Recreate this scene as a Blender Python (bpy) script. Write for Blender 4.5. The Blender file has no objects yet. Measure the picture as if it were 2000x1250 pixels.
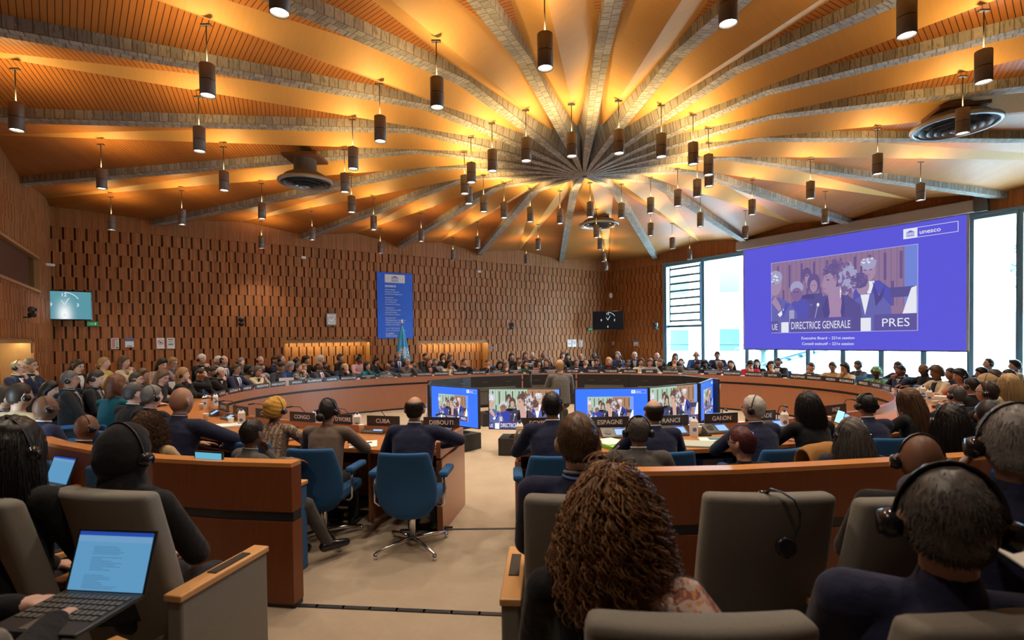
import bpy, bmesh, math, random
import numpy as np
from mathutils import Matrix, Vector
SC = bpy.context.scene
COL = SC.collection
rng = random.Random(7)
PI = math.pi

# ---------------------------------------------------------------- camera, world, exposure
CH = 1.70                                   # eye height of the photographer
F_PX, CY, PITCH, ROLL = 1008.37, 681.44, .0188, .0129
cam_d = bpy.data.cameras.new('camera'); cam = bpy.data.objects.new('camera', cam_d); COL.objects.link(cam)
cam_d.sensor_width = 36; cam_d.lens = 36*F_PX/2000; cam_d.shift_y = (CY-625)/2000
cam_d.clip_start = .05; cam_d.clip_end = 300
cam.matrix_world = Matrix.Translation((0, 0, CH)) @ Matrix.Rotation(PI/2-PITCH, 4, 'X') @ Matrix.Rotation(-ROLL, 4, 'Z')
cam_d.dof.use_dof = True; cam_d.dof.focus_distance = 7.5; cam_d.dof.aperture_fstop = 3.2
SC.camera = cam
SC.view_settings.view_transform = 'Standard'; SC.view_settings.look = 'None'
SC.view_settings.gamma = 1; SC.view_settings.exposure = EXPO = 0.0
W = bpy.data.worlds.new('sky'); SC.world = W; W.use_nodes = True
W.node_tree.nodes['Background'].inputs[0].default_value = (.60, .86, 1.0, 1)
W.node_tree.nodes['Background'].inputs[1].default_value = SKY = 48.0
UP_W, DOWN_W = 35.0, 108.0                    # watts of each pendant's upward and downward lamp

# ---------------------------------------------------------------- geometry of the hall (metres)
D = 9.2
HUB = np.array([.142*D, D]); PH = .0617
A1 = .9846
d1 = np.array([math.sin(A1), math.cos(A1)]); n1 = np.array([-d1[1], d1[0]]); W1 = 1.7564*D
e2 = np.array([d1[1], -d1[0]])               # along the window wall, from the far corner toward the camera
COR = np.array([.45794, 2.4124])*D; LEF = np.array([-1.18131, 1.32393])*D
DEPTH = 18.7
def ray(x, y):
    a = x-1000; b = y-CY; c, s = math.cos(ROLL), math.sin(ROLL)
    u = a*c-b*s; v = a*s+b*c; zu = -v/F_PX
    return np.array([u/F_PX, math.cos(PITCH)+zu*math.sin(PITCH), -math.sin(PITCH)+zu*math.cos(PITCH)])
def at_h(x, y, h):
    d = ray(x, y); return d*((h-CH)/d[2])+[0, 0, CH]
def at_d(x, y, z):
    d = ray(x, y); return d*(z/d[1])+[0, 0, CH]
def w1p(t, z, off=0):                       # point on the back wall, off = into the room
    p = n1*(W1-off)+d1*t; return (p[0], p[1], z)
def w2p(s, z, off=0):
    p = COR+e2*s-d1*off; return (p[0], p[1], z)
def w3p(s, z, off=0):
    p = LEF+e2*s+d1*off; return (p[0], p[1], z)
def sm(a, b, x):
    t = np.clip((x-a)/(b-a), 0, 1); return t*t*(3-2*t)

# ---------------------------------------------------------------- object helpers
def put(o, parent=None, kind=None, label=None, cat=None, group=None):
    COL.objects.link(o)
    if parent is not None: o.parent = parent
    if kind: o['kind'] = kind
    if label: o['label'] = label
    if cat: o['category'] = cat
    if group: o['group'] = group
    return o
def thing(name, label, cat, loc=(0, 0, 0), rz=0, group=None):
    o = bpy.data.objects.new(name, None); o.empty_display_size = .1
    o.location = loc; o.rotation_euler = (0, 0, rz)
    return put(o, None, None, label, cat, group)
class MB:
    def __init__(s): s.v = []; s.f = []; s.m = []; s.sm = []
    def add(s, v, f, mi=0, smooth=False):
        o = len(s.v); s.v.extend([tuple(p) for p in v]); s.f.extend([tuple(i+o for i in q) for q in f])
        s.m.extend([mi]*len(f)); s.sm.extend([smooth]*len(f)); return s
    def quad(s, a, b, c, d, mi=0): return s.add([a, b, c, d], [(0, 1, 2, 3)], mi)
    def box(s, c, sz, rz=0, mi=0, M=None):
        x, y, z = [k/2 for k in sz]
        v = np.array([(-x,-y,-z),(x,-y,-z),(x,y,-z),(-x,y,-z),(-x,-y,z),(x,-y,z),(x,y,z),(-x,y,z)])
        if M is not None: v = v@np.array(M).T
        if rz:
            cc, ss = math.cos(rz), math.sin(rz); v = v@np.array([[cc,ss,0],[-ss,cc,0],[0,0,1]])
        return s.add(v+np.array(c), [(0,3,2,1),(4,5,6,7),(0,1,5,4),(1,2,6,5),(2,3,7,6),(3,0,4,7)], mi)
    def lathe(s, prof, c=(0,0,0), n=16, mi=0, smooth=True, cap=True):
        v = []; f = []
        for r, z in prof:
            for k in range(n):
                a = 2*PI*k/n; v.append((c[0]+r*math.cos(a), c[1]+r*math.sin(a), c[2]+z))
        m = len(prof)
        for i in range(m-1):
            for k in range(n):
                k2 = (k+1) % n; f.append((i*n+k, i*n+k2, (i+1)*n+k2, (i+1)*n+k))
        s.add(v, f, mi, smooth)
        if cap:
            o = len(s.v)-len(v)
            s.f += [tuple(o+k for k in reversed(range(n))), tuple(o+(m-1)*n+k for k in range(n))]; s.m += [mi, mi]; s.sm += [False, False]
        return s
    def tube(s, pts, r, n=6, mi=0, smooth=True, cap=True, flat=1.0, up=None):
        pts = np.array(pts, float); m = len(pts)
        rr = np.full(m, r) if np.isscalar(r) else np.array(r, float)
        tg = np.gradient(pts, axis=0); tg /= np.linalg.norm(tg, axis=1)[:, None]+1e-12
        u = np.array(up if up is not None else ((0, 0, 1) if abs(tg[0][2]) < .9 else (1, 0, 0)), float)
        v = []
        for i in range(m):
            u = u-tg[i]*(u@tg[i]); u /= np.linalg.norm(u)+1e-12; w = np.cross(tg[i], u)
            for k in range(n):
                a = 2*PI*(k+.5)/n; v.append(pts[i]+rr[i]*(u*math.cos(a)*flat+w*math.sin(a)))
        f = [(i*n+k, i*n+(k+1) % n, (i+1)*n+(k+1) % n, (i+1)*n+k) for i in range(m-1) for k in range(n)]
        if cap: f += [tuple(reversed(range(n))), tuple((m-1)*n+k for k in range(n))]
        return s.add(v, f, mi, smooth)
    def sphere(s, c, r, n=12, m=8, R=None, mi=0):
        r = np.array([r]*3 if np.isscalar(r) else r, float); v = [(0,0,1)]
        for i in range(1, m):
            t = PI*i/m
            for k in range(n): a = 2*PI*k/n; v.append((math.sin(t)*math.cos(a), math.sin(t)*math.sin(a), math.cos(t)))
        v.append((0,0,-1)); v = np.array(v)*r
        if R is not None: v = v@np.array(R).T
        f = [(0, 1+k, 1+(k+1) % n) for k in range(n)]
        for i in range(m-2):
            f += [(1+i*n+k, 1+(i+1)*n+k, 1+(i+1)*n+(k+1) % n, 1+i*n+(k+1) % n) for k in range(n)]
        L = len(v)-1; f += [(L, 1+(m-2)*n+(k+1) % n, 1+(m-2)*n+k) for k in range(n)]
        return s.add(v+np.array(c), f, mi, True)
    def capsule(s, a, b, r0, r1, n=10, mi=0):
        a = np.array(a, float); b = np.array(b, float); t = b-a; L = np.linalg.norm(t)+1e-9; t /= L
        pts = []; rr = []
        for th in (-1.45, -.95, -.45): pts.append(a+t*math.sin(th)*r0); rr.append(r0*math.cos(th))
        pts.append(a); rr.append(r0); pts.append(b); rr.append(r1)
        for th in (.45, .95, 1.45): pts.append(b+t*math.sin(th)*r1); rr.append(r1*math.cos(th))
        # keep the axis monotone even for short segments
        pr = [float((p-a)@t) for p in pts]
        for i in range(1, len(pr)): pr[i] = max(pr[i], pr[i-1]+1e-4)
        return s.tube([a+t*q for q in pr], rr, n, mi, True)
    def mesh(s, name, mats):
        me = bpy.data.meshes.new(name); me.from_pydata([tuple(map(float, p)) for p in s.v], [], s.f)
        for m in (mats if isinstance(mats, (list, tuple)) else [mats]): me.materials.append(m)
        me.polygons.foreach_set('material_index', s.m); me.polygons.foreach_set('use_smooth', s.sm); me.update()
        return me
    def build(s, name, mats, parent=None, kind=None, label=None, cat=None, group=None, loc=None, rz=None, bevel=0):
        o = bpy.data.objects.new(name, s.mesh(name, mats))
        if loc is not None: o.location = loc
        if rz is not None: o.rotation_euler = (0, 0, rz)
        if bevel:
            b = o.modifiers.new('bevel', 'BEVEL'); b.width = bevel; b.segments = 2; b.limit_method = 'ANGLE'; b.angle_limit = .6
        return put(o, parent, kind, label, cat, group)
KIDS = {}
def copy_thing(src, loc, rz, label, group=None):
    """A thing with its parts and sub-parts, sharing mesh data."""
    def kids(o): return [c for c in ALL_BY_PARENT.get(o.name, [])]
    r = src.copy(); COL.objects.link(r); r.location = loc; r.rotation_euler = (0, 0, rz); r['label'] = label
    if group: r['group'] = group
    for ch in kids(src):
        c = ch.copy(); COL.objects.link(c); c.parent = r
        for g in kids(ch):
            d = g.copy(); COL.objects.link(d); d.parent = c
    return r
ALL_BY_PARENT = {}
def index_kids():
    ALL_BY_PARENT.clear()
    for o in COL.objects:
        if o.parent is not None: ALL_BY_PARENT.setdefault(o.parent.name, []).append(o)

# ---------------------------------------------------------------- materials
def nmat(name):
    m = bpy.data.materials.new(name); m.use_nodes = True; nt = m.node_tree
    return m, nt, nt.nodes['Principled BSDF']
def N(nt, t, **kw):
    n = nt.nodes.new(t)
    for k, v in kw.items():
        if k in n.inputs: n.inputs[k].default_value = v
        else: setattr(n, k, v)
    return n
def math_n(nt, op, a, b=None, c=None):
    n = nt.nodes.new('ShaderNodeMath'); n.operation = op
    for i, q in enumerate((a, b, c)):
        if q is None: continue
        if isinstance(q, (int, float)): n.inputs[i].default_value = q
        else: nt.links.new(q, n.inputs[i])
    return n.outputs[0]
def mixc(nt, fac, a, b, mode='MIX'):
    n = nt.nodes.new('ShaderNodeMix'); n.data_type = 'RGBA'; n.blend_type = mode
    for k, q in ((0, fac), (6, a), (7, b)):
        if isinstance(q, (int, float)): n.inputs[k].default_value = q
        elif isinstance(q, tuple): n.inputs[k].default_value = (*q[:3], 1)
        else: nt.links.new(q, n.inputs[k])
    return n.outputs[2]
def noise(nt, vec, scale, detail=3, sx=None):
    if sx is not None:
        mp = N(nt, 'ShaderNodeMapping'); nt.links.new(vec, mp.inputs[0]); mp.inputs['Scale'].default_value = sx; vec = mp.outputs[0]
    n = N(nt, 'ShaderNodeTexNoise'); n.inputs['Scale'].default_value = scale; n.inputs['Detail'].default_value = detail
    nt.links.new(vec, n.inputs['Vector']); return n.outputs['Fac']
def bump(nt, p, h, strength=.3, dist=.01):
    b = N(nt, 'ShaderNodeBump'); b.inputs['Strength'].default_value = strength; b.inputs['Distance'].default_value = dist
    nt.links.new(h, b.inputs['Height']); nt.links.new(b.outputs[0], p.inputs['Normal'])
def plain(name, col, rough=.5, metal=0, spec=.5, emit=None, es=0):
    m, nt, p = nmat(name); p.inputs['Base Color'].default_value = (*col, 1); p.inputs['Roughness'].default_value = rough
    p.inputs['Metallic'].default_value = metal; p.inputs['Specular IOR Level'].default_value = spec
    if emit: p.inputs['Emission Color'].default_value = (*emit, 1); p.inputs['Emission Strength'].default_value = es
    return m
def wood(name, c1, c2, rough=.45, sc=(1, 1, 12), axis_scale=6, island=False, spec=.4):
    m, nt, p = nmat(name); tc = N(nt, 'ShaderNodeTexCoord')
    g = noise(nt, tc.outputs['Object'], axis_scale, 4, sc)
    c = mixc(nt, g, c1, c2)
    if island:
        gi = N(nt, 'ShaderNodeNewGeometry')
        k = math_n(nt, 'MULTIPLY_ADD', gi.outputs['Random Per Island'], .28, .86)
        cb = N(nt, 'ShaderNodeCombineColor')
        for i in range(3): nt.links.new(k, cb.inputs[i])
        c = mixc(nt, 1.0, c, cb.outputs[0], 'MULTIPLY')
    nt.links.new(c, p.inputs['Base Color']); p.inputs['Roughness'].default_value = rough; p.inputs['Specular IOR Level'].default_value = spec
    return m
def fabric(name, col, sc=260, amt=.35, rough=.9):
    m, nt, p = nmat(name); tc = N(nt, 'ShaderNodeTexCoord'); g = noise(nt, tc.outputs['Object'], sc, 2)
    d = tuple(k*(1-amt) for k in col); l = tuple(min(1, k*(1+amt)) for k in col)
    nt.links.new(mixc(nt, g, d, l), p.inputs['Base Color']); p.inputs['Roughness'].default_value = rough; p.inputs['Specular IOR Level'].default_value = .15
    p.inputs['Sheen Weight'].default_value = .08; return m
def objcol(name, rough, amt=.2, sc=200, spec=.2, sheen=0):
    """Base colour taken from the object's own colour, with a fine weave."""
    m, nt, p = nmat(name); oi = N(nt, 'ShaderNodeObjectInfo'); tc = N(nt, 'ShaderNodeTexCoord'); g = noise(nt, tc.outputs['Object'], sc, 2)
    k = math_n(nt, 'MULTIPLY_ADD', g, amt*2, 1-amt); cb = N(nt, 'ShaderNodeCombineColor')
    for i in range(3): nt.links.new(k, cb.inputs[i])
    nt.links.new(mixc(nt, 1.0, oi.outputs['Color'], cb.outputs[0], 'MULTIPLY'), p.inputs['Base Color'])
    p.inputs['Roughness'].default_value = rough; p.inputs['Specular IOR Level'].default_value = spec; p.inputs['Sheen Weight'].default_value = sheen
    return m
def emis(name, col, s):
    m, nt, p = nmat(name); p.inputs['Base Color'].default_value = (0, 0, 0, 1); p.inputs['Specular IOR Level'].default_value = .2
    p.inputs['Emission Color'].default_value = (*col, 1); p.inputs['Emission Strength'].default_value = s; return m
M = {}
M['board'] = wood('oak_boards', (.31, .108, .034), (.42, .165, .055), .55, (9, 9, .8), 5, True, .25)
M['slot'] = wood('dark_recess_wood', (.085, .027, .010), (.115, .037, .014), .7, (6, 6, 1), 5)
M['plainwood'] = wood('oak_trim', (.36, .17, .06), (.46, .24, .09), .5, (6, 6, 1), 5)
M['desk'] = wood('cherry_veneer', (.30, .115, .052), (.38, .155, .072), .34, (14, 14, 1.2), 4)
for _m in (M['desk'],): _p = _m.node_tree.nodes['Principled BSDF']; _p.inputs['Coat Weight'].default_value = .6; _p.inputs['Coat Roughness'].default_value = .32
M['desktop'] = wood('orange_desktop_veneer', (.38, .14, .04), (.46, .19, .06), .38, (2, 14, 2), 3)
M['parapet'] = wood('dark_cherry_panel', (.135, .036, .010), (.19, .055, .016), .36, (16, 16, 1), 4)
M['parapet_top'] = wood('light_cherry_edge', (.50, .20, .055), (.58, .26, .08), .36, (2, 14, 2), 3)
M['armwood'] = wood('beech_armrest', (.52, .27, .10), (.62, .34, .14), .4, (3, 3, 3), 4)
M['groove'] = plain('black_groove', (.015, .015, .02), .4)
M['black'] = plain('black_plastic', (.018, .018, .02), .45)
M['gloss'] = plain('black_gloss', (.012, .012, .015), .15, 0, .6)
M['darkgrey'] = plain('dark_grey_plastic', (.09, .088, .08), .5)
M['grey'] = plain('grey_metal', (.35, .35, .36), .4, .6)
M['chrome'] = plain('chrome', (.75, .75, .77), .16, 1)
M['satin'] = plain('satin_grey_vent', (.30, .30, .30), .35, .25)
M['lampcan'] = plain('bronze_grey_lamp', (.17, .145, .125), .55, .2)
M['rod'] = plain('lamp_rod', (.05, .046, .042), .6, .1)
M['white'] = plain('white_paint', (.80, .80, .78), .5)
M['paper'] = plain('paper', (.78, .77, .74), .8)
M['signred'] = plain('red_print', (.55, .10, .09), .7)
M['signblue'] = plain('blue_print', (.10, .16, .36), .7)
M['green'] = plain('green_print', (.25, .6, .05), .7)
M['bluefab'] = fabric('blue_wool', (.022, .092, .235), 300)
M['blueseat'] = fabric('pale_blue_wool', (.16, .27, .42), 300)
M['greyfab'] = fabric('warm_grey_wool', (.20, .19, .168), 320, .3)
M['frame'] = plain('window_frame_blue_grey', (.13, .25, .36), .4, .3)  # blue haze of the bright windows is put into the frame colour
M['case'] = plain('screen_case_grey', (.42, .38, .36), .6)
M['plate'] = plain('black_name_plate', (.014, .018, .028), .34, 0, .8)
M['letter'] = plain('white_letters', (.82, .82, .82), .5)
M['cup'] = plain('paper_cup', (.78, .74, .66), .6)
M['carton'] = plain('water_carton', (.74, .72, .66), .5)
M['cap'] = plain('blue_cap', (.03, .08, .42), .4)
M['cloth'] = objcol('clothing_cloth', .85, .18, 240, .15, .1)
M['hair'] = objcol('hair', .48, .35, 90, .35)
M['lampglow'] = emis('lamp_glow', (1, .93, .80), 14)
M['lampglow_up'] = emis('lamp_glow_up', (1, .66, .28), 6)
M['led'] = emis('led_strip', (1, .95, .50), 40)

def carpet():
    m, nt, p = nmat('beige_carpet'); tc = N(nt, 'ShaderNodeTexCoord')
    g = noise(nt, tc.outputs['Object'], 3.2, 6); g2 = noise(nt, tc.outputs['Object'], 320, 2); g3 = noise(nt, tc.outputs['Object'], 22, 5)
    c = mixc(nt, g, (.33, .268, .198), (.47, .388, .295)); c = mixc(nt, math_n(nt, 'MULTIPLY', g3, .35), c, (.24, .185, .13))
    c = mixc(nt, math_n(nt, 'MULTIPLY', g2, .45), c, (.22, .17, .12))
    nt.links.new(c, p.inputs['Base Color']); p.inputs['Roughness'].default_value = .95; p.inputs['Specular IOR Level'].default_value = .1
    bump(nt, p, g2, .4, .004); return m
M['carpet'] = carpet()
def concrete():
    m, nt, p = nmat('board_marked_concrete'); uv = N(nt, 'ShaderNodeUVMap'); uv.uv_map = 'uv'; tc = N(nt, 'ShaderNodeTexCoord')
    br = N(nt, 'ShaderNodeTexBrick'); nt.links.new(uv.outputs[0], br.inputs['Vector'])
    br.inputs['Scale'].default_value = 1; br.inputs['Brick Width'].default_value = .115; br.inputs['Row Height'].default_value = .34
    br.inputs['Mortar Size'].default_value = .006; br.offset = .37; br.inputs['Bias'].default_value = -.1
    br.inputs['Color1'].default_value = (.31, .29, .252, 1); br.inputs['Color2'].default_value = (.55, .515, .45, 1); br.inputs['Mortar'].default_value = (.09, .078, .06, 1)
    g = noise(nt, uv.outputs[0], 5, 6, (9, 1.5, 1)); g2 = noise(nt, tc.outputs['Object'], 40, 4)
    g3 = noise(nt, uv.outputs[0], 3.5, 3, (14, .8, 1)); c = mixc(nt, math_n(nt, 'MULTIPLY', g, .6), br.outputs['Color'], (.115, .108, .094)); c = mixc(nt, math_n(nt, 'GREATER_THAN', g3, .57), c, mixc(nt, .6, c, (.08, .075, .065))); c = mixc(nt, math_n(nt, 'MULTIPLY', g2, .3), c, (.40, .37, .32))
    nt.links.new(c, p.inputs['Base Color']); p.inputs['Roughness'].default_value = .8; bump(nt, p, g2, .35, .01); return m
M['concrete'] = concrete()
def slats():
    m, nt, p = nmat('ceiling_slats'); uv = N(nt, 'ShaderNodeUVMap'); uv.uv_map = 'uv'
    sx = N(nt, 'ShaderNodeSeparateXYZ'); nt.links.new(uv.outputs[0], sx.inputs[0])
    q = math_n(nt, 'DIVIDE', sx.outputs[0], .056); fr = math_n(nt, 'FRACT', q); line = math_n(nt, 'LESS_THAN', fr, .13)
    idv = math_n(nt, 'FLOOR', q); wn = N(nt, 'ShaderNodeTexWhiteNoise'); wn.noise_dimensions = '1D'; nt.links.new(idv, wn.inputs['W'])
    g = noise(nt, uv.outputs[0], 4, 5, (30, 2, 1))
    c = mixc(nt, g, (.36, .130, .026), (.46, .185, .042)); c = mixc(nt, math_n(nt, 'MULTIPLY', wn.outputs['Value'], .35), c, (.28, .095, .018))
    c = mixc(nt, line, c, (.03, .010, .004))
    nt.links.new(c, p.inputs['Base Color']); p.inputs['Roughness'].default_value = .5; p.inputs['Specular IOR Level'].default_value = .3
    bump(nt, p, math_n(nt, 'SUBTRACT', 1.0, line), .6, .01); return m
M['slats'] = slats()
def ply():
    m, nt, p = nmat('ceiling_plywood'); uv = N(nt, 'ShaderNodeUVMap'); uv.uv_map = 'uv'
    g = noise(nt, uv.outputs[0], 3, 5, (12, 1, 1)); g2 = noise(nt, uv.outputs[0], 60, 3, (12, 1, 1))
    c = mixc(nt, g, (.52, .275, .078), (.60, .345, .115)); c = mixc(nt, math_n(nt, 'MULTIPLY', g2, .25), c, (.42, .215, .06))
    nt.links.new(c, p.inputs['Base Color']); p.inputs['Roughness'].default_value = .55; p.inputs['Specular IOR Level'].default_value = .22; return m
M['ply'] = ply()
def glass():
    m, nt, p = nmat('window_glass'); out = nt.nodes['Material Output']
    t = N(nt, 'ShaderNodeBsdfTransparent'); t.inputs[0].default_value = (.93, .98, 1, 1)
    g = N(nt, 'ShaderNodeBsdfGlossy'); g.inputs['Roughness'].default_value = .02
    mx = N(nt, 'ShaderNodeMixShader'); mx.inputs[0].default_value = .05
    nt.links.new(t.outputs[0], mx.inputs[1]); nt.links.new(g.outputs[0], mx.inputs[2]); nt.links.new(mx.outputs[0], out.inputs[0]); return m
M['glass'] = glass()
def dark_glass():
    return plain('dark_booth_glass', (.012, .010, .008), .06, 0, .7)
M['boothglass'] = dark_glass()
# ================================================================ THE HALL
# ---- boundary hit of a ray from the hub
def wall_hit(dr):
    best = (99, None)
    for nm, o, nrm in (('w1', n1*W1, n1), ('w2', COR, d1), ('w3', LEF, -d1), ('w4', COR+e2*DEPTH, e2)):
        den = dr@nrm
        if den > 1e-6:
            t = ((o-HUB)@nrm)/den
            if 0 < t < best[0]: best = (t, nm)
    return best
def dirv(a): return np.array([-math.sin(a), -math.cos(a)])
def uv_mesh(name, verts, faces, mats, mi, uvs, smooth=False):
    me = bpy.data.meshes.new(name); me.from_pydata([tuple(map(float, p)) for p in verts], [], faces)
    for m in mats: me.materials.append(m)
    me.polygons.foreach_set('material_index', mi)
    l = me.uv_layers.new(name='uv'); l.data.foreach_set('uv', np.array(uvs, np.float32).ravel())
    me.update(); return me
ZT_HUB, ZT_KINK, ZT_WALL, Z_KEEL, Z_APEX = 5.22, 5.21, 4.855, 4.955, 5.06
RK, R0 = 2.98, 1.25
BAYMID = [PH+2*PI*(k+.5)/20 for k in range(20)]
BEAM = [PH+2*PI*k/20 for k in range(20)]
corners = {('w1', 'w2'): COR, ('w1', 'w3'): LEF, ('w2', 'w4'): COR+e2*DEPTH, ('w3', 'w4'): LEF+e2*DEPTH}
cv, cf, cmi, cuv = [], [], [], []
def facet(pts, mi, am):
    o = len(cv); cv.extend(pts); cf.append(tuple(range(o, o+len(pts)))); cmi.append(mi); dr = dirv(am)
    for p in pts:
        q = np.array(p[:2])-HUB; cuv.append((q@dr, q@np.array([-dr[1], dr[0]])))
def P3(a, r, z): q = HUB+dirv(a)*r; return (q[0], q[1], z)
for k in range(20):
    am = BAYMID[k]; tm, wm = wall_hit(dirv(am))
    apex = P3(am, tm+.02, Z_APEX); n0 = P3(am, R0, Z_KEEL)
    for a in (BEAM[k], BEAM[k]+2*PI/20):
        if (a < am) != (a == BEAM[k]): pass
        tb, wb = wall_hit(dirv(a)); K = P3(a, RK, ZT_KINK); Bw = P3(a, tb+.02, ZT_WALL); B0 = P3(a, .9, ZT_HUB)
        facet([n0, B0, K], 1, am); facet([n0, K, apex], 1, am)
        poly = [K, Bw]
        if wb != wm:
            c = corners.get((wm, wb)); c = corners.get((wb, wm)) if c is None else c
            poly.append((c[0], c[1], (ZT_WALL+Z_APEX)/2))
        poly.append(apex); facet(poly, 0, am)
put(bpy.data.objects.new('ceiling', uv_mesh('ceiling', cv, cf, [M['slats'], M['ply']], cmi, cuv)), kind='structure')
# ---- twenty board-marked concrete beams meeting at the hub
for k in range(20):
    dr = dirv(BEAM[k]); pr = np.array([-dr[1], dr[0]]); tb, _ = wall_hit(dr)
    rs = [.06, .45, .9, 1.4, 1.9, 2.4, 2.8, RK, RK+.35]+list(np.linspace(RK+1, tb, 6))
    secs = []
    for r in rs:
        if r <= RK:
            q = r/RK; zb = 4.54+(5.10-4.54)*(q**.82); zt = ZT_HUB+.0*q+.01
            wt = min(.10+.15*float(sm(2.8, .9, r)), .04+.17*r)
            wb_ = float(np.interp(r, [0, .4, 1.2, RK], [.012, .042, .066, .094]))
        else:
            q = (r-RK)/(tb-RK); zb = 5.10+(4.735-5.10)*q; zt = ZT_KINK+(ZT_WALL-ZT_KINK)*q+.02; wt = .10; wb_ = .094
        c = HUB+dr*r
        secs.append([(*(c-pr*wt), zt), (*(c-pr*wb_), zb), (*(c+pr*wb_), zb), (*(c+pr*wt), zt)])
    v = [p for s in secs for p in s]; f = []; uv = []
    for i in range(len(rs)-1):
        for j in range(3):
            f.append((i*4+j, i*4+j+1, i*4+4+j+1, i*4+4+j))
            uv += [(rs[i], j*.5), (rs[i], j*.5+.34), (rs[i+1], j*.5+.34), (rs[i+1], j*.5)]
    f.append((len(v)-4, len(v)-3, len(v)-2, len(v)-1)); uv += [(0, 0), (.1, 0), (.1, .1), (0, .1)]
    put(bpy.data.objects.new('ceiling_beam', uv_mesh('ceiling_beam', v, f, [M['concrete']], [0]*len(f), uv)), kind='structure')

# ---- panelled walls: tiers of narrow boards with one board in five set back
PITCH_B = .2165/5; TIER = .295; TOPROW = 4.50
def cladding(mb, fn, length, s0, zmax, ztop_fn=None, holes=(), off0=.045, phase=0.0, zlow=0.0):
    n = int(length/PITCH_B)+1
    def hole(s, z):
        for a, b, za, zb in holes:
            if a <= s <= b and za <= z <= zb: return True
        return False
    tiers = []; z = TOPROW
    while z > zlow+.01: tiers.append((max(z-TIER, zlow), z)); z -= TIER
    for ti, (za, zb) in enumerate([(TOPROW, zmax)]+tiers):
        sh = 0 if ti % 2 else 2.5
        for i in range(-1, n):
            j = i+(.5 if sh else 0); sa = phase+(i+(sh % 1))*PITCH_B; sb = sa+PITCH_B
            sa, sb = max(sa, 0), min(sb, length)
            if sb-sa < .004: continue
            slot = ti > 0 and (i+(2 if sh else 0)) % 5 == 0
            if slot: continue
            sc = s0+(sa+sb)/2
            zz = [(za, zb)]
            for a, b, ha, hb in holes:
                if a < sc < b:
                    nz = []
                    for p, q in zz:
                        if hb <= p or ha >= q: nz.append((p, q)); continue
                        if ha > p: nz.append((p, ha))
                        if hb < q: nz.append((hb, q))
                    zz = nz
            t = off0+rng.uniform(-.004, .004); g = .0016
            for p, q in zz:
                if q-p < .01: continue
                p2, q2 = p+.002, q-.002
                A = fn(s0+sa+g, p2, 0); 
                v = [fn(s0+sa+g, p2, .001), fn(s0+sb-g, p2, .001), fn(s0+sb-g, p2, t), fn(s0+sa+g, p2, t),
                     fn(s0+sa+g, q2, .001), fn(s0+sb-g, q2, .001), fn(s0+sb-g, q2, t), fn(s0+sa+g, q2, t)]
                mb.add(v, [(2, 3, 7, 6), (0, 3, 2, 1), (4, 5, 6, 7), (0, 4, 7, 3), (1, 2, 6, 5)], 0)
ZC = 5.35
LW1 = float(np.linalg.norm(COR-LEF)); T0 = float(LEF@d1)
REC = [(2.79, 5.31, 0.0, 1.765), (6.98, 9.68, 0.0, 1.69)]
def backplane(mb, fn, s0, s1, z0, z1, holes):
    ss = sorted(set([s0, s1]+[h[0] for h in holes]+[h[1] for h in holes]))
    for a, b in zip(ss[:-1], ss[1:]):
        hz = [h for h in holes if h[0] <= a+1e-6 and h[1] >= b-1e-6]; zz = [(z0, z1)]
        for h in hz:
            nz = []
            for p, q in zz:
                if h[2] > p: nz.append((p, h[2]))
                if h[3] < q: nz.append((h[3], q))
            zz = nz
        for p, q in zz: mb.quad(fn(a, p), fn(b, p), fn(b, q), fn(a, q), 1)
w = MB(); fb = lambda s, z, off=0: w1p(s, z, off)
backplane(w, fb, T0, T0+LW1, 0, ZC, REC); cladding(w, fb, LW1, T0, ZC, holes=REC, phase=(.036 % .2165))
for a, b, z0, z1 in REC:                    # lit recesses with their own boards at the back
    dp = -.42; fr = lambda s, z, off=0: w1p(s, z, dp+off)
    w.quad(fr(a, z0), fr(b, z0), fr(b, z1), fr(a, z1), 1)
    w.quad(w1p(a, z0, 0), w1p(a, z0, dp), w1p(a, z1, dp), w1p(a, z1, 0), 2); w.quad(w1p(b, z0, dp), w1p(b, z0, 0), w1p(b, z1, 0), w1p(b, z1, dp), 2)
    w.quad(w1p(a, z1, 0), w1p(b, z1, 0), w1p(b, z1, dp), w1p(a, z1, dp), 2)
    sub = MB(); cladding(sub, fr, b-a, a, z1, phase=.02); 
    # keep only what lies below the recess head
    keep = [i for i in range(0, len(sub.v), 8) if max(p[2] for p in sub.v[i:i+8]) <= z1+.32]
    for i in keep:
        vv = [(p[0], p[1], min(p[2], z1)) for p in sub.v[i:i+8]]
        if min(p[2] for p in vv) < z1-.01: w.add(vv, [(2, 3, 7, 6), (0, 3, 2, 1), (4, 5, 6, 7), (0, 4, 7, 3), (1, 2, 6, 5)], 0)
w.build('wall_back', [M['board'], M['slot'], M['plainwood']], kind='structure')
for i, (a, b, z0, z1) in enumerate(REC):     # pelmet and the warm strip lamp hidden behind it
    m = MB(); c = w1p((a+b)/2, z1-.05, -.03); rz = math.atan2(d1[1], d1[0])
    m.box(c, (b-a, .03, .10), rz); m.build('trim_%d' % (i+1), M['plainwood'], kind='structure')
    o = thing('strip_light', ['yellow strip light along the top of the left lit wall recess', 'yellow strip light along the top of the right lit wall recess'][i], 'light', w1p((a+b)/2, z1-.06, -.14), rz)
    MB().box((0, 0, .02), (b-a-.1, .05, .02)).build('housing', M['grey'], o); MB().box((0, 0, 0), (b-a-.12, .035, .02)).build('diffuser', M['led'], o)

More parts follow.
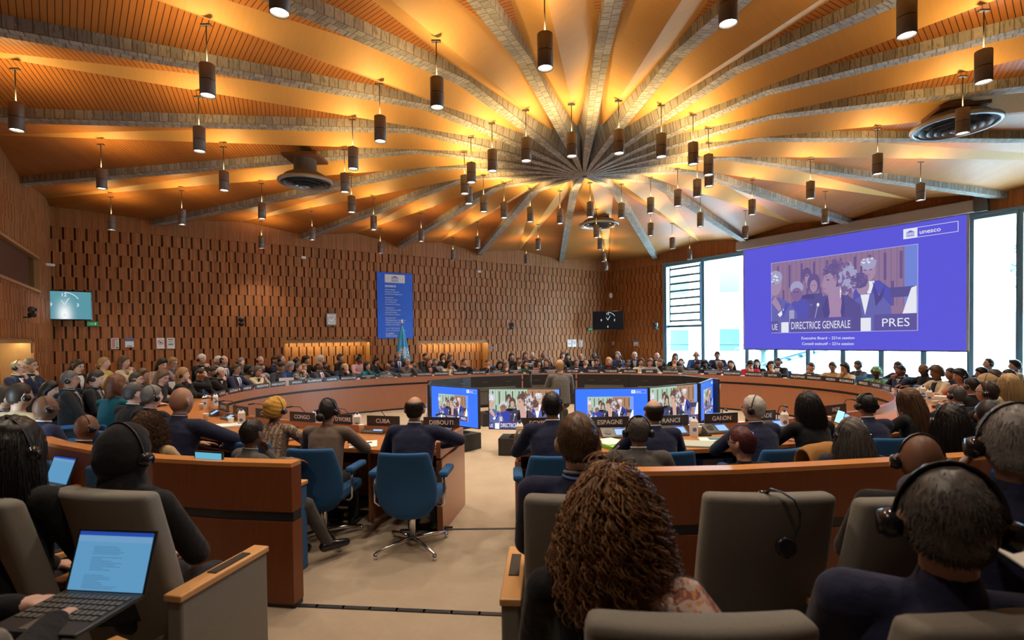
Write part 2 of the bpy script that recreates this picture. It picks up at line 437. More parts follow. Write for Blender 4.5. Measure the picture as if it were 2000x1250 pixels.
# ---- left wall with the interpreters' booth window and a lit recess
w = MB(); f3 = lambda s, z, off=0: w3p(s, z, off)
H3 = [(1.55, 11.0, 2.83, 3.53), (2.15, 11.0, 0.0, 1.82)]
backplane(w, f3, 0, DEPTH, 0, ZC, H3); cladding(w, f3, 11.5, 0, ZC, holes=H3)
w.quad(w3p(2.15, 0, -.5), w3p(11, 0, -.5), w3p(11, 1.82, -.5), w3p(2.15, 1.82, -.5), 0)
w.quad(w3p(2.15, 0, 0), w3p(2.15, 0, -.5), w3p(2.15, 1.82, -.5), w3p(2.15, 1.82, 0), 2); w.quad(w3p(2.15, 1.82, 0), w3p(11, 1.82, 0), w3p(11, 1.82, -.5), w3p(2.15, 1.82, -.5), 2)
fr3 = lambda s, z, off=0: w3p(s, z, -.5+off)
sub = MB(); cladding(sub, fr3, 5.0, 2.15, 4.6)
for i in range(0, len(sub.v), 8):
    vv = [(p[0], p[1], min(p[2], 1.82)) for p in sub.v[i:i+8]]
    if min(p[2] for p in vv) < 1.80: w.add(vv, [(2, 3, 7, 6), (0, 3, 2, 1), (4, 5, 6, 7), (0, 4, 7, 3), (1, 2, 6, 5)], 0)
w.build('wall_left', [M['board'], M['slot'], M['plainwood']], kind='structure')
rz3 = math.atan2(e2[1], e2[0])
o = thing('strip_light', 'yellow strip light in the lit recess of the left wall', 'light', w3p(4.4, 1.76, -.15), rz3)
MB().box((0, 0, .02), (4.4, .05, .02)).build('housing', M['grey'], o); MB().box((0, 0, 0), (4.4, .035, .02)).build('diffuser', M['led'], o)
MB().box(w3p(6.5, 1.79, .0), (8.7, .05, .09), rz3).build('trim_3', M['plainwood'], kind='structure')
# booth window: frame, glass and the dim room behind
m = MB()
for s, z, sx, sz in ((6.2, 2.83, 9.4, .05), (6.2, 3.53, 9.4, .05), (1.55, 3.18, .05, .75), (5.2, 3.18, .05, .75), (8.6, 3.18, .05, .75)):
    m.box(w3p(s, z, .03), (sx, .10, sz), rz3)
wb = m.build('window_1', M['plainwood'], kind='structure')
MB().box(w3p(6.2, 3.18, -.02), (9.4, .012, .68), rz3).build('booth_pane', M['boothglass'], wb)
# ---- right wall: panelling to the first window post, boarded frieze over the windows
S_WIN0, HEAD = 3.00, 4.42
w = MB(); f2 = lambda s, z, off=0: w2p(s, z, off)
H2 = [(S_WIN0, 15.0, .02, HEAD)]
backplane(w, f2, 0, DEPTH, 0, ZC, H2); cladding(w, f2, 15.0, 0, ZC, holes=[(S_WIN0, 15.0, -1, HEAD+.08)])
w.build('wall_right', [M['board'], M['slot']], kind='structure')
w = MB(); q = lambda t, z: (*(COR+e2*DEPTH-d1*t), z)
w.quad(q(0, 0), q(LW1, 0), q(LW1, ZC), q(0, ZC)); w.build('wall_rear', M['slot'], kind='structure')
m = MB(); cs = [LEF, COR, COR+e2*DEPTH, LEF+e2*DEPTH]; cc = sum(cs)/4
m.quad(*[(*(cc+(c-cc)*1.07), 0) for c in cs]); m.build('floor', M['carpet'], kind='structure')
m = MB(); m.box((-.45, 4.60, .002), (1.15, .028, .006)); m.build('trim_4', M['groove'], kind='structure')
m = MB()
for i in range(10):
    t = i/10; m.box((-1.45+1.75*t+.09, 3.30-.19*t-.008, .003), (.19, .035, .008), -.105)
m.build('trim_5', M['groove'], kind='structure')

# ---- window wall
rz2 = math.atan2(e2[1], e2[0])
posts = [3.05, 4.71]+[4.71+.0+.94*i for i in range(1, 11)]
posts = [3.05, 4.71, 6.37, 7.33, 8.30, 9.25, 10.18, 11.10, 12.00, 12.84, 13.75, 14.65]
for i, (a, b) in enumerate(zip(posts[:-1], posts[1:])):
    m = MB(); L = b-a
    m.box(w2p(a+.02, HEAD/2, .02), (.095, .16, HEAD), rz2); m.box(w2p(a-.035, HEAD/2, .10), (.022, .05, HEAD), rz2)
    m.box(w2p((a+b)/2, HEAD-.03, .02), (L, .14, .09), rz2); m.box(w2p((a+b)/2, .42, .02), (L, .14, .07), rz2); m.box(w2p((a+b)/2, .19, .0), (L, .08, .38), rz2)
    if i >= 9 or i == 0 or i == 1: m.box(w2p((a+b)/2, 1.42, .0), (L, .03, .022), rz2)
    if i == 0: m.box(w2p((a+b)/2, 2.10, .02), (L, .10, .09), rz2)
    o = m.build('window_%d' % (i+2), M['frame'], kind='structure')
    MB().box(w2p((a+b)/2, HEAD/2+.2, -.02), (L-.06, .01, HEAD-.46), rz2).build('pane', M['glass'], o)
    if i == 0:
        lo = thing('louvre_blind', 'horizontal louvre blades across the upper part of the leftmost window', 'blind', w2p((a+b)/2+.06, 2.2, .07), rz2)
        for k in range(8):
            MB().box((0, 0, .10+.275*k), (L-.34, .05, .07)).build('blade', M['frame'], lo)
        for sx in (-.66, .66): MB().box((sx, 0, 1.08), (.05, .04, 2.1)).build('side_rail', M['frame'], lo)
w = MB(); w.box(w2p(9.0, HEAD+.035, .05), (12.1, .16, .06), rz2); w.build('trim_6', M['frame'], kind='structure')
w = MB(); w.box(w2p(S_WIN0-.03, HEAD/2, .03), (.07, .12, HEAD), rz2); w.build('trim_7', M['grey'], kind='structure')

# ---- courtyard outside: paving, pale facades, trees
M['render_white'] = plain('white_render', (.42, .47, .50), .8); M['outglass'] = plain('outside_window', (.016, .054, .066), .3)
M['pave'] = plain('pale_paving', (.62, .66, .68), .9)
M['leaf'] = plain('tree_leaf', (.012, .042, .042), .7); M['bark'] = plain('tree_bark', (.02, .04, .04), .9)
m = MB(); pA = w2p(-6, -.05, -.1); m.quad(w2p(-8, -.06, -.3), w2p(40, -.06, -.3), w2p(40, -.06, -40), w2p(-8, -.06, -40)); m.build('ground', M['pave'], kind='structure')
def facade(label, s, off, L, Hh, floors, cols, rz=rz2):
    t = thing('courtyard_building', label, 'building', w2p(s, -.05, -off), rz)
    MB().box((0, 0, Hh/2), (L, .4, Hh)).build('facade_wall', M['render_white'], t)
    for i in range(floors):
        MB().box((0, -.26, .6+i*Hh/floors), (L, .22, .10)).build('ledge', M['render_white'], t)
        for j in range(cols):
            MB().box((-L/2+(j+.5)*L/cols, -.21, 1.55+i*Hh/floors), (L/cols*.38, .05, 1.25)).build('window_pane', M['outglass'], t)
facade('pale building across the courtyard, seen through the right windows', 10, 17, 26, 11, 3, 9)
facade('pale wing of the courtyard seen through the left windows beside the louvres', -5.2, 9, 11, 10, 3, 4, rz2+.5)
def tree(label, s, off, h, r, sd):
    R = random.Random(sd); t = thing('courtyard_tree', label, 'tree', w2p(s, -.05, -off))
    MB().tube([(0, 0, 0), (.05, .03, h*.4), (-.05, .06, h*.75)], [.14, .10, .03], 7).build('trunk', M['bark'], t)
    m = MB()
    for i in range(1500):
        a = R.uniform(0, 2*PI); u = R.uniform(-1, 1); q = r*R.uniform(.35, 1)**.6; sq = math.sqrt(1-u*u)
        c = np.array([q*sq*math.cos(a), q*sq*math.sin(a), h*.68+q*u*1.25]); l = R.uniform(.05, .11)
        x = np.array([R.uniform(-1, 1) for _ in range(3)]); x /= np.linalg.norm(x); y = np.cross(x, [R.uniform(-1, 1) for _ in range(3)]); y /= np.linalg.norm(y)+1e-6
        m.quad(c-x*l, c+y*l*.5, c+x*l, c-y*l*.5)
    m.build('foliage', M['leaf'], t)
tree('leafy tree outside behind the narrow window right of the big screen', 12.6, 6.0, 5.6, 1.25, 1)
tree('slender tree outside left of the big screen', 3.6, 5.5, 2.6, .55, 2)
tree('leafy tree outside at the far right window', 15.2, 7.5, 6.2, 1.5, 3)
t = thing('outside_stair', 'blue metal stair with railing outside, below the left part of the big screen', 'stair', w2p(5.6, 0, -3.2), rz2)
for i in range(9): MB().box((-1.2+i*.42, 0, .35+i*.13), (.40, .9, .05)).build('tread', M['outglass'], t)
for yy in (-.48, .48):
    MB().tube([(-1.5, yy, 1.2), (2.4, yy, 2.35)], .03, 6).build('handrail', M['outglass'], t); MB().tube([(-1.5, yy, .30), (2.4, yy, 1.48)], .05, 6).build('stringer', M['outglass'], t)
# ================================================================ PENDANTS, VENTS
LAMPS = [(546,28,1),(1422,43,19),(1771,63,18),(1065,130,0),(1921,155,17),(406,192,2),(854,215,1),(33,262,3),(1880,257,16),(390,300,3),(743,281,2),(199,370,4),(690,332,3),(1028,318,1),(1117,305,0),(1209,301,19),(1292,307,18),(1354,321,17),(1384,342,16),(962,338,2),(921,358,3),(908,380,4),(916,400,5),(1385,365,15),(438,373,4),(674,377,4),(1714,338,15),(1583,383,14),(1798,384,14),(218,446,5),(356,438,5),(512,427,5),(687,415,5),(945,414,6),(985,426,7),(1036,433,8),(1094,436,9),(1153,433,10),(1214,427,11),(1271,418,12),(1324,403,13),(1362,385,14),(1469,418,13),(1612,432,13),(610,464,6),(511,479,6),(730,447,6),(823,468,7),(743,490,7),(933,479,8),(885,500,8),(1051,479,9),(1013,520,9),(1028,502,9),(1271,457,11),(1313,480,11),(1347,498,11),(1368,440,12),(1456,462,12),(1165,471,10),(1172,494,10),(1179,513,10),(1184,527,10)]
bd = sorted({k for _, _, k in LAMPS})
ORD = ['first', 'second', 'third', 'fourth', 'fifth', 'sixth', 'seventh', 'eighth', 'ninth', 'tenth', 'eleventh', 'twelfth', 'thirteenth', 'fourteenth', 'fifteenth', 'sixteenth', 'seventeenth', 'eighteenth', 'nineteenth', 'twentieth']
ORD += ['twenty-'+q for q in ORD[:9]]+['thirtieth']
bands = [(0, 70, 'along the top edge'), (70, 270, 'among the big near ones'), (270, 345, 'level with the concrete hub'),
         (345, 410, 'just below the hub'), (410, 452, 'among the small ones over the back wall'), (452, 600, 'among the lowest small ones')]
lab = {}
for lo, hi, txt in bands:
    ls = sorted([q for q in LAMPS if lo <= q[1] < hi])
    for i, q in enumerate(ls): lab[q[:2]] = 'pendant lamp, %s from the left %s' % (ORD[i], txt)
LZ = 4.225; LH = .315; LR = .073
can = MB().lathe([(LR*.93, .02), (LR*.93, 0), (LR, 0), (LR, LH*.47)], n=24, cap=False).lathe([(LR*.985, LH*.465), (LR*.985, LH*.505)], n=24, mi=1, cap=False).lathe([(LR, LH*.50), (LR, LH), (LR*.9, LH), (LR*.9, LH-.03)], n=24, cap=False).mesh('can', [M['lampcan'], M['black']])
rodm = MB().lathe([(.006, LH-.03), (.006, Z_KEEL-LZ)], n=8).lathe([(.011, LH-.01), (.011, LH+.03)], n=8).mesh('rod', M['rod'])
canopy = MB().box((0, 0, Z_KEEL-LZ-.012), (.10, .04, .014)).mesh('canopy', M['rod'])
lensm = MB().lathe([(.001, .022), (LR*.9, .022)], n=24, cap=False).mesh('lens', M['lampglow'])
lensu = MB().lathe([(.012, LH-.02), (LR*.88, LH-.02)], n=24, cap=False).mesh('upper_lens', M['lampglow_up'])
ul = bpy.data.lights.new('uplight', 'SPOT'); ul.energy = UP_W; ul.color = (1, .66, .26); ul.spot_size = 2.85; ul.spot_blend = .6; ul.shadow_soft_size = .05
dl = bpy.data.lights.new('downlight', 'SPOT'); dl.energy = DOWN_W; dl.color = (1, .86, .68); dl.spot_size = 1.8; dl.spot_blend = .7; dl.shadow_soft_size = .06
def lamp_at(px, py, k):
    dr = dirv(BAYMID[k]); d = ray(px, py)
    t, s = np.linalg.solve(np.array([[dr[0], -d[0]], [dr[1], -d[1]]]), -HUB)
    return HUB+dr*t
def pendant(loc, label):
    o = thing('pendant_lamp', label, 'lamp', (loc[0], loc[1], LZ), group='cylindrical pendant lamps under the ceiling')
    for nm, me in (('can', can), ('rod', rodm), ('canopy', canopy), ('lens', lensm), ('upper_lens', lensu)):
        put(bpy.data.objects.new(nm, me), o)
    u = bpy.data.objects.new('uplight', ul); u.location = (0, 0, LH+.02); u.rotation_euler = (PI, 0, 0); put(u, o)
    q = bpy.data.objects.new('downlight', dl); q.location = (0, 0, -.01); put(q, o)
for q in LAMPS: pendant(lamp_at(*q), lab[q[:2]])
for k, r in ((0, 6.3), (0, 8.2), (1, 7.9), (19, 6.8), (18, 7.2), (17, 7.4)):     # the same rows carry on over and behind the camera
    p = HUB+dirv(BAYMID[k])*r; pendant(p, 'pendant lamp above or behind the viewpoint, out of the picture')
def vent(px, py, z, label, R=.54):
    c = at_d(px, py, z); dr = c[:2]-HUB; rz = math.atan2(dr[1], dr[0])
    t = thing('air_diffuser', label, 'vent', (c[0], c[1], c[2]), rz, 'round ceiling air diffusers')
    MB().lathe([(R, .0), (R, .03), (R*.93, .035), (R*.90, .0), (R*.90, -.02), (R*.97, -.02), (R, 0)], n=48, cap=False).build('rim', M['satin'], t)
    for i, r in enumerate((.80, .62, .45, .28)):
        MB().lathe([(R*r, -.02-.022*i), (R*(r-.13), .06-.022*i), (R*(r-.14), .055-.022*i), (R*(r-.01), -.028-.022*i)], n=40, cap=False).build('cone_ring', M['satin'], t)
    MB().lathe([(.02, -.10), (R*.12, -.08), (R*.10, .02)], n=20).build('cone_centre', M['satin'], t)
    MB().lathe([(R*.92, .03), (R*.75, .12), (R*.42, .20), (R*.40, max(.3, 5.05-c[2]))], n=32, cap=False).build('plenum', M['darkgrey'], t)
    m = MB(); hz = max(.22, 5.0-c[2]); m.box((0, 0, hz-.02), (.62, .55, .05)); m.build('mounting_box', M['slot'], t)
vent(597, 357, 9.3, 'round grey air diffuser hanging from the ceiling left of the hub', .47)
vent(1865, 247, 7.7, 'round air diffuser at upper right, rim lit blue by the windows')
vent(1170, 440, 14.2, 'round air diffuser hanging near the far corner below the hub')

# ================================================================ TEXT AND FLAT GRAPHICS
FONT_CACHE = {}
def text_mesh(txt, bold=.0):
    key = (txt, bold)
    if key in FONT_CACHE: return FONT_CACHE[key]
    cu = bpy.data.curves.new('t', 'FONT'); cu.body = txt; cu.size = 1; cu.offset = bold; cu.resolution_u = 3
    o = bpy.data.objects.new('t', cu); COL.objects.link(o); dg = bpy.context.evaluated_depsgraph_get()
    me = bpy.data.meshes.new_from_object(o.evaluated_get(dg)); bpy.data.objects.remove(o); bpy.data.curves.remove(cu)
    v = np.array([q.co[:2] for q in me.vertices]) if len(me.vertices) else np.zeros((1, 2)); f = [tuple(p.vertices) for p in me.polygons]
    bpy.data.meshes.remove(me); FONT_CACHE[key] = (v, f); return v, f
def put_text(mb, txt, x, z, h, y=0, maxw=None, align='c', mi=0, bold=.0, minw=None):
    """Letters in the x-z plane facing -y; x,z = anchor at the baseline, h = capital height."""
    v, f = text_mesh(txt, bold)
    if not f: return
    s = h/.70; w0 = (v[:, 0].max()-v[:, 0].min())*s; kx = 1
    if maxw and w0 > maxw: kx = maxw/w0
    vx = (v[:, 0]-v[:, 0].min())*s*kx; wd = w0*kx
    x0 = x-wd/2 if align == 'c' else (x if align == 'l' else x-wd)
    mb.add([(x0+a, y, z+b*s) for a, b in zip(vx, v[:, 1])], f, mi)
def rect(mb, x0, z0, x1, z1, y=0, mi=0): mb.add([(x0, y, z0), (x1, y, z0), (x1, y, z1), (x0, y, z1)], [(0, 1, 2, 3)], mi)
def disc(mb, cx, cz, rx, rz_, y=0, mi=0, n=20, a0=0, a1=2*PI):
    pts = [(cx+rx*math.cos(a0+(a1-a0)*k/n), y, cz+rz_*math.sin(a0+(a1-a0)*k/n)) for k in range(n)]
    mb.add(pts, [tuple(range(n))], mi)
def poly(mb, pts, y=0, mi=0): mb.add([(a, y, b) for a, b in pts], [tuple(range(len(pts)))], mi)
def temple(mb, cx, z0, w, h, y, mi):
    poly(mb, [(cx-w/2, z0+h*.70), (cx+w/2, z0+h*.70), (cx, z0+h)], y, mi); rect(mb, cx-w/2, z0+h*.62, cx+w/2, z0+h*.68, y, mi)
    for i in range(6):
        x = cx-w*.42+w*.84*i/5; rect(mb, x-w*.035, z0+h*.16, x+w*.035, z0+h*.62, y, mi)
    for i in range(3): rect(mb, cx-w*(.44+.05*i), z0+h*(.10-.055*i), cx+w*(.44+.05*i), z0+h*(.145-.055*i), y, mi)
PIC = {}
def emis_set(tag, s):
    g = {}
    for nm, c in dict(blue=(.115, .105, .74), blue2=(.04, .16, .95), wood=(.36, .20, .11), slot=(.12, .055, .04), skin=(.52, .33, .26), skin2=(.26, .13, .10), hair=(.10, .055, .045), grey=(.50, .50, .55), suit=(.10, .12, .30), navy=(.035, .05, .34),
                      dark=(.045, .04, .07), white=(.85, .86, .95), brown=(.20, .11, .085), lip=(.45, .15, .15), salmon=(.55, .30, .30), green=(.36, .52, .40), flag=(.15, .30, .75), pl=(.06, .05, .16), pale=(.42, .44, .90), black=(.006, .006, .01), cyan=(.05, .35, .5), lb=(.30, .55, .95)).items():
        k = c if tag == 'tv' else tuple(q*.62+w for q, w in zip(c, (.085, .070, .27))) if nm not in ('blue', 'white', 'pale') else c
        g[nm] = emis('picture_%s_%s' % (nm, tag), k, s)
    return g
def picture(w, h, tag):
    """The relayed camera picture: panelling, four seated figures, name plates; lower-left at 0,0."""
    key = (round(w, 3), round(h, 3), tag)
    if key in PIC: return PIC[key]
    g = PIC.setdefault(tag, emis_set(tag, PICS[tag])); names = list(g); ix = {n: i for i, n in enumerate(names)}
    m = MB(); X = lambda u: u*w; Z = lambda v: v*h; e = max(h*.00004, 4e-5); lay = [0]
    cl = lambda a: min(1.0, max(0.0, a)); rg = random.Random(11)
    def R_(u0, v0, u1, v1, c): lay[0] += 1; rect(m, X(cl(u0)), Z(cl(v0)), X(cl(u1)), Z(cl(v1)), -e*lay[0], ix[c])
    def Q_(pts, c): lay[0] += 1; poly(m, [(X(cl(a)), Z(cl(b))) for a, b in pts], -e*lay[0], ix[c])
    def E_(u, v, ru, rv, c, n=18): Q_([(u+ru*math.cos(2*PI*k/n), v+rv*math.sin(2*PI*k/n)) for k in range(n)], c)
    def hairy(u, v, ru, rv, n, c1, c2):
        for k in range(n):
            a = rg.uniform(0, 2*PI); q = math.sqrt(rg.random()); E_(u+ru*q*math.cos(a), v+rv*q*math.sin(a), ru*rg.uniform(.12, .26), rv*rg.uniform(.10, .22), c1 if rg.random() < .6 else c2, 7)
    R_(0, 0, 1, 1, 'wood')
    if tag == 'tv':
        R_(0, .45, .55, 1, 'green')
    for i in range(10): R_(.045+i*.095, .62, .062+i*.095, .95, 'slot'); R_(.09+i*.095, .30, .107+i*.095, .60, 'slot')
    for i in range(28): R_(.02+i*.036, .3, .0225+i*.036, 1, 'slot')
    R_(.93, .2, 1, 1, 'flag')
    R_(.72, .40, 1, .52, 'dark')
    Q_([(.60, .30), (.62, .52), (.68, .62), (.78, .62), (.84, .52), (.86, .3)], 'navy'); Q_([(.68, .62), (.715, .40), (.75, .62)], 'white'); E_(.71, .76, .048, .14, 'skin'); E_(.71, .84, .05, .075, 'grey'); R_(.66, .70, .672, .82, 'dark')
    E_(.285, .78, .035, .10, 'hair'); E_(.29, .73, .022, .07, 'skin'); E_(.335, .66, .048, .135, 'hair'); E_(.335, .62, .028, .085, 'skin'); R_(.27, .38, .40, .52, 'dark'); R_(.23, .45, .34, .51, 'black')
    Q_([(.13, .0), (.14, .35), (.19, .46), (.27, .46), (.33, .32), (.34, 0)], 'navy'); E_(.205, .56, .05, .135, 'skin2'); E_(.205, .62, .052, .09, 'grey'); E_(.205, .53, .042, .09, 'skin2')
    Q_([(-.0, .0), (0, .50), (.07, .50), (.16, .40), (.21, .25), (.20, 0)], 'suit'); E_(.03, .70, .055, .17, 'skin'); E_(.03, .79, .06, .10, 'grey'); Q_([(0, .44), (.06, .30), (.09, .34), (.03, .52)], 'skin'); Q_([(.05, .26), (.10, .34), (.12, .31), (.07, .22)], 'white')
    Q_([(.63, .0), (.62, .40), (.68, .47), (.78, .46), (.85, .30), (.86, .0)], 'suit'); Q_([(.66, .46), (.69, .2), (.72, .46)], 'white'); E_(.675, .57, .042, .115, 'skin'); E_(.655, .64, .055, .10, 'hair')
    Q_([(.29, 0), (.30, .32), (.36, .45), (.45, .50), (.58, .46), (.66, .33), (.68, 0)], 'dark'); Q_([(.42, 0), (.44, .50), (.53, .50), (.55, .0)], 'salmon'); Q_([(.43, .45), (.53, .45), (.535, .62), (.43, .60)], 'skin')
    E_(.50, .75, .085, .165, 'hair'); hairy(.50, .77, .09, .16, 60, 'hair', 'brown'); hairy(.575, .68, .06, .19, 90, 'grey', 'brown')
    Q_([(.412, .74), (.408, .69), (.401, .645), (.393, .618), (.404, .606), (.402, .585), (.408, .565), (.406, .548), (.420, .515), (.445, .505), (.475, .535), (.498, .60), (.505, .68), (.495, .76), (.465, .80), (.43, .79)], 'skin')
    Q_([(.412, .745), (.425, .80), (.47, .815), (.50, .77), (.485, .72), (.455, .775)], 'hair'); hairy(.455, .815, .045, .05, 26, 'hair', 'brown'); hairy(.495, .735, .02, .07, 18, 'hair', 'brown')
    Q_([(.412, .722), (.430, .732), (.448, .722), (.43, .724)], 'hair'); Q_([(.402, .573), (.418, .580), (.430, .572), (.416, .560)], 'lip')
    E_(.53, .52, .006, .016, 'white'); E_(.53, .485, .004, .012, 'white'); Q_([(.455, .45), (.50, .34), (.52, .45), (.515, .30), (.50, .2), (.47, .30)], 'skin')
    Q_([(.44, .50), (.40, .30), (.43, .10), (.455, .25)], 'black'); Q_([(.545, .50), (.56, .30), (.545, .10), (.53, .25)], 'black')
    hairy(.655, .66, .05, .075, 40, 'hair', 'brown'); hairy(.71, .85, .048, .06, 40, 'grey', 'white'); hairy(.03, .80, .055, .07, 30, 'grey', 'white'); hairy(.285, .82, .03, .06, 20, 'hair', 'black')
    Q_([(.685, .765), (.70, .77), (.70, .755), (.685, .755)], 'dark'); Q_([(.72, .765), (.735, .77), (.735, .755), (.72, .755)], 'dark'); Q_([(.695, .70), (.725, .70), (.72, .69), (.70, .69)], 'lip'); Q_([(.65, .575), (.672, .575), (.672, .56), (.65, .56)], 'dark'); Q_([(.68, .575), (.70, .575), (.70, .56), (.68, .56)], 'dark')
    Q_([(.185, .565), (.20, .565), (.20, .55), (.185, .55)], 'black'); Q_([(.21, .565), (.225, .565), (.225, .55), (.21, .55)], 'black'); Q_([(.322, .635), (.332, .635), (.332, .625), (.322, .625)], 'hair'); Q_([(.342, .635), (.352, .635), (.352, .625), (.342, .625)], 'hair'); Q_([(.012, .71), (.03, .715), (.03, .70), (.012, .70)], 'dark'); Q_([(.07, .5), (.10, .30), (.12, .42), (.16, .40), (.12, .30), (.10, .2)], 'navy'); Q_([(.74, .62), (.78, .42), (.82, .56), (.80, .40), (.76, .30)], 'black')
    E_(.443, .685, .012, .010, 'hair'); E_(.437, .57, .014, .012, 'salmon'); R_(.528, .44, .533, .56, 'white')
    Q_([(.34, .14), (.345, .14), (.372, .36), (.366, .36)], 'grey'); E_(.371, .365, .010, .025, 'white')
    R_(.15, .12, .19, .31, 'grey'); R_(0, 0, .06, .165, 'pl'); R_(.085, 0, .145, .145, 'white'); R_(.155, 0, .61, .19, 'pl'); R_(.665, 0, .73, .165, 'white'); R_(.75, 0, 1, .20, 'pl'); Q_([(.92, .2), (.97, .5), (1, .52), (1, .2)], 'white')
    y = -e*(lay[0]+2)
    put_text(m, 'DIRECTRICE GENERALE', X(.382), Z(.045), Z(.10), y, X(.43), mi=ix['white']); put_text(m, 'PRES', X(.80), Z(.05), Z(.10), y, X(.19), 'l', ix['white']); put_text(m, 'UE', X(.008), Z(.04), Z(.085), y, X(.045), 'l', ix['white'])
    PIC[key] = m.mesh('relayed_picture', [g[n] for n in names]); return PIC[key]
PICS = {'big': .92, 'tv': 1.25}
def slide(w, h, tag, picture_box):
    """Blue slide with the logo box and two caption lines; x from 0 to w, z from 0 to h."""
    g = PIC.setdefault(tag, emis_set(tag, PICS[tag])); names = list(g); ix = {n: i for i, n in enumerate(names)}; m = MB()
    rect(m, 0, 0, w, h, 0, ix['blue' if tag == 'big' else 'blue2'])
    u0, v0, u1, v1 = picture_box; b = .003*w
    for q in ((u0*w-b, v0*h-b, u1*w+b, v0*h), (u0*w-b, v1*h, u1*w+b, v1*h+b), (u0*w-b, v0*h, u0*w, v1*h), (u1*w, v0*h, u1*w+b, v1*h)): rect(m, *q, -.002, ix['pale'])
    a, c_, d_ = .777*w, .973*w, .830*w; z0, z1 = .884*h, .963*h
    for q in ((a, z0, c_, z0+.002*w), (a, z1-.002*w, c_, z1), (c_-.002*w, z0, c_, z1)): rect(m, *q, -.002, ix['white'])
    rect(m, a, z0, d_, z1, -.002, ix['white']); temple(m, (a+d_)/2, z0+(z1-z0)*.2, (d_-a)*.58, (z1-z0)*.6, -.003, ix['blue'])
    put_text(m, 'unesco', d_+.008*w, z0+(z1-z0)*.30, (z1-z0)*.42, -.002, (c_-d_)*.88, 'l', ix['white'], .012)
    put_text(m, 'Executive Board – 221st session', .45*w, .093*h, .024*h, -.002, .34*w, mi=ix['white'], bold=.01); put_text(m, 'Conseil exécutif – 221e session', .45*w, .042*h, .024*h, -.002, .34*w, mi=ix['white'], bold=.01)
    return m.mesh('slide', [g[n] for n in names])
# ---- the big projection screen in front of the windows
SW, SHH = 5.62, 3.20
sc_t = thing('projection_screen', 'large projection screen with blue slide hanging before the windows', 'screen', w2p(6.33, 1.285, .16), rz2)
MB().box((SW/2, .02, SHH/2), (SW+.10, .012, SHH+.02)).build('screen_cloth', M['case'], sc_t)
BOX = (.163, .160, .830, .830)
o = put(bpy.data.objects.new('slide', slide(SW, SHH, 'big', BOX)), sc_t); o.location = (0, .008, 0)
pm = put(bpy.data.objects.new('relayed_picture', picture(SW*(BOX[2]-BOX[0]), SHH*(BOX[3]-BOX[1]), 'big')), o); pm.location = (SW*BOX[0], -.004, SHH*BOX[1])
MB().box((SW/2-.02, .02, -.012), (SW+.12, .03, .03)).build('bottom_bar', M['darkgrey'], sc_t)
MB().box((SW/2-.05, .02, SHH+.16), (SW+.40, .22, .29)).build('case', M['case'], sc_t, bevel=.02)
MB().box((SW+.27, .02, SHH+.16), (.22, .24, .31)).build('case_end', M['darkgrey'], sc_t)
# ================================================================ FURNITURE
TC = np.array([.60, 9.36]); TA, TB = 5.55, 4.14
TH0, TH1 = math.radians(-95.0), math.radians(258.0)
def ell(th, o=0.0):
    p = TC+np.array([TA*math.cos(th), TB*math.sin(th)]); n = np.array([TB*math.cos(th), TA*math.sin(th)]); n /= np.linalg.norm(n)
    return p+n*o, n
def ring_px(px, o, far=True):
    """Angle on the offset ring that shows at column px; far or near crossing (None if it misses)."""
    best = None; prev = None
    rngs = np.linspace(-PI/2, 3*PI/2, 721)
    for th in rngs:
        p, _ = ell(th, o); x = 1000+F_PX*p[0]/p[1]; cur = x-px
        if prev is not None and prev[1]*cur <= 0 and abs(cur) < 60:
            t = prev[0]+(th-prev[0])*abs(prev[1])/(abs(prev[1])+abs(cur)+1e-9); q = ell(t, o)[0]
            if best is None or (q[1] > best[1]) == far: best = (t, q[1])
        prev = (th, cur)
    return best[0] if best else None
def sweep(mb, prof, th0, th1, n, mi=0, closed=True):
    """prof = list of (offset, z) swept along the ring."""
    v = []; k = len(prof)
    for i in range(n+1):
        th = th0+(th1-th0)*i/n
        for o, z in prof: p, _ = ell(th, o); v.append((p[0], p[1], z))
    f = []
    for i in range(n):
        for j in range(k if closed else k-1): j2 = (j+1) % k; f.append((i*k+j, i*k+j2, (i+1)*k+j2, (i+1)*k+j))
    if closed: f += [tuple(range(k-1, -1, -1)), tuple(n*k+j for j in range(k))]
    mb.add(v, f, mi)
rt = thing('ring_table', 'huge oval ring of cherry-wood conference desks around the monitors', 'table', (0, 0, 0))
m = MB(); sweep(m, [(.018, .04), (.018, .605), (.05, .605), (.05, .04)], TH0, TH1, 160); sweep(m, [(0, .655), (0, .80), (.055, .80), (.055, .655)], TH0, TH1, 160); m.build('front_panel', M['desk'], rt)
m = MB(); sweep(m, [(.035, .60), (.035, .66), (.05, .66), (.05, .60)], TH0, TH1, 160); sweep(m, [(.03, 0), (.03, .045), (.06, .045), (.06, 0)], TH0, TH1, 120); m.build('shadow_gap', M['groove'], rt)
m = MB(); sweep(m, [(.055, .685), (.055, .72), (.80, .72), (.80, .685)], TH0, TH1, 160); m.build('desktop', M['desktop'], rt)
m = MB(); sweep(m, [(.06, .50), (.06, .52), (.55, .52), (.55, .50)], TH0, TH1, 120); m.build('under_shelf', M['desktop'], rt)
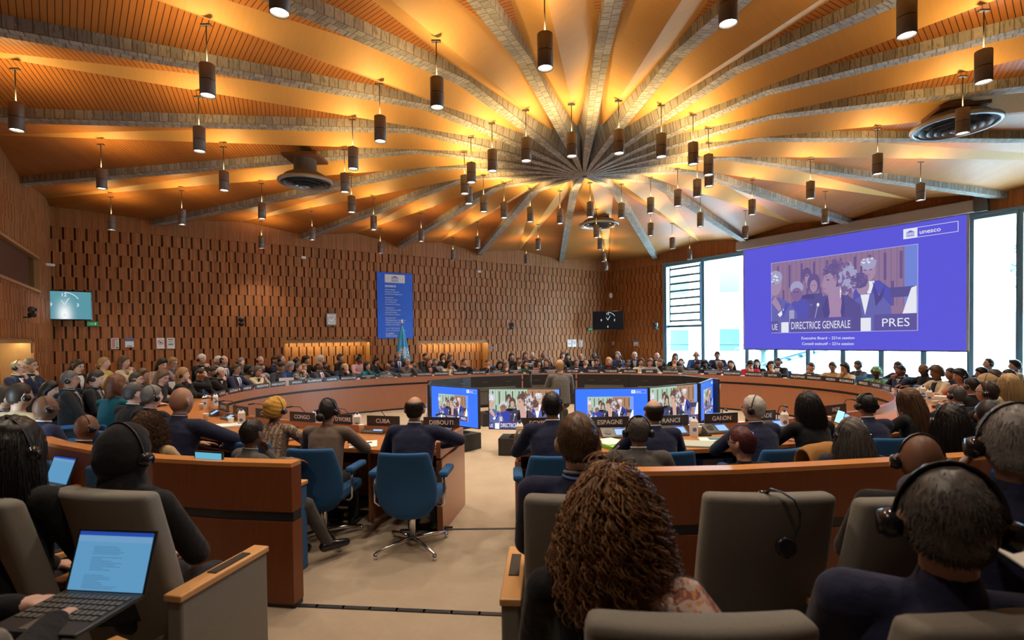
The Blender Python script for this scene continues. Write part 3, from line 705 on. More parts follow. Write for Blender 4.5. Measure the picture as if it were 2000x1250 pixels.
for th, s in ((TH0, -1), (TH1, 1)):
    m = MB(); p0, n = ell(th, 0); p1, _ = ell(th, .80); t = np.array([-n[1], n[0]])*.02*s
    for za, zb, g in ((.66, .80, 0), (.0, .64, .006)):
        t2 = t+np.array([-n[1], n[0]])*g*s
        v = [(*(p0), za), (*(p1), za), (*(p1+t2*2), za), (*(p0+t2*2), za), (*p0, zb), (*p1, zb), (*(p1+t2*2), zb), (*(p0+t2*2), zb)]
        m.add(v, [(0, 3, 2, 1), (4, 5, 6, 7), (0, 1, 5, 4), (1, 2, 6, 5), (2, 3, 7, 6), (3, 0, 4, 7)])
    m.build('end_panel', M['desk'], rt)
for th in np.linspace(TH0+.12, TH1-.12, 26):
    p, n = ell(th, .36); MB().box((p[0], p[1], .34), (.56, .025, .68), math.atan2(n[1], n[0])).build('support_panel', M['desk'], rt)
rd = thing('rear_desk_ring', 'outer curved row of desks behind the oval table along the back', 'table')
RO = 2.15
m = MB(); sweep(m, [(RO, .0), (RO, .72), (RO+.03, .72), (RO+.03, 0)], math.radians(8), math.radians(182), 120); m.build('front_panel', M['desk'], rd)
m = MB(); sweep(m, [(RO+.0, .70), (RO+.0, .74), (RO+.50, .74), (RO+.50, .70)], math.radians(8), math.radians(182), 120); m.build('desktop', M['desktop'], rd)

# ---- parapets in front of the near seats
def bar(mb, pts, th, z0, z1, mi=0, off=0.0, top_mi=None):
    pts = [np.array(p, float) for p in pts]; v = []; nn = []
    for i, p in enumerate(pts):
        t = pts[min(i+1, len(pts)-1)]-pts[max(i-1, 0)]; t /= np.linalg.norm(t); nn.append(np.array([-t[1], t[0]]))
    for p, n in zip(pts, nn):
        a = p+n*off; b = p+n*(off+th); v += [(*a, z0), (*b, z0), (*b, z1), (*a, z1)]
    k = len(pts); f = []; fm = []
    for i in range(k-1):
        for j in range(4): f.append((i*4+j, i*4+(j+1) % 4, i*4+4+(j+1) % 4, i*4+4+j))
    f += [(0, 1, 2, 3), ((k-1)*4+3, (k-1)*4+2, (k-1)*4+1, (k-1)*4)]
    mb.add(v, f, mi)
def parapet(name, label, pts, side):
    t = thing(name, label, 'partition'); s = side
    m = MB(); bar(m, pts, .11*s, .03, .555, 0, .0); m.build('lower_panel', M['parapet'], t)
    m = MB(); bar(m, pts, .09*s, .555, .62, 0, .012*s); bar(m, pts, .09*s, 0, .03, 0, .012*s); m.build('groove', M['groove'], t)
    m = MB(); bar(m, pts, .11*s, .62, .905, 0, 0); m.build('upper_panel', M['parapet'], t)
    m = MB(); bar(m, pts, .11*s, .906, .932, 0, 0); m.build('top_rail', M['parapet_top'], t)
PL = [(-1.405, 3.25), (-1.9, 3.325), (-2.42, 3.45), (-2.97, 3.68), (-3.63, 4.03), (-4.4, 4.55), (-5.2, 5.3)]
PR = [(.36, 2.955), (.87, 2.945), (1.3, 2.96), (1.75, 3.02), (2.29, 3.10), (2.93, 3.22), (3.6, 3.45), (4.4, 3.85), (5.2, 4.4)]
parapet('wood_parapet', 'dark cherry-wood parapet left of the aisle, before the person in a black headscarf', PL, -1)
parapet('wood_parapet', 'dark cherry-wood parapet right of the aisle, behind the empty grey chair', PR, 1)

# ---- seats
def make_blue_chair():
    t = thing('swivel_chair', 'x', 'chair', group='blue swivel chairs at the desks')
    v = []; f = []; n = 9; rows = [(.285, .10, .03), (.325, .185, .015), (.41, .238, .0), (.52, .256, -.01), (.63, .246, -.03), (.73, .226, -.055), (.815, .208, -.078), (.835, .20, -.082)]
    for z, w, y in rows:
        for k in range(n): u = -1+2*k/(n-1); v.append((w*u, y+.045*u*u-.21, z))
    N0 = len(v)
    for z, w, y in rows:
        for k in range(n): u = -1+2*k/(n-1); v.append((w*u*.96, y+.045*u*u-.21+.055, z))
    L = len(rows)
    for i in range(L-1):
        for k in range(n-1):
            a = i*n+k; f.append((a, a+1, a+n+1, a+n)); f.append((N0+a+n, N0+a+n+1, N0+a+1, N0+a))
    for i in range(L-1):
        for k in (0, n-1): a = i*n+k; f.append((a, a+n, N0+a+n, N0+a) if k == 0 else (a+n, a, N0+a, N0+a+n))
    for k in range(n-1): f.append((k, N0+k, N0+k+1, k+1)); a = (L-1)*n+k; f.append((a, a+1, N0+a+1, N0+a))
    b = MB().add(v, f, 0, True).build('backrest', M['bluefab'], t)
    s = b.modifiers.new('sub', 'SUBSURF'); s.levels = s.render_levels = 1
    MB().box((0, .06, .425), (.47, .46, .09)).build('seat', M['bluefab'], t, bevel=.035)
    for sx in (-1, 1):
        a = MB().box((sx*.285, .02, .635), (.075, .30, .05)).build('armrest', M['bluefab'], t, bevel=.02)
        MB().tube([(sx*.285, -.08, .62), (sx*.285, -.08, .40), (sx*.255, -.06, .37), (sx*.17, -.02, .37)], .011, 8).build('arm_post', M['chrome'], a)
    MB().lathe([(.026, .07), (.026, .38)], n=14).build('column', M['chrome'], t)
    for k in range(4):
        a = PI/4+k*PI/2; c, s_ = math.cos(a), math.sin(a)
        MB().tube([(0, 0, .085), (c*.18, s_*.18, .07), (c*.33, s_*.33, .045)], [.022, .016, .013], 8).lathe([(.016, 0), (.016, .045)], (c*.33, s_*.33, 0), 10).build('base_leg', M['chrome'], t)
    return t
def make_grey_chair(name, fab, label, group):
    t = thing(name, label, 'chair', group=group)
    b = MB(); rows = [(.40, .03), (.60, -.0), (.82, -.05), (1.09, -.115)] if name[0] == 'a' else [(.40, .03), (.55, .02), (.70, .0), (.84, -.015)]; n = 7; v = []; f = []
    for side in (0, 1):
        for z, y in rows:
            for k in range(n):
                u = -1+2*k/(n-1); w = .256-.010*abs(z-.7); v.append((w*u*(.97 if side else 1), y-.20+.035*u*u*(1 if not side else .6)+(.12 if side else 0)-(.02*(z-.4) if side else 0), z))
    L = len(rows); N0 = L*n
    for i in range(L-1):
        for k in range(n-1): a = i*n+k; f += [(a, a+1, a+n+1, a+n), (N0+a+n, N0+a+n+1, N0+a+1, N0+a)]
        a = i*n; f.append((a, a+n, N0+a+n, N0+a)); a = i*n+n-1; f.append((a+n, a, N0+a, N0+a+n))
    for k in range(n-1): f.append((k, N0+k, N0+k+1, k+1)); a = (L-1)*n+k; f.append((a, a+1, N0+a+1, N0+a))
    o = b.add(v, f, 0, True).build('backrest', fab, t)
    bv = o.modifiers.new('bevel', 'BEVEL'); bv.width = .03; bv.segments = 3; bv.limit_method = 'ANGLE'; bv.angle_limit = .9
    MB().box((0, .09, .41), (.50, .50, .13)).build('seat', fab, t, bevel=.04)
    for sx in (-1, 1):
        q = MB().box((sx*.31, .05, .315), (.075, .52, .63)).build('side_panel', fab, t, bevel=.012)
        w_ = MB().box((sx*.31, .05, .645), (.088, .535, .03)).build('arm_cap', M['armwood'], t, bevel=.006)
        MB().box((sx*.31, .10, .662), (.045, .22, .006)).build('control_panel', M['black'], w_)
    return t
BLUE = make_blue_chair(); GREY = make_grey_chair('auditorium_chair', M['greyfab'], 'x', 'grey auditorium chairs'); FIXB = make_grey_chair('fixed_chair', M['bluefab'], 'x', 'blue fixed chairs before the parapets')
index_kids(); used = {}
def chair(src, x, y, rz, label, group=None):
    if src.name not in used:
        used[src.name] = 1; src.location = (x, y, 0); src.rotation_euler = (0, 0, rz); src['label'] = label; return src
    return copy_thing(src, (x, y, 0), rz, label, group)

# ---- name plates on the lip of the ring table
def name_plate(p, n, lines, label, group, w=.385, h=.100, z=.80, both=True, tw=.93):
    t = thing('name_plate', label, 'name plate', (p[0], p[1], z), math.atan2(n[1], n[0])-PI/2, group)   # local -y faces the ring centre
    MB().box((0, 0, h/2), (w, .012, h)).box((0, 0, .004), (w*.9, .05, .008)).build('panel', M['plate'], t)
    lh = h*.42 if len(lines) == 1 else h*.27
    for side in ((-1, 1) if both else (-1,)):
        mb = MB()
        for i, s in enumerate(lines):
            zc = h*.29 if len(lines) == 1 else h*(.56-.42*i)
            put_text(mb, s, 0, zc, lh, 0, w*tw, bold=.012)
        vv = np.array(mb.v) if mb.v else np.zeros((0, 3))
        if len(vv) == 0: continue
        if side == 1: vv[:, 0] *= -1
        vv[:, 1] = side*.0072
        mb.v = [tuple(q) for q in vv]
        if side == 1: mb.f = [tuple(reversed(q)) for q in mb.f]
        mb.build('lettering', M['letter'], t)
FARP = [(416, ['BANGLADESH']), (431, ['AUTRICHE']), (454.5, ['AUSTRALIE']), (480.5, ['ARMENIE']), (511, ['ARGENTINE']), (542, ['ARABIE SAOUDITE']), (578.5, ['ANGOLA']), (613, ['ALLEMAGNE']), (646.5, ['ALBANIE']), (679.5, ['AFRIQUE DU SUD']), (718, ['VICE-PRESIDENTE', 'HAITI']), (753.5, ['VICE-PRESIDENTE', 'ETATS-UNIS D’AMERIQUE']), (792, ['VICE-PRESIDENT', 'BOTSWANA']), (828, ['CONSEILLER JURIDIQUE']), (862, ['DIRECTRICE GENERALE']), (899, ['PRESIDENTE']), (935, ['SECRETAIRE']), (970, ['PRESIDENT', 'DU COMITE SPECIAL']), (1006.5, ['VICE-PRESIDENTE', 'OMAN']), (1043, ['VICE-PRESIDENT', 'AZERBAIDJAN']), (1076, ['VICE-PRESIDENT', 'SLOVAQUIE']), (1117.5, ['VIET NAM']), (1157.5, ['TÜRKIYE']), (1193, ['TCHEQUIE']), (1230, ['SRI LANKA']), (1268, ['SERBIE']), (1309, ['SAINTE-LUCIE']), (1348, ['ROYAUME-UNI DE GRANDE-BRETAGNE', 'ET D’IRLANDE DU NORD']), (1391, ['REPUBLIQUE-UNIE DE', 'TANZANIE']), (1429, ['REPUBLIQUE DOMINICAINE']), (1472, ['REPUBLIQUE DE COREE']), (1509, ['QATAR']), (1558.5, ['PHILIPPINES']), (1590.5, ['PARAGUAY']), (1623, ['NIGERIA']), (1653.5, ['MOZAMBIQUE']), (1687, ['MEXIQUE']), (1712, ['MAURICE']), (1732.5, ['LITUANIE']), (1751, ['LIBERIA'])]
for px, ln in FARP:
    th = ring_px(px, .03, True); p, n = ell(th, .03)
    name_plate(p, n, ln, 'black name plate reading %s on the far table edge' % ' '.join(ln), 'name plates on the oval table')
NEARP = [(434, 'CHYPRE'), (467, 'CHILI'), (516, 'CHINE'), (588, 'CONGO'), (657, 'CÔTE D’IVOIRE'), (746, 'CUBA'), (860, 'DJIBOUTI'), (1053, 'EGYPTE'), (1190, 'ESPAGNE'), (1308, 'FRANCE'), (1408, 'GABON'), (1485, 'GRENADE'), (1632, 'INDE')]
for px, s in NEARP:
    th = ring_px(px, .03, False); p, n = ell(th, .03)
    name_plate(p, n, [s], 'black name plate reading %s on the near table edge' % s, 'name plates on the oval table', .385, .105)
BACKP = [(474, 'EX'), (521, 'CLT'), (660, 'ADM'), (746, 'DIR'), (783, 'DG'), (857, 'CX'), (969, 'GBS'), (1001, 'GBS/C'), (1040, 'IOC'), (1077, 'LAS'), (1109, 'SP'), (1135, 'HR'), (1174, 'DBM'), (1200, 'ADG'), (1243, 'CI/HRS'), (1308, 'CFS'), (1348, 'OPE/CPE')]
for px, s in BACKP:
    th = ring_px(px, RO+.05, True); p, n = ell(th, RO+.05)
    name_plate(p, n, [s], 'small black name plate reading %s on the rear row of desks' % s, 'name plates on the rear desks', .34, .10, .74, False, .6)

# ---- cups, cartons, consoles, papers on the desks
cupm = MB().lathe([(.026, 0), (.034, .085), (.0355, .09), (.033, .09), (.026, .008), (.001, .008)], n=14).mesh('paper_cup', M['cup'])
cartm = MB().box((0, 0, .075), (.07, .07, .15)).add([(-.035, -.035, .15), (.035, -.035, .15), (.035, .035, .15), (-.035, .035, .15), (-.02, 0, .185), (.02, 0, .185)], [(0, 1, 5, 4), (1, 2, 5), (2, 3, 4, 5), (3, 0, 4)], 0).mesh('carton_body', M['carton'])
capm = MB().lathe([(.013, .175), (.013, .20)], n=12).mesh('cap', M['cap'])
labm = MB(); disc(labm, 0, .07, .02, .02, -.0365, 0, 16); labm = labm.mesh('print', M['signblue'])
def cup(x, y, z, label): o = put(bpy.data.objects.new('paper_cup', cupm), None, None, label, 'cup', 'paper cups on the desks'); o.location = (x, y, z)
def carton(x, y, z, label, rz=0):
    t = thing('water_carton', label, 'carton', (x, y, z), rz, 'white water cartons on the desks')
    for nm, me in (('body', cartm), ('cap', capm), ('print', labm)): put(bpy.data.objects.new(nm, me), t)
CUPF = [(662, 'ALBANIE', 'AFRIQUE DU SUD'), (698, 'AFRIQUE DU SUD', 'HAITI'), (735, 'HAITI', 'ETATS-UNIS'), (772, 'ETATS-UNIS', 'BOTSWANA'), (808.5, 'BOTSWANA', 'CONSEILLER JURIDIQUE'), (844, 'CONSEILLER JURIDIQUE', 'DIRECTRICE GENERALE'), (881, 'DIRECTRICE GENERALE', 'PRESIDENTE'), (916, 'PRESIDENTE', 'SECRETAIRE'), (951.5, 'SECRETAIRE', 'COMITE SPECIAL'), (988, 'COMITE SPECIAL', 'OMAN'), (1024, 'OMAN', 'AZERBAIDJAN'), (1136, 'VIET NAM', 'TÜRKIYE'), (1175, 'TÜRKIYE', 'TCHEQUIE'), (1211, 'TCHEQUIE', 'SRI LANKA'), (1249, 'SRI LANKA', 'SERBIE'), (1289, 'SERBIE', 'SAINTE-LUCIE'), (1328, 'SAINTE-LUCIE', 'ROYAUME-UNI'), (1370, 'ROYAUME-UNI', 'TANZANIE'), (1451, 'REPUBLIQUE DOMINICAINE', 'COREE'), (1533, 'QATAR', 'PHILIPPINES')]
for px, a, b in CUPF:
    th = ring_px(px, .10, True); p, _ = ell(th, .10)
    cup(p[0], p[1], .72, 'white paper cup between the %s and %s plates' % (a, b))
for px, py, lb in ((707, 838, 'white paper cup on the desk left of the loudspeaker by the CUBA plate'), (606, 825, 'white cup on the desk right of the CONGO plate'), (451, 824, 'white paper cup on the left desk, front of the two'), (402, 815, 'white paper cup on the left desk beside the bald person in navy'), (1364, 842, 'white cup with logo before the GABON plate'), (1617, 822, 'white cup on the desk by the INDE plate'), (1826, 790, 'white paper cup in the clutter at the right desk'), (393, 795, 'white cup at the far left table corner')):
    p = at_h(px, py, .76); cup(p[0], p[1], .72, lb)
for px, py, lb, r in ((472, 818, 'white water carton with blue cap on the left desk before the CHILI plate', .3), (421, 783, 'white water carton with blue cap on the left desk by the AUTRICHE plate', .6), (400, 786, 'white water carton on the left desk, farthest left of the cartons', .5), (698, 826, 'white water carton with blue cap beside the IVOIRE plate', .1), (616, 820, 'white water carton with blue cap right of the CONGO plate', .1), (1015, 846, 'white water carton with blue cap at the left edge of the EGYPTE plate', 0), (1355, 836, 'white water carton with blue cap between the FRANCE and GABON plates', -.1), (1532, 822, 'white water carton right of the GRENADE plate', -.3), (1815, 775, 'white water carton in the clutter at the right desk', -.6), (1803, 768, 'second water carton in the clutter at the right desk', -.6)):
    p = at_h(px, py, .80); carton(p[0], p[1], .72, lb, r)
M['scr_on'] = emis('console_screen', (.32, .55, .95), 1.1); M['scr_bar'] = emis('console_screen_bar', (.08, .10, .5), 1.1)
def console(px, py, label):
    p = at_h(px, py, .76); d = p[:2]-TC; nn = np.array([d[0]/TA**2, d[1]/TB**2]); nn /= np.linalg.norm(nn)
    t = thing('microphone_console', label, 'console', (p[0], p[1], .721), math.atan2(nn[1], nn[0])+PI/2, 'microphone consoles on the oval table')
    # local +y points to the ring centre... user sits at -y
    pr = [(-.07, 0), (-.07, .018), (.06, .085), (.075, .085), (.075, 0)]; v = [(sx*.13, y, z) for sx in (-1, 1) for y, z in pr]
    MB().add(v, [(0, 1, 2, 3, 4), (9, 8, 7, 6, 5)]+[(i, i+5, (i+1) % 5+5, (i+1) % 5) for i in range(5)]).build('body', M['darkgrey'], t)
    sl = math.atan2(.067, .13); T = lambda x, a, e=.0015: (x, -.07+a*math.cos(sl)-e*math.sin(sl), .018+a*math.sin(sl)+e*math.cos(sl))
    MB().add([T(-.002, .012), T(.122, .012), T(.122, .138), T(-.002, .138)], [(0, 1, 2, 3)]).build('bezel', M['black'], t)
    MB().add([T(.006, .022, .003), T(.115, .022, .003), T(.115, .128, .003), T(.006, .128, .003)], [(0, 1, 2, 3)], 0).add([T(.006, .112, .004), T(.115, .112, .004), T(.115, .128, .004), T(.006, .128, .004)], [(0, 1, 2, 3)], 1).build('screen', [M['scr_on'], M['scr_bar']], t)
    MB().add([T(-.066+.036*math.cos(a), .075+.036*math.sin(a), .004) for a in np.linspace(0, 2*PI, 20, False)], [tuple(range(20))]).build('speaker', M['black'], t)
    MB().tube([(.10, .06, .08), (.10, .05, .17), (.08, .0, .235), (.05, -.09, .25)], .0045, 6).build('gooseneck', M['black'], t)
    MB().capsule((.05, -.085, .25), (.035, -.135, .245), .011, .011, 8).build('microphone', M['black'], t)
for px, py, lb in ((418, 806, 'screen console with microphone by the CHYPRE plate'), (449, 813, 'screen console with microphone before the CHILI plate'), (505, 820, 'screen console with microphone left of the orange headwrap'), (577, 827, 'screen console with microphone before the CONGO plate'), (662, 833, 'screen console with microphone before the IVOIRE plate'), (732, 838, 'screen console with round loudspeaker before the CUBA plate'), (855, 846, 'console with gooseneck microphone before the DJIBOUTI plate'), (1200, 846, 'screen console before the ESPAGNE plate'), (1316, 842, 'screen console with microphone before the FRANCE plate'), (1398, 838, 'screen console with round loudspeaker before the GABON plate'), (1512, 830, 'screen console before the GRENADE plate'), (1645, 815, 'screen console before the INDE plate')):
    console(px, py, lb)
def flat(name, px, py, w, h, rz, mat, label, cat, z=.722, th=.006, kids=()):
    p = at_h(px, py, z); t = thing(name, label, cat, (p[0], p[1], z), rz)
    MB().box((0, 0, th/2), (w, h, th)).build('sheets' if cat == 'papers' else 'body', mat, t)
    for nm, c, s, mm in kids: MB().box((c[0], c[1], th+c[2]), s).build(nm, mm, t)
    return t
flat('paper_stack', 710, 868, .25, .30, .25, M['paper'], 'white sheets of paper on the desk beside the brown jacket', 'papers')
p = at_h(712, 866, .73); o = thing('pen', 'dark pen lying on the white sheets by the brown jacket', 'pen', (p[0], p[1], .734), .5); MB().tube([(-.07, 0, 0), (.07, 0, 0)], .005, 8).build('barrel', M['gloss'], o); MB().tube([(.06, 0, 0), (.075, 0, 0)], [.0052, .002], 8).build('tip', M['grey'], o)
flat('paper_stack', 440, 834, .34, .26, .5, M['paper'], 'thick stack of white papers on the left desk before the bald person', 'papers', th=.025)
flat('paper_stack', 880, 862, .22, .28, -.1, M['paper'], 'papers at the right end of the left desk under the navy sleeve', 'papers')
flat('paper_folder', 1360, 868, .34, .27, -.25, plain('pale_green_folder', (.40, .47, .42), .6), 'pale green folder on the desk right of the FRANCE plate', 'folder', th=.012)
flat('paper_stack', 1395, 860, .27, .22, -.2, M['paper'], 'white papers under the teal phone before the GABON plate', 'papers')
flat('mobile_phone', 1400, 857, .15, .075, -.15, plain('teal_case', (.10, .33, .36), .35), 'teal phone lying on the white papers before the GABON plate', 'phone', .730, .009)
flat('tablet_computer', 1366, 849, .20, .13, -.1, M['gloss'], 'closed dark tablet on the desk before the FRANCE and GABON plates', 'tablet', .722, .014)
flat('paper_folder', 1198, 871, .26, .34, .5, M['green'], 'lime green folder with loose sheets on the desk by the ESPAGNE plate', 'folder', th=.03, kids=(('loose_sheet', (.0, .05, .004), (.24, .26, .004), M['paper']),))
flat('paper_stack', 1560, 826, .26, .20, -.4, M['paper'], 'white papers on the desk by the black bob hair', 'papers')
p = at_h(1637, 812, .82); t = thing('smartphone', 'phone propped upright showing a bright screen by the INDE plate', 'phone', (p[0], p[1], .76), -.5)
MB().box((0, 0, .05), (.075, .008, .15)).build('body', M['gloss'], t).rotation_euler = (-.35, .3, 0); o = MB().box((0, -.006, .05), (.066, .003, .135)).build('screen', emis('phone_screen', (.35, .85, .95), 1.6), t); o.rotation_euler = (-.35, .3, 0)
for i, (px, py, mt, lb, cat) in enumerate(((1795, 776, M['signblue'], 'stack of blue and white books in the clutter at the right desk', 'books'), (1842, 778, M['paper'], 'white paper pile at the right end of the right desk', 'papers'), (1800, 757, M['signblue'], 'blue and white brochures behind the LIBERIA plate', 'brochures'))):
    p = at_h(px, py, .76); t = thing('book_stack' if i != 1 else 'paper_stack', lb, cat, (p[0], p[1], .721), -.8)
    for k in range(3): MB().box((.01*k, 0, .012+.024*k), (.24, .17, .022)).build('book', [mt, M['paper'], mt][k], t)
p = at_h(1378, 886, .60); th = ring_px(1380, .5, False); p, n = ell(th, .52); t = thing('ring_binder', 'blue ring binder with pink label lying on the shelf under the desk', 'binder', (p[0], p[1], .521), math.atan2(n[1], n[0])+PI/2)
MB().box((0, .0, .04), (.32, .27, .07)).build('cover', M['signblue'], t); MB().box((-.03, -.137, .04), (.20, .003, .055)).build('spine_label', plain('pink_label', (.62, .45, .44), .7), t); o = MB(); disc(o, .115, .04, .014, .014, -.1375, 0, 14); o.build('finger_ring', M['grey'], t)

# ---- monitors in the middle of the ring
TVW, TVH = 1.08, .62
tvslide = slide(TVW-.03, TVH-.03, 'tv', (.17, .14, .80, .80)); tvfull = picture(TVW-.03, TVH-.03, 'tv'); tvpic = picture((TVW-.03)*.63, (TVH-.03)*.66, 'tv')
def monitor(a, b, label, mode, box=True):
    """a, b = floor points of the left and right edge as seen from its front."""
    a = np.array(a); b = np.array(b); c = (a+b)/2; d = b-a; rz = math.atan2(d[1], d[0])
    t = thing('monitor', label, 'monitor', (c[0], c[1], .25), rz, 'monitors standing in a ring inside the table')
    MB().box((0, .03, .41), (TVW, .045, TVH)).build('housing', M['black'], t, bevel=.008)
    MB().box((0, .065, .33), (TVW*.72, .05, TVH*.55)).box((0, .094, .44), (TVW*.74, .012, .014)).box((-.25, .056, .60), (.12, .01, .01)).box((.25, .056, .60), (.12, .01, .01)).box((.40, .056, .32), (.05, .02, .10)).build('back_cover', M['darkgrey'], t)
    MB().box((0, .03, .05), (.06, .05, .12)).box((0, .02, .008), (.42, .24, .016)).build('stand', M['gloss'], t)
    if mode == 'slide':
        o = put(bpy.data.objects.new('screen', tvslide), t); o.location = (-(TVW-.03)/2, .006, .115); q = put(bpy.data.objects.new('relayed_picture', tvpic), o); q.location = ((TVW-.03)*.17, -.001, (TVH-.03)*.14)
    else:
        o = put(bpy.data.objects.new('screen', tvfull), t); o.location = (-(TVW-.03)/2, .006, .115)
    if box:
        q = np.array([-d[1], d[0]])/np.linalg.norm(d)*.03
        bt = thing('black_plinth', 'black box under '+label.replace('monitor', 'the monitor', 1), 'plinth', (c[0]+q[0], c[1]+q[1], 0), rz, 'black boxes under the monitors')
        MB().box((0, 0, .125), (.72, .42, .245)).build('carcass', M['black'], bt)
MON = [((-1.36, 8.45), (-.50, 7.72), 'monitor with blue slide, leftmost of those facing the camera', 'slide'), ((-.37, 7.72), (.70, 7.55), 'monitor showing a large face, behind the EGYPTE plate', 'full'), ((.91, 7.55), (1.98, 7.52), 'monitor with blue slide, behind the ESPAGNE plate', 'slide'),
       ((2.04, 7.58), (2.90, 8.12), 'monitor showing people, behind the FRANCE plate', 'full'), ((3.02, 8.20), (3.50, 8.98), 'monitor with blue slide, rightmost and seen at a slant', 'slide'),
       ((3.52, 9.05), (3.30, 9.72), 'monitor seen from behind, at the right end of the far row', 'full'), ((3.26, 9.80), (2.42, 10.22), 'monitor seen from behind, fifth from the left of the far row', 'slide'), ((2.36, 10.36), (1.36, 10.60), 'monitor seen from behind, right of the seated camera operator', 'full'), ((1.28, 10.64), (.24, 10.66), 'monitor seen from behind, left of the camera operator', 'slide'), ((.14, 10.56), (-.80, 10.20), 'monitor seen from behind, second from left of the far row', 'full'), ((-.88, 10.15), (-1.50, 9.50), 'monitor seen from behind, its back blue, left of the far row', 'slide'), ((-1.52, 9.45), (-1.42, 8.55), 'monitor seen edge-on at the far left of the ring', 'full')]
for a, b, lb, md in MON: monitor(a, b, lb, md)
t = thing('video_camera', 'black video camera on a tripod column before the camera operator', 'camera', tuple(at_d(1036, 735, 9.95)[:2])+(0,), PI)
for k in range(3): a = 2*PI*k/3+.4; MB().tube([(0, 0, .62), (.26*math.cos(a), .26*math.sin(a), .0)], .014, 7).build('tripod_leg', M['black'], t)
MB().lathe([(.022, .55), (.022, 1.08)], n=10).build('column', M['black'], t); MB().box((0, 0, 1.17), (.12, .26, .12)).build('camera_body', M['darkgrey'], t, bevel=.015); MB().tube([(0, .12, 1.17), (0, .20, 1.17)], .04, 12).build('lens', M['black'], t); MB().box((-.10, -.06, 1.20), (.08, .02, .07)).build('viewfinder', M['black'], t)

# ---- things on the walls
def wall_thing(name, label, cat, px0, py0, px1, py1, wall=1, group=None, off=.065):
    fn = {1: (d1, n1*-1, W1), 2: (e2, -d1, None), 3: (e2, d1, None)}[wall]
    d = lambda x, y: ray(x, y)
    def hit(x, y):
        r = ray(x, y)
        t = (W1-off)/(r[:2]@n1) if wall == 1 else ((COR@d1-off)/(r[:2]@d1) if wall == 2 else (LEF@d1+off)/(r[:2]@d1))
        return r*t+[0, 0, CH]
    a = hit(px0, py1); b = hit(px1, py0); a2 = hit(px0, py0); al = fn[0]
    w_ = abs((b[:2]-a[:2])@al); h_ = (a2[2]-a[2]+b[2]-hit(px1, py1)[2])/2; c = (a+b)/2
    rz = math.atan2(d1[1], d1[0]) if wall == 1 else (math.atan2(e2[1], e2[0]) if wall == 2 else math.atan2(-e2[1], -e2[0]))
    t = thing(name, label, cat, (c[0], c[1], c[2]), rz, group); return t, w_, h_
t, w_, h_ = wall_thing('wall_banner', 'tall blue banner with white logo and text on the back wall', 'banner', 738, 534, 805, 662)
MB().box((0, 0, 0), (w_, .02, h_)).build('board', plain('banner_blue', (.006, .10, .62), .5), t)
m = MB(); L_ = -w_/2+w_*.215
rect(m, L_, h_/2-h_*.155, L_+w_*.565, h_/2-h_*.03, -.0115, 0); put_text(m, 'unesco', L_, h_/2-h_*.222, h_*.044, -.0115, w_*.57, 'l', 0, .02)
TXT = ['United Nations', 'Educational, Scientific', 'and Cultural Organization', '', 'Organisation', 'des Nations Unies', 'pour l’éducation,', 'la science et la culture', '', 'Organización', 'de las Naciones Unidas', 'para la Educación,', 'la Ciencia y la Cultura', '', 'Организация', 'Объединенных Наций по', 'вопросам образования,', 'науки и культуры', '', 'منظمة الأمم المتحدة', 'للتربية والعلم والثقافة', '', '联合国教育、', '科学及文化组织']
z = h_/2-h_*.27
pm_ = MB()
for s in TXT+['']:
    if s: put_text(pm_, s, L_, z, h_*.0185, -.0115, w_*.56, 'l', 0, .01)
    elif pm_.v: pm_.build('text_block', M['white'], t); pm_ = MB()
    z -= h_*(.0335 if s else .020)
for sx in (-1, 1):
    for sz in (-1, 1): disc(m, sx*w_*.44, sz*h_*.45, .008, .008, -.0115, 0, 8)
m.build('white_print', M['white'], t); m = MB(); temple(m, L_+w_*.28, h_/2-h_*.135, w_*.2, h_*.085, -.0135, 0); m.build('temple_emblem', M['signblue'], t)
# flag on its pole before the banner
fp = at_d(786, 690, 16.0); t = thing('flag', 'light blue flag with white emblem draped on a pole before the banner', 'flag', (fp[0], fp[1], 0), math.atan2(d1[1], d1[0]))
MB().lathe([(.014, 0), (.014, 2.24)], n=10).lathe([(.16, 0), (.16, .02), (.03, .05)], n=20).build('pole', M['chrome'], t); MB().lathe([(.015, 2.24), (.035, 2.27), (.03, 2.31), (.004, 2.37)], n=10).build('finial', M['white'], t)
v = []; f = []; n = 64; rows = 24
for i in range(rows+1):
    z = 2.17-1.45*i/rows; R_ = .02+.235*(i/rows)**.75
    for k in range(n):
        a = 2*PI*k/n; r = R_*(1+.22*math.sin(a*7+i*.06)*min(1, i/6)); v.append((r*math.cos(a)+.03*i/rows, .75*r*math.sin(a)-.0, z))
f = [(i*n+k, i*n+(k+1) % n, (i+1)*n+(k+1) % n, (i+1)*n+k) for i in range(rows) for k in range(n)]
flagm, nt, p_ = nmat('flag_blue'); p_.inputs['Roughness'].default_value = .8
tc = N(nt, 'ShaderNodeTexCoord'); sx = N(nt, 'ShaderNodeSeparateXYZ'); nt.links.new(tc.outputs['Object'], sx.inputs[0])
xx = math_n(nt, 'SUBTRACT', sx.outputs[0], .03); zz = math_n(nt, 'SUBTRACT', sx.outputs[2], 1.33)
rr = math_n(nt, 'SQRT', math_n(nt, 'ADD', math_n(nt, 'MULTIPLY', xx, xx), math_n(nt, 'MULTIPLY', zz, zz)))
ring = math_n(nt, 'LESS_THAN', math_n(nt, 'FRACT', math_n(nt, 'MULTIPLY', rr, 19)), .42)
ang = math_n(nt, 'ARCTAN2', zz, xx); spoke = math_n(nt, 'LESS_THAN', math_n(nt, 'ABSOLUTE', math_n(nt, 'SINE', math_n(nt, 'MULTIPLY', ang, 4))), .22)
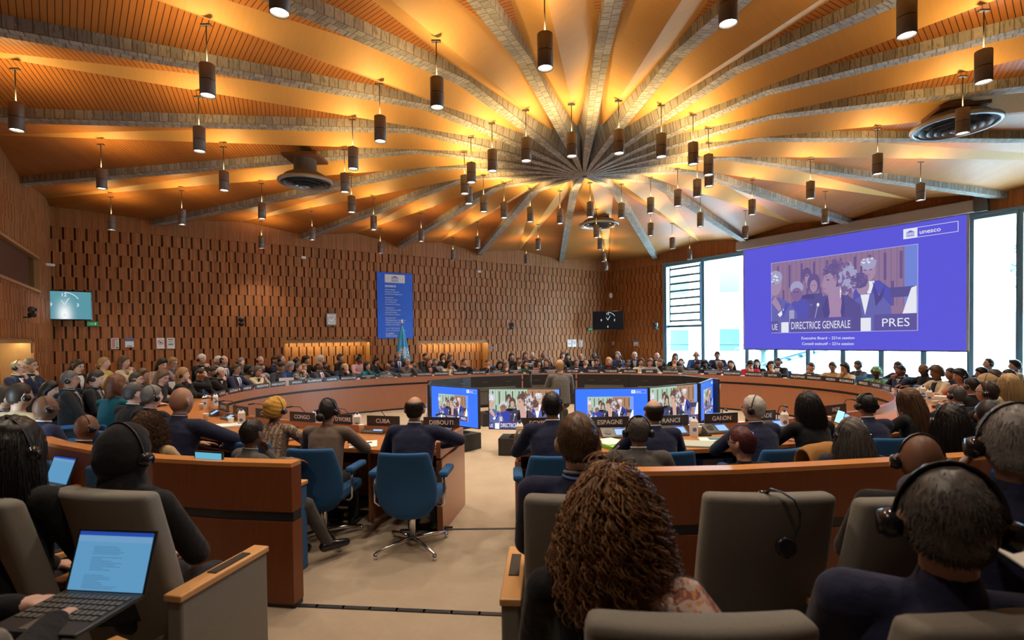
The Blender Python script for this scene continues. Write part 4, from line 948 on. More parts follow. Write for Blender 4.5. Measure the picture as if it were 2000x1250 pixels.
emb = math_n(nt, 'MULTIPLY', math_n(nt, 'MAXIMUM', ring, spoke), math_n(nt, 'LESS_THAN', rr, .17)); emb = math_n(nt, 'MULTIPLY', emb, math_n(nt, 'LESS_THAN', sx.outputs[1], .0))
nt.links.new(mixc(nt, emb, (.055, .33, .60), (.72, .80, .86)), p_.inputs['Base Color'])
MB().add(v, f, 0, True).build('cloth', flagm, t)
# wall screens with a clock face
M['tvblack'] = emis('screen_black', (.004, .004, .006), 1)
def clock_tv(label, A, B, zc, w_, h_, glare):
    A = np.array(A); B = np.array(B); c = (A+B)/2; dd = B-A; rz = math.atan2(dd[1], dd[0])
    t = thing('wall_screen', label, 'screen', (c[0], c[1], zc), rz); MB().box((0, .03, 0), (w_, .06, h_)).build('housing', M['gloss'], t, bevel=.006)
    g = MB(); rect(g, -w_*.485, -h_*.47, w_*.485, h_*.47, -.003, 0)
    g.build('display', glare, t); m = MB()
    R_ = h_*.34; cz = h_*.02
    for s, a in (('12', 90), ('3', 0), ('6', -90), ('9', 180)): put_text(m, s, R_*math.cos(math.radians(a))*1.02, cz+R_*math.sin(math.radians(a))-h_*.055, h_*.11, -.006, bold=.02)
    for a, l in ((62, .26), (118, .17)):
        a = math.radians(a); u = np.array([math.cos(a), math.sin(a)]); n_ = np.array([-u[1], u[0]])*h_*.012; e_ = u*h_*l; poly(m, [(n_[0], cz+n_[1]), (-n_[0], cz-n_[1]), (e_[0]-n_[0], cz+e_[1]-n_[1]), (e_[0]+n_[0], cz+e_[1]+n_[1])], -.006)
    for k in range(14):
        a = math.radians(88-k*4.2); a2 = a-math.radians(4.2); r0, r1 = R_*1.20, R_*1.27; poly(m, [(r0*math.cos(a), cz+r0*math.sin(a)), (r1*math.cos(a), cz+r1*math.sin(a)), (r1*math.cos(a2), cz+r1*math.sin(a2)), (r0*math.cos(a2), cz+r0*math.sin(a2))], -.006)
    m.build('clock_face', emis('clock_white_'+name_key(label), (.75, .85, .95), .9), t)
    return t
def name_key(s): return s.split()[0]
clock_tv('right wall screen showing a white clock on black in the far corner', at_d(1158, 628, 20.6)[:2], at_d(1217, 628, 20.25)[:2], 2.39, 1.20, .74, M['tvblack'])
# glare on the left one is painted into its emission: a bright patch on teal
gm, nt, p_ = nmat('screen_painted_glare'); tc = N(nt, 'ShaderNodeTexCoord'); sx = N(nt, 'ShaderNodeSeparateXYZ'); nt.links.new(tc.outputs['Object'], sx.inputs[0])
ax = math_n(nt, 'DIVIDE', sx.outputs[0], .12); az = math_n(nt, 'DIVIDE', math_n(nt, 'ADD', sx.outputs[2], .22), .26)
gl = math_n(nt, 'EXPONENT', math_n(nt, 'MULTIPLY', math_n(nt, 'ADD', math_n(nt, 'MULTIPLY', ax, ax), math_n(nt, 'MULTIPLY', az, az)), -1.0))
p_.inputs['Base Color'].default_value = (0, 0, 0, 1); p_.inputs['Roughness'].default_value = .2
nt.links.new(mixc(nt, gl, (.10, .30, .36), (.95, 1, 1)), p_.inputs['Emission Color']); p_.inputs['Emission Strength'].default_value = 1.0
clock_tv('left wall screen showing a clock behind painted pale glare', at_d(79, 597, 11.85)[:2], at_d(171, 603, 12.4)[:2], 2.63, 1.0, .69, gm)
def sign(label, px0, py0, px1, py1, kind, wall=1, grp='paper notices on the back wall'):
    t, w_, h_ = wall_thing('wall_notice', label, 'sign', px0, py0, px1, py1, wall, grp); MB().box((0, 0, 0), (w_, .006, h_)).build('sheet', M['paper'], t); m = MB()
    if kind == 'prohibit':
        for k in range(24):
            a = 2*PI*k/24; b = 2*PI*(k+1)/24; r0, r1 = w_*.30, w_*.37; poly(m, [(r0*math.cos(a), h_*.1+r0*math.sin(a)), (r1*math.cos(a), h_*.1+r1*math.sin(a)), (r1*math.cos(b), h_*.1+r1*math.sin(b)), (r0*math.cos(b), h_*.1+r0*math.sin(b))], -.004)
        poly(m, [(-w_*.26, h_*.1+w_*.2), (-w_*.2, h_*.1+w_*.26), (w_*.26, h_*.1-w_*.2), (w_*.2, h_*.1-w_*.26)], -.0045)
        m.build('red_ring', M['signred'], t); m = MB(); disc(m, -.01, h_*.12, w_*.10, w_*.09, -.0042, 0, 12); rect(m, -.02, h_*.0, .03, h_*.1, -.0042); m.build('figure', M['groove'], t)
    elif kind == 'red':
        rect(m, -w_*.42, -h_*.45, w_*.0, h_*.45, -.004); rect(m, 0, h_*.3, w_*.42, h_*.45, -.004); m.build('red_panel', plain('pale_red_print', (.55, .25, .24), .7), t); m = MB(); rect(m, w_*.05, -h_*.3, w_*.42, h_*.25, -.004); m.build('green_panel', plain('pale_green_print', (.45, .55, .42), .7), t); m = MB(); rect(m, w_*.1, -h_*.44, w_*.42, -h_*.34, -.004); m.build('black_bar', M['groove'], t)
    elif kind == 'text':
        for z in (.33, -.13): rect(m, -w_*.32, h_*z, w_*.32, h_*(z+.06), -.004)
        for i in range(7):
            if i != 3: rect(m, -w_*.3, h_*(.22-i*.07), w_*(.3-.06*(i % 2)), h_*(.235-i*.07), -.004)
        m.build('print', M['groove'], t)
    else:
        rect(m, -w_/2, h_*.15, w_/2, h_/2, -.004); m.build('blue_header', M['signblue'], t); m = MB(); rect(m, -w_*.3, -h_*.45, w_*.3, -h_*.30, -.004); m.build('print', M['grey'], t)
sign('red and green paper notice, leftmost on the back wall', 217.5, 660.5, 232, 681, 'red'); sign('notice with dark blue header, second from the left on the back wall', 244.5, 660.5, 261, 678, 'blue')
sign('no-photography style notice with red ring, left part of the back wall', 306, 660, 321, 681, 'prohibit'); sign('black text notice right of the red ring notice at left', 326, 660, 341, 681, 'text')
sign('black text notice, leftmost of three near the right corner', 1108.5, 663, 1116, 677.5, 'text'); sign('red ring notice, middle of three near the right corner', 1117.5, 663, 1125.5, 677.5, 'prohibit'); sign('small red notice, right of three near the right corner', 1130.5, 664, 1138, 677.5, 'red')
sign('framed notice with pale portrait on the right wall near the windows', 1237.5, 663.5, 1246.5, 676, 'blue', 2, 'framed notices'); sign('small red plate on the wall under the right wall screen', 1195, 667, 1199.5, 674, 'red', 2, 'framed notices')
def exit_sign(label, *q):
    t, w_, h_ = wall_thing('exit_sign', label, 'sign', *q); MB().box((0, 0, 0), (w_, .05, h_)).build('body', M['darkgrey'], t); MB().box((0, -.027, 0), (w_*.94, .004, h_*.88)).build('green_face', emis('exit_green', (.02, .30, .10), .7), t); m = MB(); poly(m, [(-w_*.3, 0), (-w_*.16, h_*.28), (-w_*.16, h_*.1), (w_*.1, h_*.1), (w_*.1, -h_*.1), (-w_*.16, -h_*.1), (-w_*.16, -h_*.28)], -.031); rect(m, w_*.18, -h_*.25, w_*.3, h_*.25, -.031); m.build('pictogram', M['white'], t)
exit_sign('green exit sign under the left wall screen', 170, 628, 192, 637); exit_sign('green exit sign left of the right wall screen', 1147, 640.5, 1157, 645.5)
t, w_, h_ = wall_thing('wall_clock', 'square wall clock in a silver case left of the banner', 'clock', 637, 612, 656, 636, 1); MB().box((0, 0, 0), (w_, .10, h_)).build('case', M['grey'], t, bevel=.01); MB().box((0, -.052, 0), (w_*.8, .004, h_*.8)).build('dial', M['paper'], t); m = MB()
for k in range(12): a = 2*PI*k/12; disc(m, w_*.32*math.cos(a), w_*.32*math.sin(a), .012, .012, -.056, 0, 8)
poly(m, [(-.006, 0), (.006, 0), (.05, .09), (.04, .095)], -.057); poly(m, [(-.006, 0), (.006, 0), (-.05, .07), (-.06, .065)], -.057); m.build('hands', M['groove'], t)
def ptz(label, px, py, z, rz, sc=1.0):
    p = at_d(px, py, z); t = thing('dome_camera', label, 'camera', (p[0], p[1], p[2]), rz, 'black cameras on the walls'); s = sc
    MB().box((0, .08*s, -.13*s), (.10*s, .12*s, .03*s)).build('bracket', M['black'], t); MB().lathe([(.075*s, -.12*s), (.08*s, -.04*s), (.06*s, -.03*s)], n=18).build('base', M['black'], t)
    MB().box((-.085*s, 0, .03*s), (.025*s, .06*s, .14*s)).box((.085*s, 0, .03*s), (.025*s, .06*s, .14*s)).build('yoke', M['darkgrey'], t); MB().sphere((0, 0, .05*s), .075*s, 16, 10).build('head', M['black'], t); MB().tube([(0, -.05*s, .05*s), (0, -.09*s, .05*s)], .038*s, 14).build('lens', M['gloss'], t)
rzb = math.atan2(d1[1], d1[0])
ptz('black camera on a bracket below the left booth window', 62, 609, 9.55, 2.1, .8); ptz('black camera on the back wall left of the square clock', 471, 628, 13.9, rzb, .9); ptz('black camera on the back wall right of the banner', 999, 636, 18.95, rzb, 1.0); ptz('black camera at the left edge of the window wall', 1280, 636, 19.6, rz2, 1.0)
def small(name, label, cat, px, py, z, prims, rz=0):
    p = at_d(px, py, z); t = thing(name, label, cat, tuple(p), rz)
    for nm, mb, mt in prims: mb.build(nm, mt, t)
small('wall_lamp', 'white oval lamp on the wall above the right wall screen', 'lamp', 1193, 577, 21.3, [('globe', MB().sphere((0, 0, 0), (.075, .06, .115), 14, 10), M['white']), ('mount', MB().box((0, .06, 0), (.08, .06, .08)), M['grey'])], .2)
small('wall_speaker', 'round white device on the left wall above the left wall screen', 'speaker', 94, 517, 11.75, [('disc', MB().lathe([(.02, -.03), (.12, -.02), (.12, .02), (.02, .03)], n=20), M['white']), ('mount', MB().box((-.08, 0, 0), (.1, .06, .06)), M['black'])], 0)
for nm, px, py, z, lb in (('a', 591, 503, 15.4, 'small white projector arm on the back wall under the second beam'), ('b', 932, 530, 18.4, 'small white sensor arm on the back wall right of the banner')):
    small('wall_sensor', lb, 'sensor', px, py, z, [('arm', MB().tube([(-.05, .1, .38), (-.05, -.1, .36), (-.05, -.12, .0)], .012, 6), M['armwood']), ('box', MB().box((0, -.12, -.02), (.13, .08, .08)), M['white'])], rzb)
small('wall_sign', 'small blue direction sign right of the right lit recess', 'sign', 960, 679, 18.6, [('plate', MB().box((0, 0, 0), (.20, .02, .05)), M['signblue']), ('bracket', MB().box((0, .06, 0), (.03, .12, .02)), M['grey'])], rzb)
# ================================================================ PEOPLE
def skin_mat():
    """Skin whose tone is the object's colour; eyes, brows and lips placed in head space (attribute 'hl')."""
    m, nt, p = nmat('skin'); oi = N(nt, 'ShaderNodeObjectInfo'); at = N(nt, 'ShaderNodeAttribute'); at.attribute_name = 'hl'
    s = N(nt, 'ShaderNodeSeparateXYZ'); nt.links.new(at.outputs['Vector'], s.inputs[0]); x, y, z = s.outputs
    ax = math_n(nt, 'ABSOLUTE', x); front = math_n(nt, 'GREATER_THAN', y, .04)
    def ell_(cx, cz, rx, rz_, xx=None):
        a = math_n(nt, 'DIVIDE', math_n(nt, 'SUBTRACT', ax if xx is None else xx, cx), rx); b = math_n(nt, 'DIVIDE', math_n(nt, 'SUBTRACT', z, cz), rz_)
        q = math_n(nt, 'ADD', math_n(nt, 'MULTIPLY', a, a), math_n(nt, 'MULTIPLY', b, b)); return math_n(nt, 'MULTIPLY', math_n(nt, 'LESS_THAN', q, 1.0), front)
    base = oi.outputs['Color']; c = mixc(nt, ell_(0, -.062, .024, .0085, x), base, (.30, .09, .075))
    c = mixc(nt, math_n(nt, 'MULTIPLY', ell_(.033, .012, .019, .011), .45), c, (.12, .05, .04)); c = mixc(nt, ell_(.032, .012, .0135, .0062), c, (.62, .60, .57)); c = mixc(nt, ell_(.032, .0125, .0062, .0065), c, (.02, .014, .01))
    c = mixc(nt, math_n(nt, 'MULTIPLY', ell_(.033, .034, .020, .005), .8), c, (.05, .032, .022))
    nt.links.new(c, p.inputs['Base Color']); p.inputs['Roughness'].default_value = .46; p.inputs['Specular IOR Level'].default_value = .4
    p.inputs['Subsurface Weight'].default_value = .0; return m
M['skin'] = skin_mat()
def hairmat():
    m, nt, p = nmat('hair_strand'); oi = N(nt, 'ShaderNodeObjectInfo'); gi = N(nt, 'ShaderNodeNewGeometry'); k = math_n(nt, 'MULTIPLY_ADD', gi.outputs['Random Per Island'], .9, .55); cb = N(nt, 'ShaderNodeCombineColor')
    for i in range(3): nt.links.new(k, cb.inputs[i])
    nt.links.new(mixc(nt, 1.0, oi.outputs['Color'], cb.outputs[0], 'MULTIPLY'), p.inputs['Base Color']); p.inputs['Roughness'].default_value = .42; p.inputs['Specular IOR Level'].default_value = .35; return m
M['strand'] = hairmat()
def cloth_bumped():
    m = M['cloth']; nt = m.node_tree; p = nt.nodes['Principled BSDF']; tc = N(nt, 'ShaderNodeTexCoord'); g = noise(nt, tc.outputs['Object'], 9, 4); bump(nt, p, g, .55, .03)
cloth_bumped()
def patterned(name, c1, c2, c3, sc, kind='noise'):
    m, nt, p = nmat(name); tc = N(nt, 'ShaderNodeTexCoord')
    if kind == 'noise':
        g = noise(nt, tc.outputs['Object'], sc, 3); g2 = noise(nt, tc.outputs['Object'], sc*1.7, 2, (1.3, 1, 1.1)); c = mixc(nt, math_n(nt, 'GREATER_THAN', g, .52), c1, c2); c = mixc(nt, math_n(nt, 'GREATER_THAN', g2, .56), c, c3)
    else:
        s = N(nt, 'ShaderNodeSeparateXYZ'); nt.links.new(tc.outputs['Object'], s.inputs[0]); q = math_n(nt, 'FRACT', math_n(nt, 'MULTIPLY', s.outputs[2] if kind == 'h' else s.outputs[0], sc)); g = noise(nt, tc.outputs['Object'], 60, 2)
        c = mixc(nt, math_n(nt, 'LESS_THAN', q, .45), c1, c2); c = mixc(nt, math_n(nt, 'GREATER_THAN', g, .55), c, c3)
    nt.links.new(c, p.inputs['Base Color']); p.inputs['Roughness'].default_value = .85; return m
PAT = {'brown': patterned('woven_brown_pattern', (.20, .125, .085), (.36, .27, .19), (.10, .065, .05), 26, 'v'), 'scarf': patterned('floral_scarf', (.50, .38, .34), (.26, .10, .08), (.50, .23, .10), 26), 'green': patterned('green_print_cloth', (.02, .25, .13), (.05, .10, .04), (.45, .46, .22), 24), 'bw': patterned('black_white_print', (.03, .03, .035), (.45, .45, .45), (.03, .03, .03), 40), 'rosy': patterned('rose_grey_print', (.28, .18, .18), (.14, .10, .10), (.40, .26, .26), 30), 'stripe': patterned('striped_knit', (.05, .06, .14), (.30, .32, .42), (.05, .06, .14), 30, 'h')}
SKIN = {'a': (.56, .34, .26), 'b': (.47, .27, .19), 'c': (.34, .18, .115), 'd': (.17, .082, .050), 'e': (.070, .034, .022)}
HC = {'k': (.012, .010, .010), 'd': (.030, .018, .012), 'b': (.090, .047, .025), 'r': (.13, .05, .025), 'l': (.30, .17, .075), 'y': (.46, .31, .15), 'g': (.19, .18, .175), 'w': (.52, .50, .47), 'p': (.085, .075, .070), 'm': (.075, .016, .018), 'n': (.25, .125, .055)}
CC = {'nv': (.018, .022, .055), 'bk': (.012, .012, .014), 'ch': (.034, .034, .040), 'gy': (.085, .080, .075), 'lg': (.25, .26, .29), 'bl': (.03, .07, .20), 'tl': (.005, .13, .145), 'ta': (.010, .14, .21), 'cr': (.52, .45, .33), 'be': (.42, .31, .18), 'pk': (.52, .32, .35), 'rd': (.42, .018, .030), 'mr': (.12, .012, .015), 'br': (.145, .105, .085), 'kh': (.22, .17, .09), 'wh': (.66, .65, .63), 'or': (.50, .16, .08), 'tn': (.36, .25, .15), 'sa': (.46, .22, .17), 'gn': (.03, .18, .12), 'ye': (.55, .45, .16), 'pw': (.50, .27, .05)}

def head_pts(d, grow=0.0):
    """Head surface (metres, centred) for unit directions d; y is forward."""
    x, y, z = d[:, 0].copy(), d[:, 1].copy(), d[:, 2].copy()
    p = np.stack([x*.0745, y*.094, z*.116], 1)
    low = sm(0, -1, z); p[:, 0] *= 1-.24*low; p[:, 1] = np.where(y < 0, p[:, 1]*(1-.30*sm(-.25, -1, z)), p[:, 1]*(1-.02*low))
    p[:, 1] += np.where((y > 0), .010*sm(-.45, -.9, z), 0)*np.clip(y*1.5, 0, 1)
    p[:, 0] *= 1+.04*sm(-.2, .5, z)*sm(.35, -.5, y)
    X, Z = p[:, 0], p[:, 2]; f = sm(.25, .55, y)
    p[:, 1] += f*(.021*np.exp(-(X/.0125)**2-((Z+.018)/.020)**2)+.010*np.exp(-(X/.009)**2-((Z-.002)/.022)**2)-.008*np.exp(-((np.abs(X)-.032)/.016)**2-((Z-.012)/.013)**2)+.003*np.exp(-((Z-.036)/.010)**2)+.005*np.exp(-(X/.022)**2-((Z+.062)/.012)**2)+.004*np.exp(-(X/.02)**2-((Z+.10)/.014)**2))
    if grow: p = p*(1+grow)
    return p
def sphere_dirs(n, m):
    v = [(0, 0, 1)]
    for i in range(1, m):
        t = PI*i/m
        for k in range(n): a = 2*PI*k/n; v.append((math.sin(t)*math.cos(a), math.sin(t)*math.sin(a), math.cos(t)))
    v.append((0, 0, -1)); f = [(0, 1+k, 1+(k+1) % n) for k in range(n)]
    for i in range(m-2): f += [(1+i*n+k, 1+(i+1)*n+k, 1+(i+1)*n+(k+1) % n, 1+i*n+(k+1) % n) for k in range(n)]
    L = len(v)-1; f += [(L, 1+(m-2)*n+(k+1) % n, 1+(m-2)*n+k) for k in range(n)]
    return np.array(v), f
SD = {False: sphere_dirs(28, 22), True: sphere_dirs(44, 34)}
def hair_mask(d, style):
    x, y, z = d[:, 0], d[:, 1], d[:, 2]
    line = np.interp(y, [-1, -.5, -.26, -.12, .12, .35, .62, .85, 1], [-.52, -.48, -.22, .24, .22, .26, .50, .60, .66]) if style != 'full' else np.interp(y, [-1, -.5, -.05, .12, .35, .62, .85, 1], [-.62, -.52, -.30, -.12, .22, .50, .60, .66])   # lowest z covered, back to front
    if style == 'reced': line = np.interp(y, [-1, -.5, -.05, .12, .25, .5, 1], [-.60, -.50, -.28, -.05, .45, .80, .98])
    m = sm(-.05, .05, z-line)
    if style == 'rim': m = m*sm(.62, .46, z+np.clip(y, 0, 1)*.35)
    if style == 'crown': m = m*(1-.95*sm(.42, .22, np.hypot(x/.8, (y+.28)))*sm(.6, .75, z))
    if style == 'bald': m = m*0
    return m
def hair_shell(style, hi, seed):
    d, f = SD[hi]; rg = np.random.RandomState(seed); base = head_pts(d); m = hair_mask(d, {'long': 'full', 'bob': 'full', 'curl': 'full', 'bun': 'full', 'pony': 'full', 'afro': 'full', 'quiff': 'full'}.get(style, style))
    th = {'short': .009, 'rim': .008, 'reced': .009, 'crown': .009, 'quiff': .016, 'long': .020, 'bob': .024, 'curl': .022, 'bun': .010, 'pony': .011, 'afro': .030, 'bald': .0}[style]
    t = th*m*(1+.25*sm(.2, .9, d[:, 2]))
    if style in ('short', 'reced', 'crown', 'rim'): t = t*(.30+.70*sm(-.15, .42, d[:, 2]))
    if style == 'quiff': t = t*(1+1.1*sm(.2, .8, d[:, 1])*sm(.2, .8, d[:, 2]))
    ph = rg.uniform(0, 6.28, 6); t = t*(1+.16*np.sin(d[:, 0]*17+ph[0])*np.sin(d[:, 1]*15+ph[1])+.10*np.sin(d[:, 2]*23+ph[2]+d[:, 0]*9))
    t = np.where(m > .02, t+.0015, -.006); nrm = base/np.linalg.norm(base, axis=1)[:, None]
    return base+nrm*t[:, None], f
def frame_R(yaw, pitch=0, roll=0):
    return np.array(Matrix.Rotation(yaw, 3, 'Z') @ Matrix.Rotation(-pitch, 3, 'X') @ Matrix.Rotation(roll, 3, 'Y'))
def two_link(S, Wt, l1, l2, pole):
    S = np.array(S, float); Wt = np.array(Wt, float); v = Wt-S; L = np.linalg.norm(v); mx = (l1+l2)*.985
    if L > mx: Wt = S+v/L*mx; v = Wt-S; L = mx
    a = (l1*l1-l2*l2+L*L)/(2*L); h = math.sqrt(max(l1*l1-a*a, 1e-6)); u = v/L; pl = np.array(pole, float); pl = pl-u*(pl@u); pl /= np.linalg.norm(pl)+1e-9
    return S+u*a+pl*h, Wt
def hand(mb, Wp, d, nrm, side, curl=.5, hi=False):
    """Palm, four fingers of unequal length and a thumb; d = pointing direction, nrm = back of the hand."""
    d = np.array(d, float); d /= np.linalg.norm(d); nrm = np.array(nrm, float); nrm = nrm-d*(nrm@d); nrm /= np.linalg.norm(nrm); s = np.cross(d, nrm)*side   # s points to the thumb side
    n = 8 if hi else 6; R = np.stack([s, d, nrm], 1)
    mb.sphere(Wp+d*.045, (.040, .052, .0155), 12 if hi else 8, 8 if hi else 6, R); mb.capsule(Wp-d*.01, Wp+d*.03, .026, .027, n)
    for i, (o, L) in enumerate(((.027, .066), (.010, .074), (-.009, .069), (-.026, .054))):
        b = Wp+d*.085+s*o; a = curl*(.8+.12*i); d1_ = d*math.cos(a)-nrm*math.sin(a); d2_ = d*math.cos(a*2.1)-nrm*math.sin(a*2.1)
        k = b+d1_*L*.52; mb.capsule(b-d*.02, k, .0098, .0086, n); mb.capsule(k, k+d2_*L*.48, .0086, .0068, n)
    b = Wp+d*.022+s*.030; k = b+(s*.75+d*.62-nrm*.25)/1.0*.035; mb.capsule(b, k, .0125, .0105, n); mb.capsule(k, k+(s*.25+d*.95-nrm*.3)*.028, .0105, .008, n)
TMPJOBS = []
def remesh_obj(mb, name, mat, voxel, it, parent, post=None):
    o = mb.build(name, mat, parent); r = o.modifiers.new('r', 'REMESH'); r.mode = 'VOXEL'; r.voxel_size = voxel; r.use_smooth_shade = True
    if it: s = o.modifiers.new('s', 'SMOOTH'); s.factor = .5; s.iterations = it
    TMPJOBS.append((o, post)); return o
def finish_jobs():
    dg = bpy.context.evaluated_depsgraph_get()
    for o, post in TMPJOBS:
        me = bpy.data.meshes.new_from_object(o.evaluated_get(dg)); old = o.data; mats = [q for q in old.materials]; o.modifiers.clear(); o.data = me; me.materials.clear()
        for q in mats: me.materials.append(q)
        me.name = o.name; bpy.data.meshes.remove(old)
        if post: post(me)
    TMPJOBS.clear()
def strands(mb, hc, R, q, dirs, L, wid, comb, steps=6, grav=.35, curl=0.0, freq=9, out=.5, seed=1, clear=.008, taper=.35, fade=False):
    """Hair locks as thin tapering tubes that run along the head and then hang."""
    rg = np.random.RandomState(seed); n = len(dirs); P = head_pts(dirs)*1.0; nr = dirs/np.array([.0745, .094, .116]); nr /= np.linalg.norm(nr, axis=1)[:, None]
    cb = comb(dirs) if callable(comb) else np.tile(np.array(comb, float), (n, 1)); fd = .30+.70*sm(-.15, .42, dirs[:, 2]) if fade else 1.0; Ls = L*rg.uniform(.72, 1.15, n)*fd; st = Ls/steps
    V = nr*out+cb; V /= np.linalg.norm(V, axis=1)[:, None]; lay = clear*rg.uniform(.5, 1.9, n)*fd; cur = P+nr*.001; pts = [cur]
    G = np.array([0, 0, -1.0])
    for i in range(steps):
        V = V*(1-grav)+grav*(G*.8+cb*.2); V = V+rg.normal(0, .03, V.shape); V /= np.linalg.norm(V, axis=1)[:, None]; cur = cur+V*st[:, None]
        e = cur/(np.array([.0745, .094, .112])+lay[:, None]); rad = np.linalg.norm(e, axis=1); ins = (rad < 1) & (cur[:, 2] > -.09); cur = np.where(ins[:, None], cur/np.maximum(rad, 1e-3)[:, None], cur); pts.append(cur)
    A = np.stack(pts, 1)                                     # n x (steps+1) x 3
    if curl:
        tt = np.linspace(0, 1, steps+1)[None, :]; ph = rg.uniform(0, 6.28, (n, 1)); fr = freq*rg.uniform(.8, 1.25, (n, 1)); a = ph+fr*tt*6.28; am = curl*np.minimum(1, tt*3)*rg.uniform(.6, 1.3, (n, 1)); A = A+np.stack([np.cos(a)*am, np.sin(a)*am, np.sin(a*1.0+1.3)*am*.5], 2)
    A = A*q@R.T+hc; m = steps+1; w = wid*q*np.linspace(1, taper, m)
    T = np.gradient(A, axis=1); T /= np.linalg.norm(T, axis=2)[:, :, None]+1e-9; U = np.cross(T, np.array([.31, .52, .79])); U /= np.linalg.norm(U, axis=2)[:, :, None]+1e-9; B = np.cross(T, U)
    ring = [A+w[None, :, None]*(U*math.cos(k*2.094)+B*math.sin(k*2.094)) for k in range(3)]
    VV = np.stack(ring, 2).reshape(-1, 3); f = []
    for s in range(n):
        o = s*m*3
        for i in range(m-1):
            for k in range(3): k2 = (k+1) % 3; f.append((o+i*3+k, o+i*3+k2, o+i*3+3+k2, o+i*3+3+k))
    mb.add(VV, f, 0, True)
def pick_dirs(n, style, seed):
    rg = np.random.RandomState(seed); d = rg.normal(size=(n*4, 3)); d /= np.linalg.norm(d, axis=1)[:, None]; m = hair_mask(d, style); d = d[m > .6]; return d[:n]
TROU = {}
def trousers_mesh(hi, pose):
    k = (hi, pose)
    return k
def person(who, px, py, z, skin, style, hcol, cloth, col, yaw=None, turn=0, nod=0.0, lean=.18, arms='desk', ext='', shirt=None, tie=None, hi=False, seat=None, q=None, hx=0.0, pat=None, dz=0.0, chair_src=None, sh=1.0, gx=None, tilt=0.0):
    H = at_d(px, py, z); top = H[2]
    if gx is None:
        dvec = TC+np.array([.3, -.2])-H[:2]
        if yaw is None: yaw = math.atan2(-dvec[0], dvec[1])
        else: yaw = math.radians(yaw)
    hyaw = math.radians(turn)
    sp = np.array([0, math.sin(lean), math.cos(lean)]); pel = np.array([0, 0, .555]); nb = pel+sp*.50
    la = lean*.45+nod*.35; nd = np.array([0, math.sin(la), math.cos(la)]); hc = nb+nd*.146+np.array([0, .012, 0])
    ztop = hc[2]+.118*math.cos(nod*.5)+{'afro': .035, 'bob': .015, 'curl': .02, 'wrap': .04, 'bun': .0}.get(style, .006)
    if q is None: q = float(np.clip(top/ztop, .90, 1.08))
    dz = top-ztop*q if dz == 0.0 else dz
    dz = float(np.clip(dz, -.12, .16))
    c, s = math.cos(yaw), math.sin(yaw); off = np.array([c*hc[0]-s*hc[1], s*hc[0]+c*hc[1]])*q
    root = thing('person', who, 'person', (H[0]-off[0], H[1]-off[1], 0), yaw, None)
    tr = lambda p: np.array(p, float)*q+np.array([0, 0, dz])
    R = frame_R(hyaw, nod, tilt); vox = .0075 if hi else (.0105 if z < 7 else .0125); seed = abs(int(px*7+py))
    # ---- body: head, neck, trunk, arms and hands as one skin
    b = MB(); d, f = SD[hi]; hp = head_pts(d)*q@R.T+tr(hc); b.add(hp, f)
    for sx in (-1, 1): b.sphere(np.array([sx*.080, -.010, -.004])*q@R.T+tr(hc), np.array([.010, .024, .034])*q, 10, 8, R@np.array(Matrix.Rotation(sx*.75, 3, 'Z')))
    b.capsule(tr(nb-sp*.06), tr(hc+np.array([0, -.012, -.05])), .052*q, .050*q, 12)
    b.capsule(tr(pel+sp*.05), tr(nb-sp*.15), .10*q, .095*q, 12); b.capsule(tr(nb-sp*.07+[-.13*sh, 0, 0]), tr(nb-sp*.07+[.13*sh, 0, 0]), .055*q, .055*q, 10)
    sho = {sx: nb-sp*.048+np.array([sx*.182*sh, 0, 0]) for sx in (-1, 1)}
    hf = R@np.array([0, 1, 0]); hr = R@np.array([1, 0, 0]); hu = R@np.array([0, 0, 1]); A = {}
    for sx in (-1, 1):
        mode = arms
        if arms == 'chinR': mode = 'chin' if sx == 1 else 'desk'
        if arms == 'chinL': mode = 'chin' if sx == -1 else 'desk'
        if arms == 'earR': mode = 'ear' if sx == 1 else 'lap'
        if arms == 'earL': mode = 'ear' if sx == -1 else 'lap'
        if arms == 'foreR': mode = 'fore' if sx == 1 else 'desk'
        if arms == 'outR': mode = 'out' if sx == 1 else 'desk'
        if mode == 'desk': w_ = (np.array([sx*.13, .43, .765])); hd = (-sx*.45, .9, -.03); hn = (0, .05, 1); pole = (sx*1.0, -.3, -.55); cu = .35
        elif mode == 'chin': w_ = hc+hf*.115-hu*.16+hr*sx*.035; hd = -hf*.2+hu*.8-hr*sx*.35; hn = hf*1.0+hr*sx*.3; pole = (sx*.6, .3, -1); cu = 1.0
        elif mode == 'mouth': w_ = hc+hf*.15-hu*.165+hr*sx*.045; hd = hu*.75-hf*.1-hr*sx*.5; hn = hf*.4+hr*sx; pole = (sx*.7, .2, -1); cu = .9
        elif mode == 'fore': w_ = hc+hf*.135-hu*.02+hr*sx*.055; hd = hu*.8-hf*.35-hr*sx*.3; hn = hf+hr*sx*.4; pole = (sx*.8, .3, -1); cu = .5
        elif mode == 'ear': w_ = hc+hr*sx*.125-hu*.13+hf*.05; hd = hu*.9-hf*.15-hr*sx*.25; hn = hr*sx+hf*.3; pole = (sx*.8, .1, -1); cu = .55
        elif mode == 'out': w_ = np.array([sx*.17, .40, .765]); hd = (-sx*.5, .8, -.05); hn = (0, 0, 1); pole = (sx, .1, -.05); cu = .3
        elif mode == 'type': w_ = np.array([sx*.10, .40, .86]); hd = (-sx*.15, .95, -.12); hn = (0, .2, 1); pole = (sx, -.4, -.5); cu = .55
        else: w_ = np.array([sx*.11, .30, .63]); hd = (-sx*.6, .75, -.1); hn = (0, .2, 1); pole = (sx, -.5, -.3); cu = .35
        w_ = np.array(w_, float)
        if mode in ('desk', 'type', 'out', 'lap'): w_[2] = (w_[2]-dz)/q
        e_, w_ = two_link(sho[sx], w_, .285, .245, pole); A[sx] = (sho[sx], e_, w_)
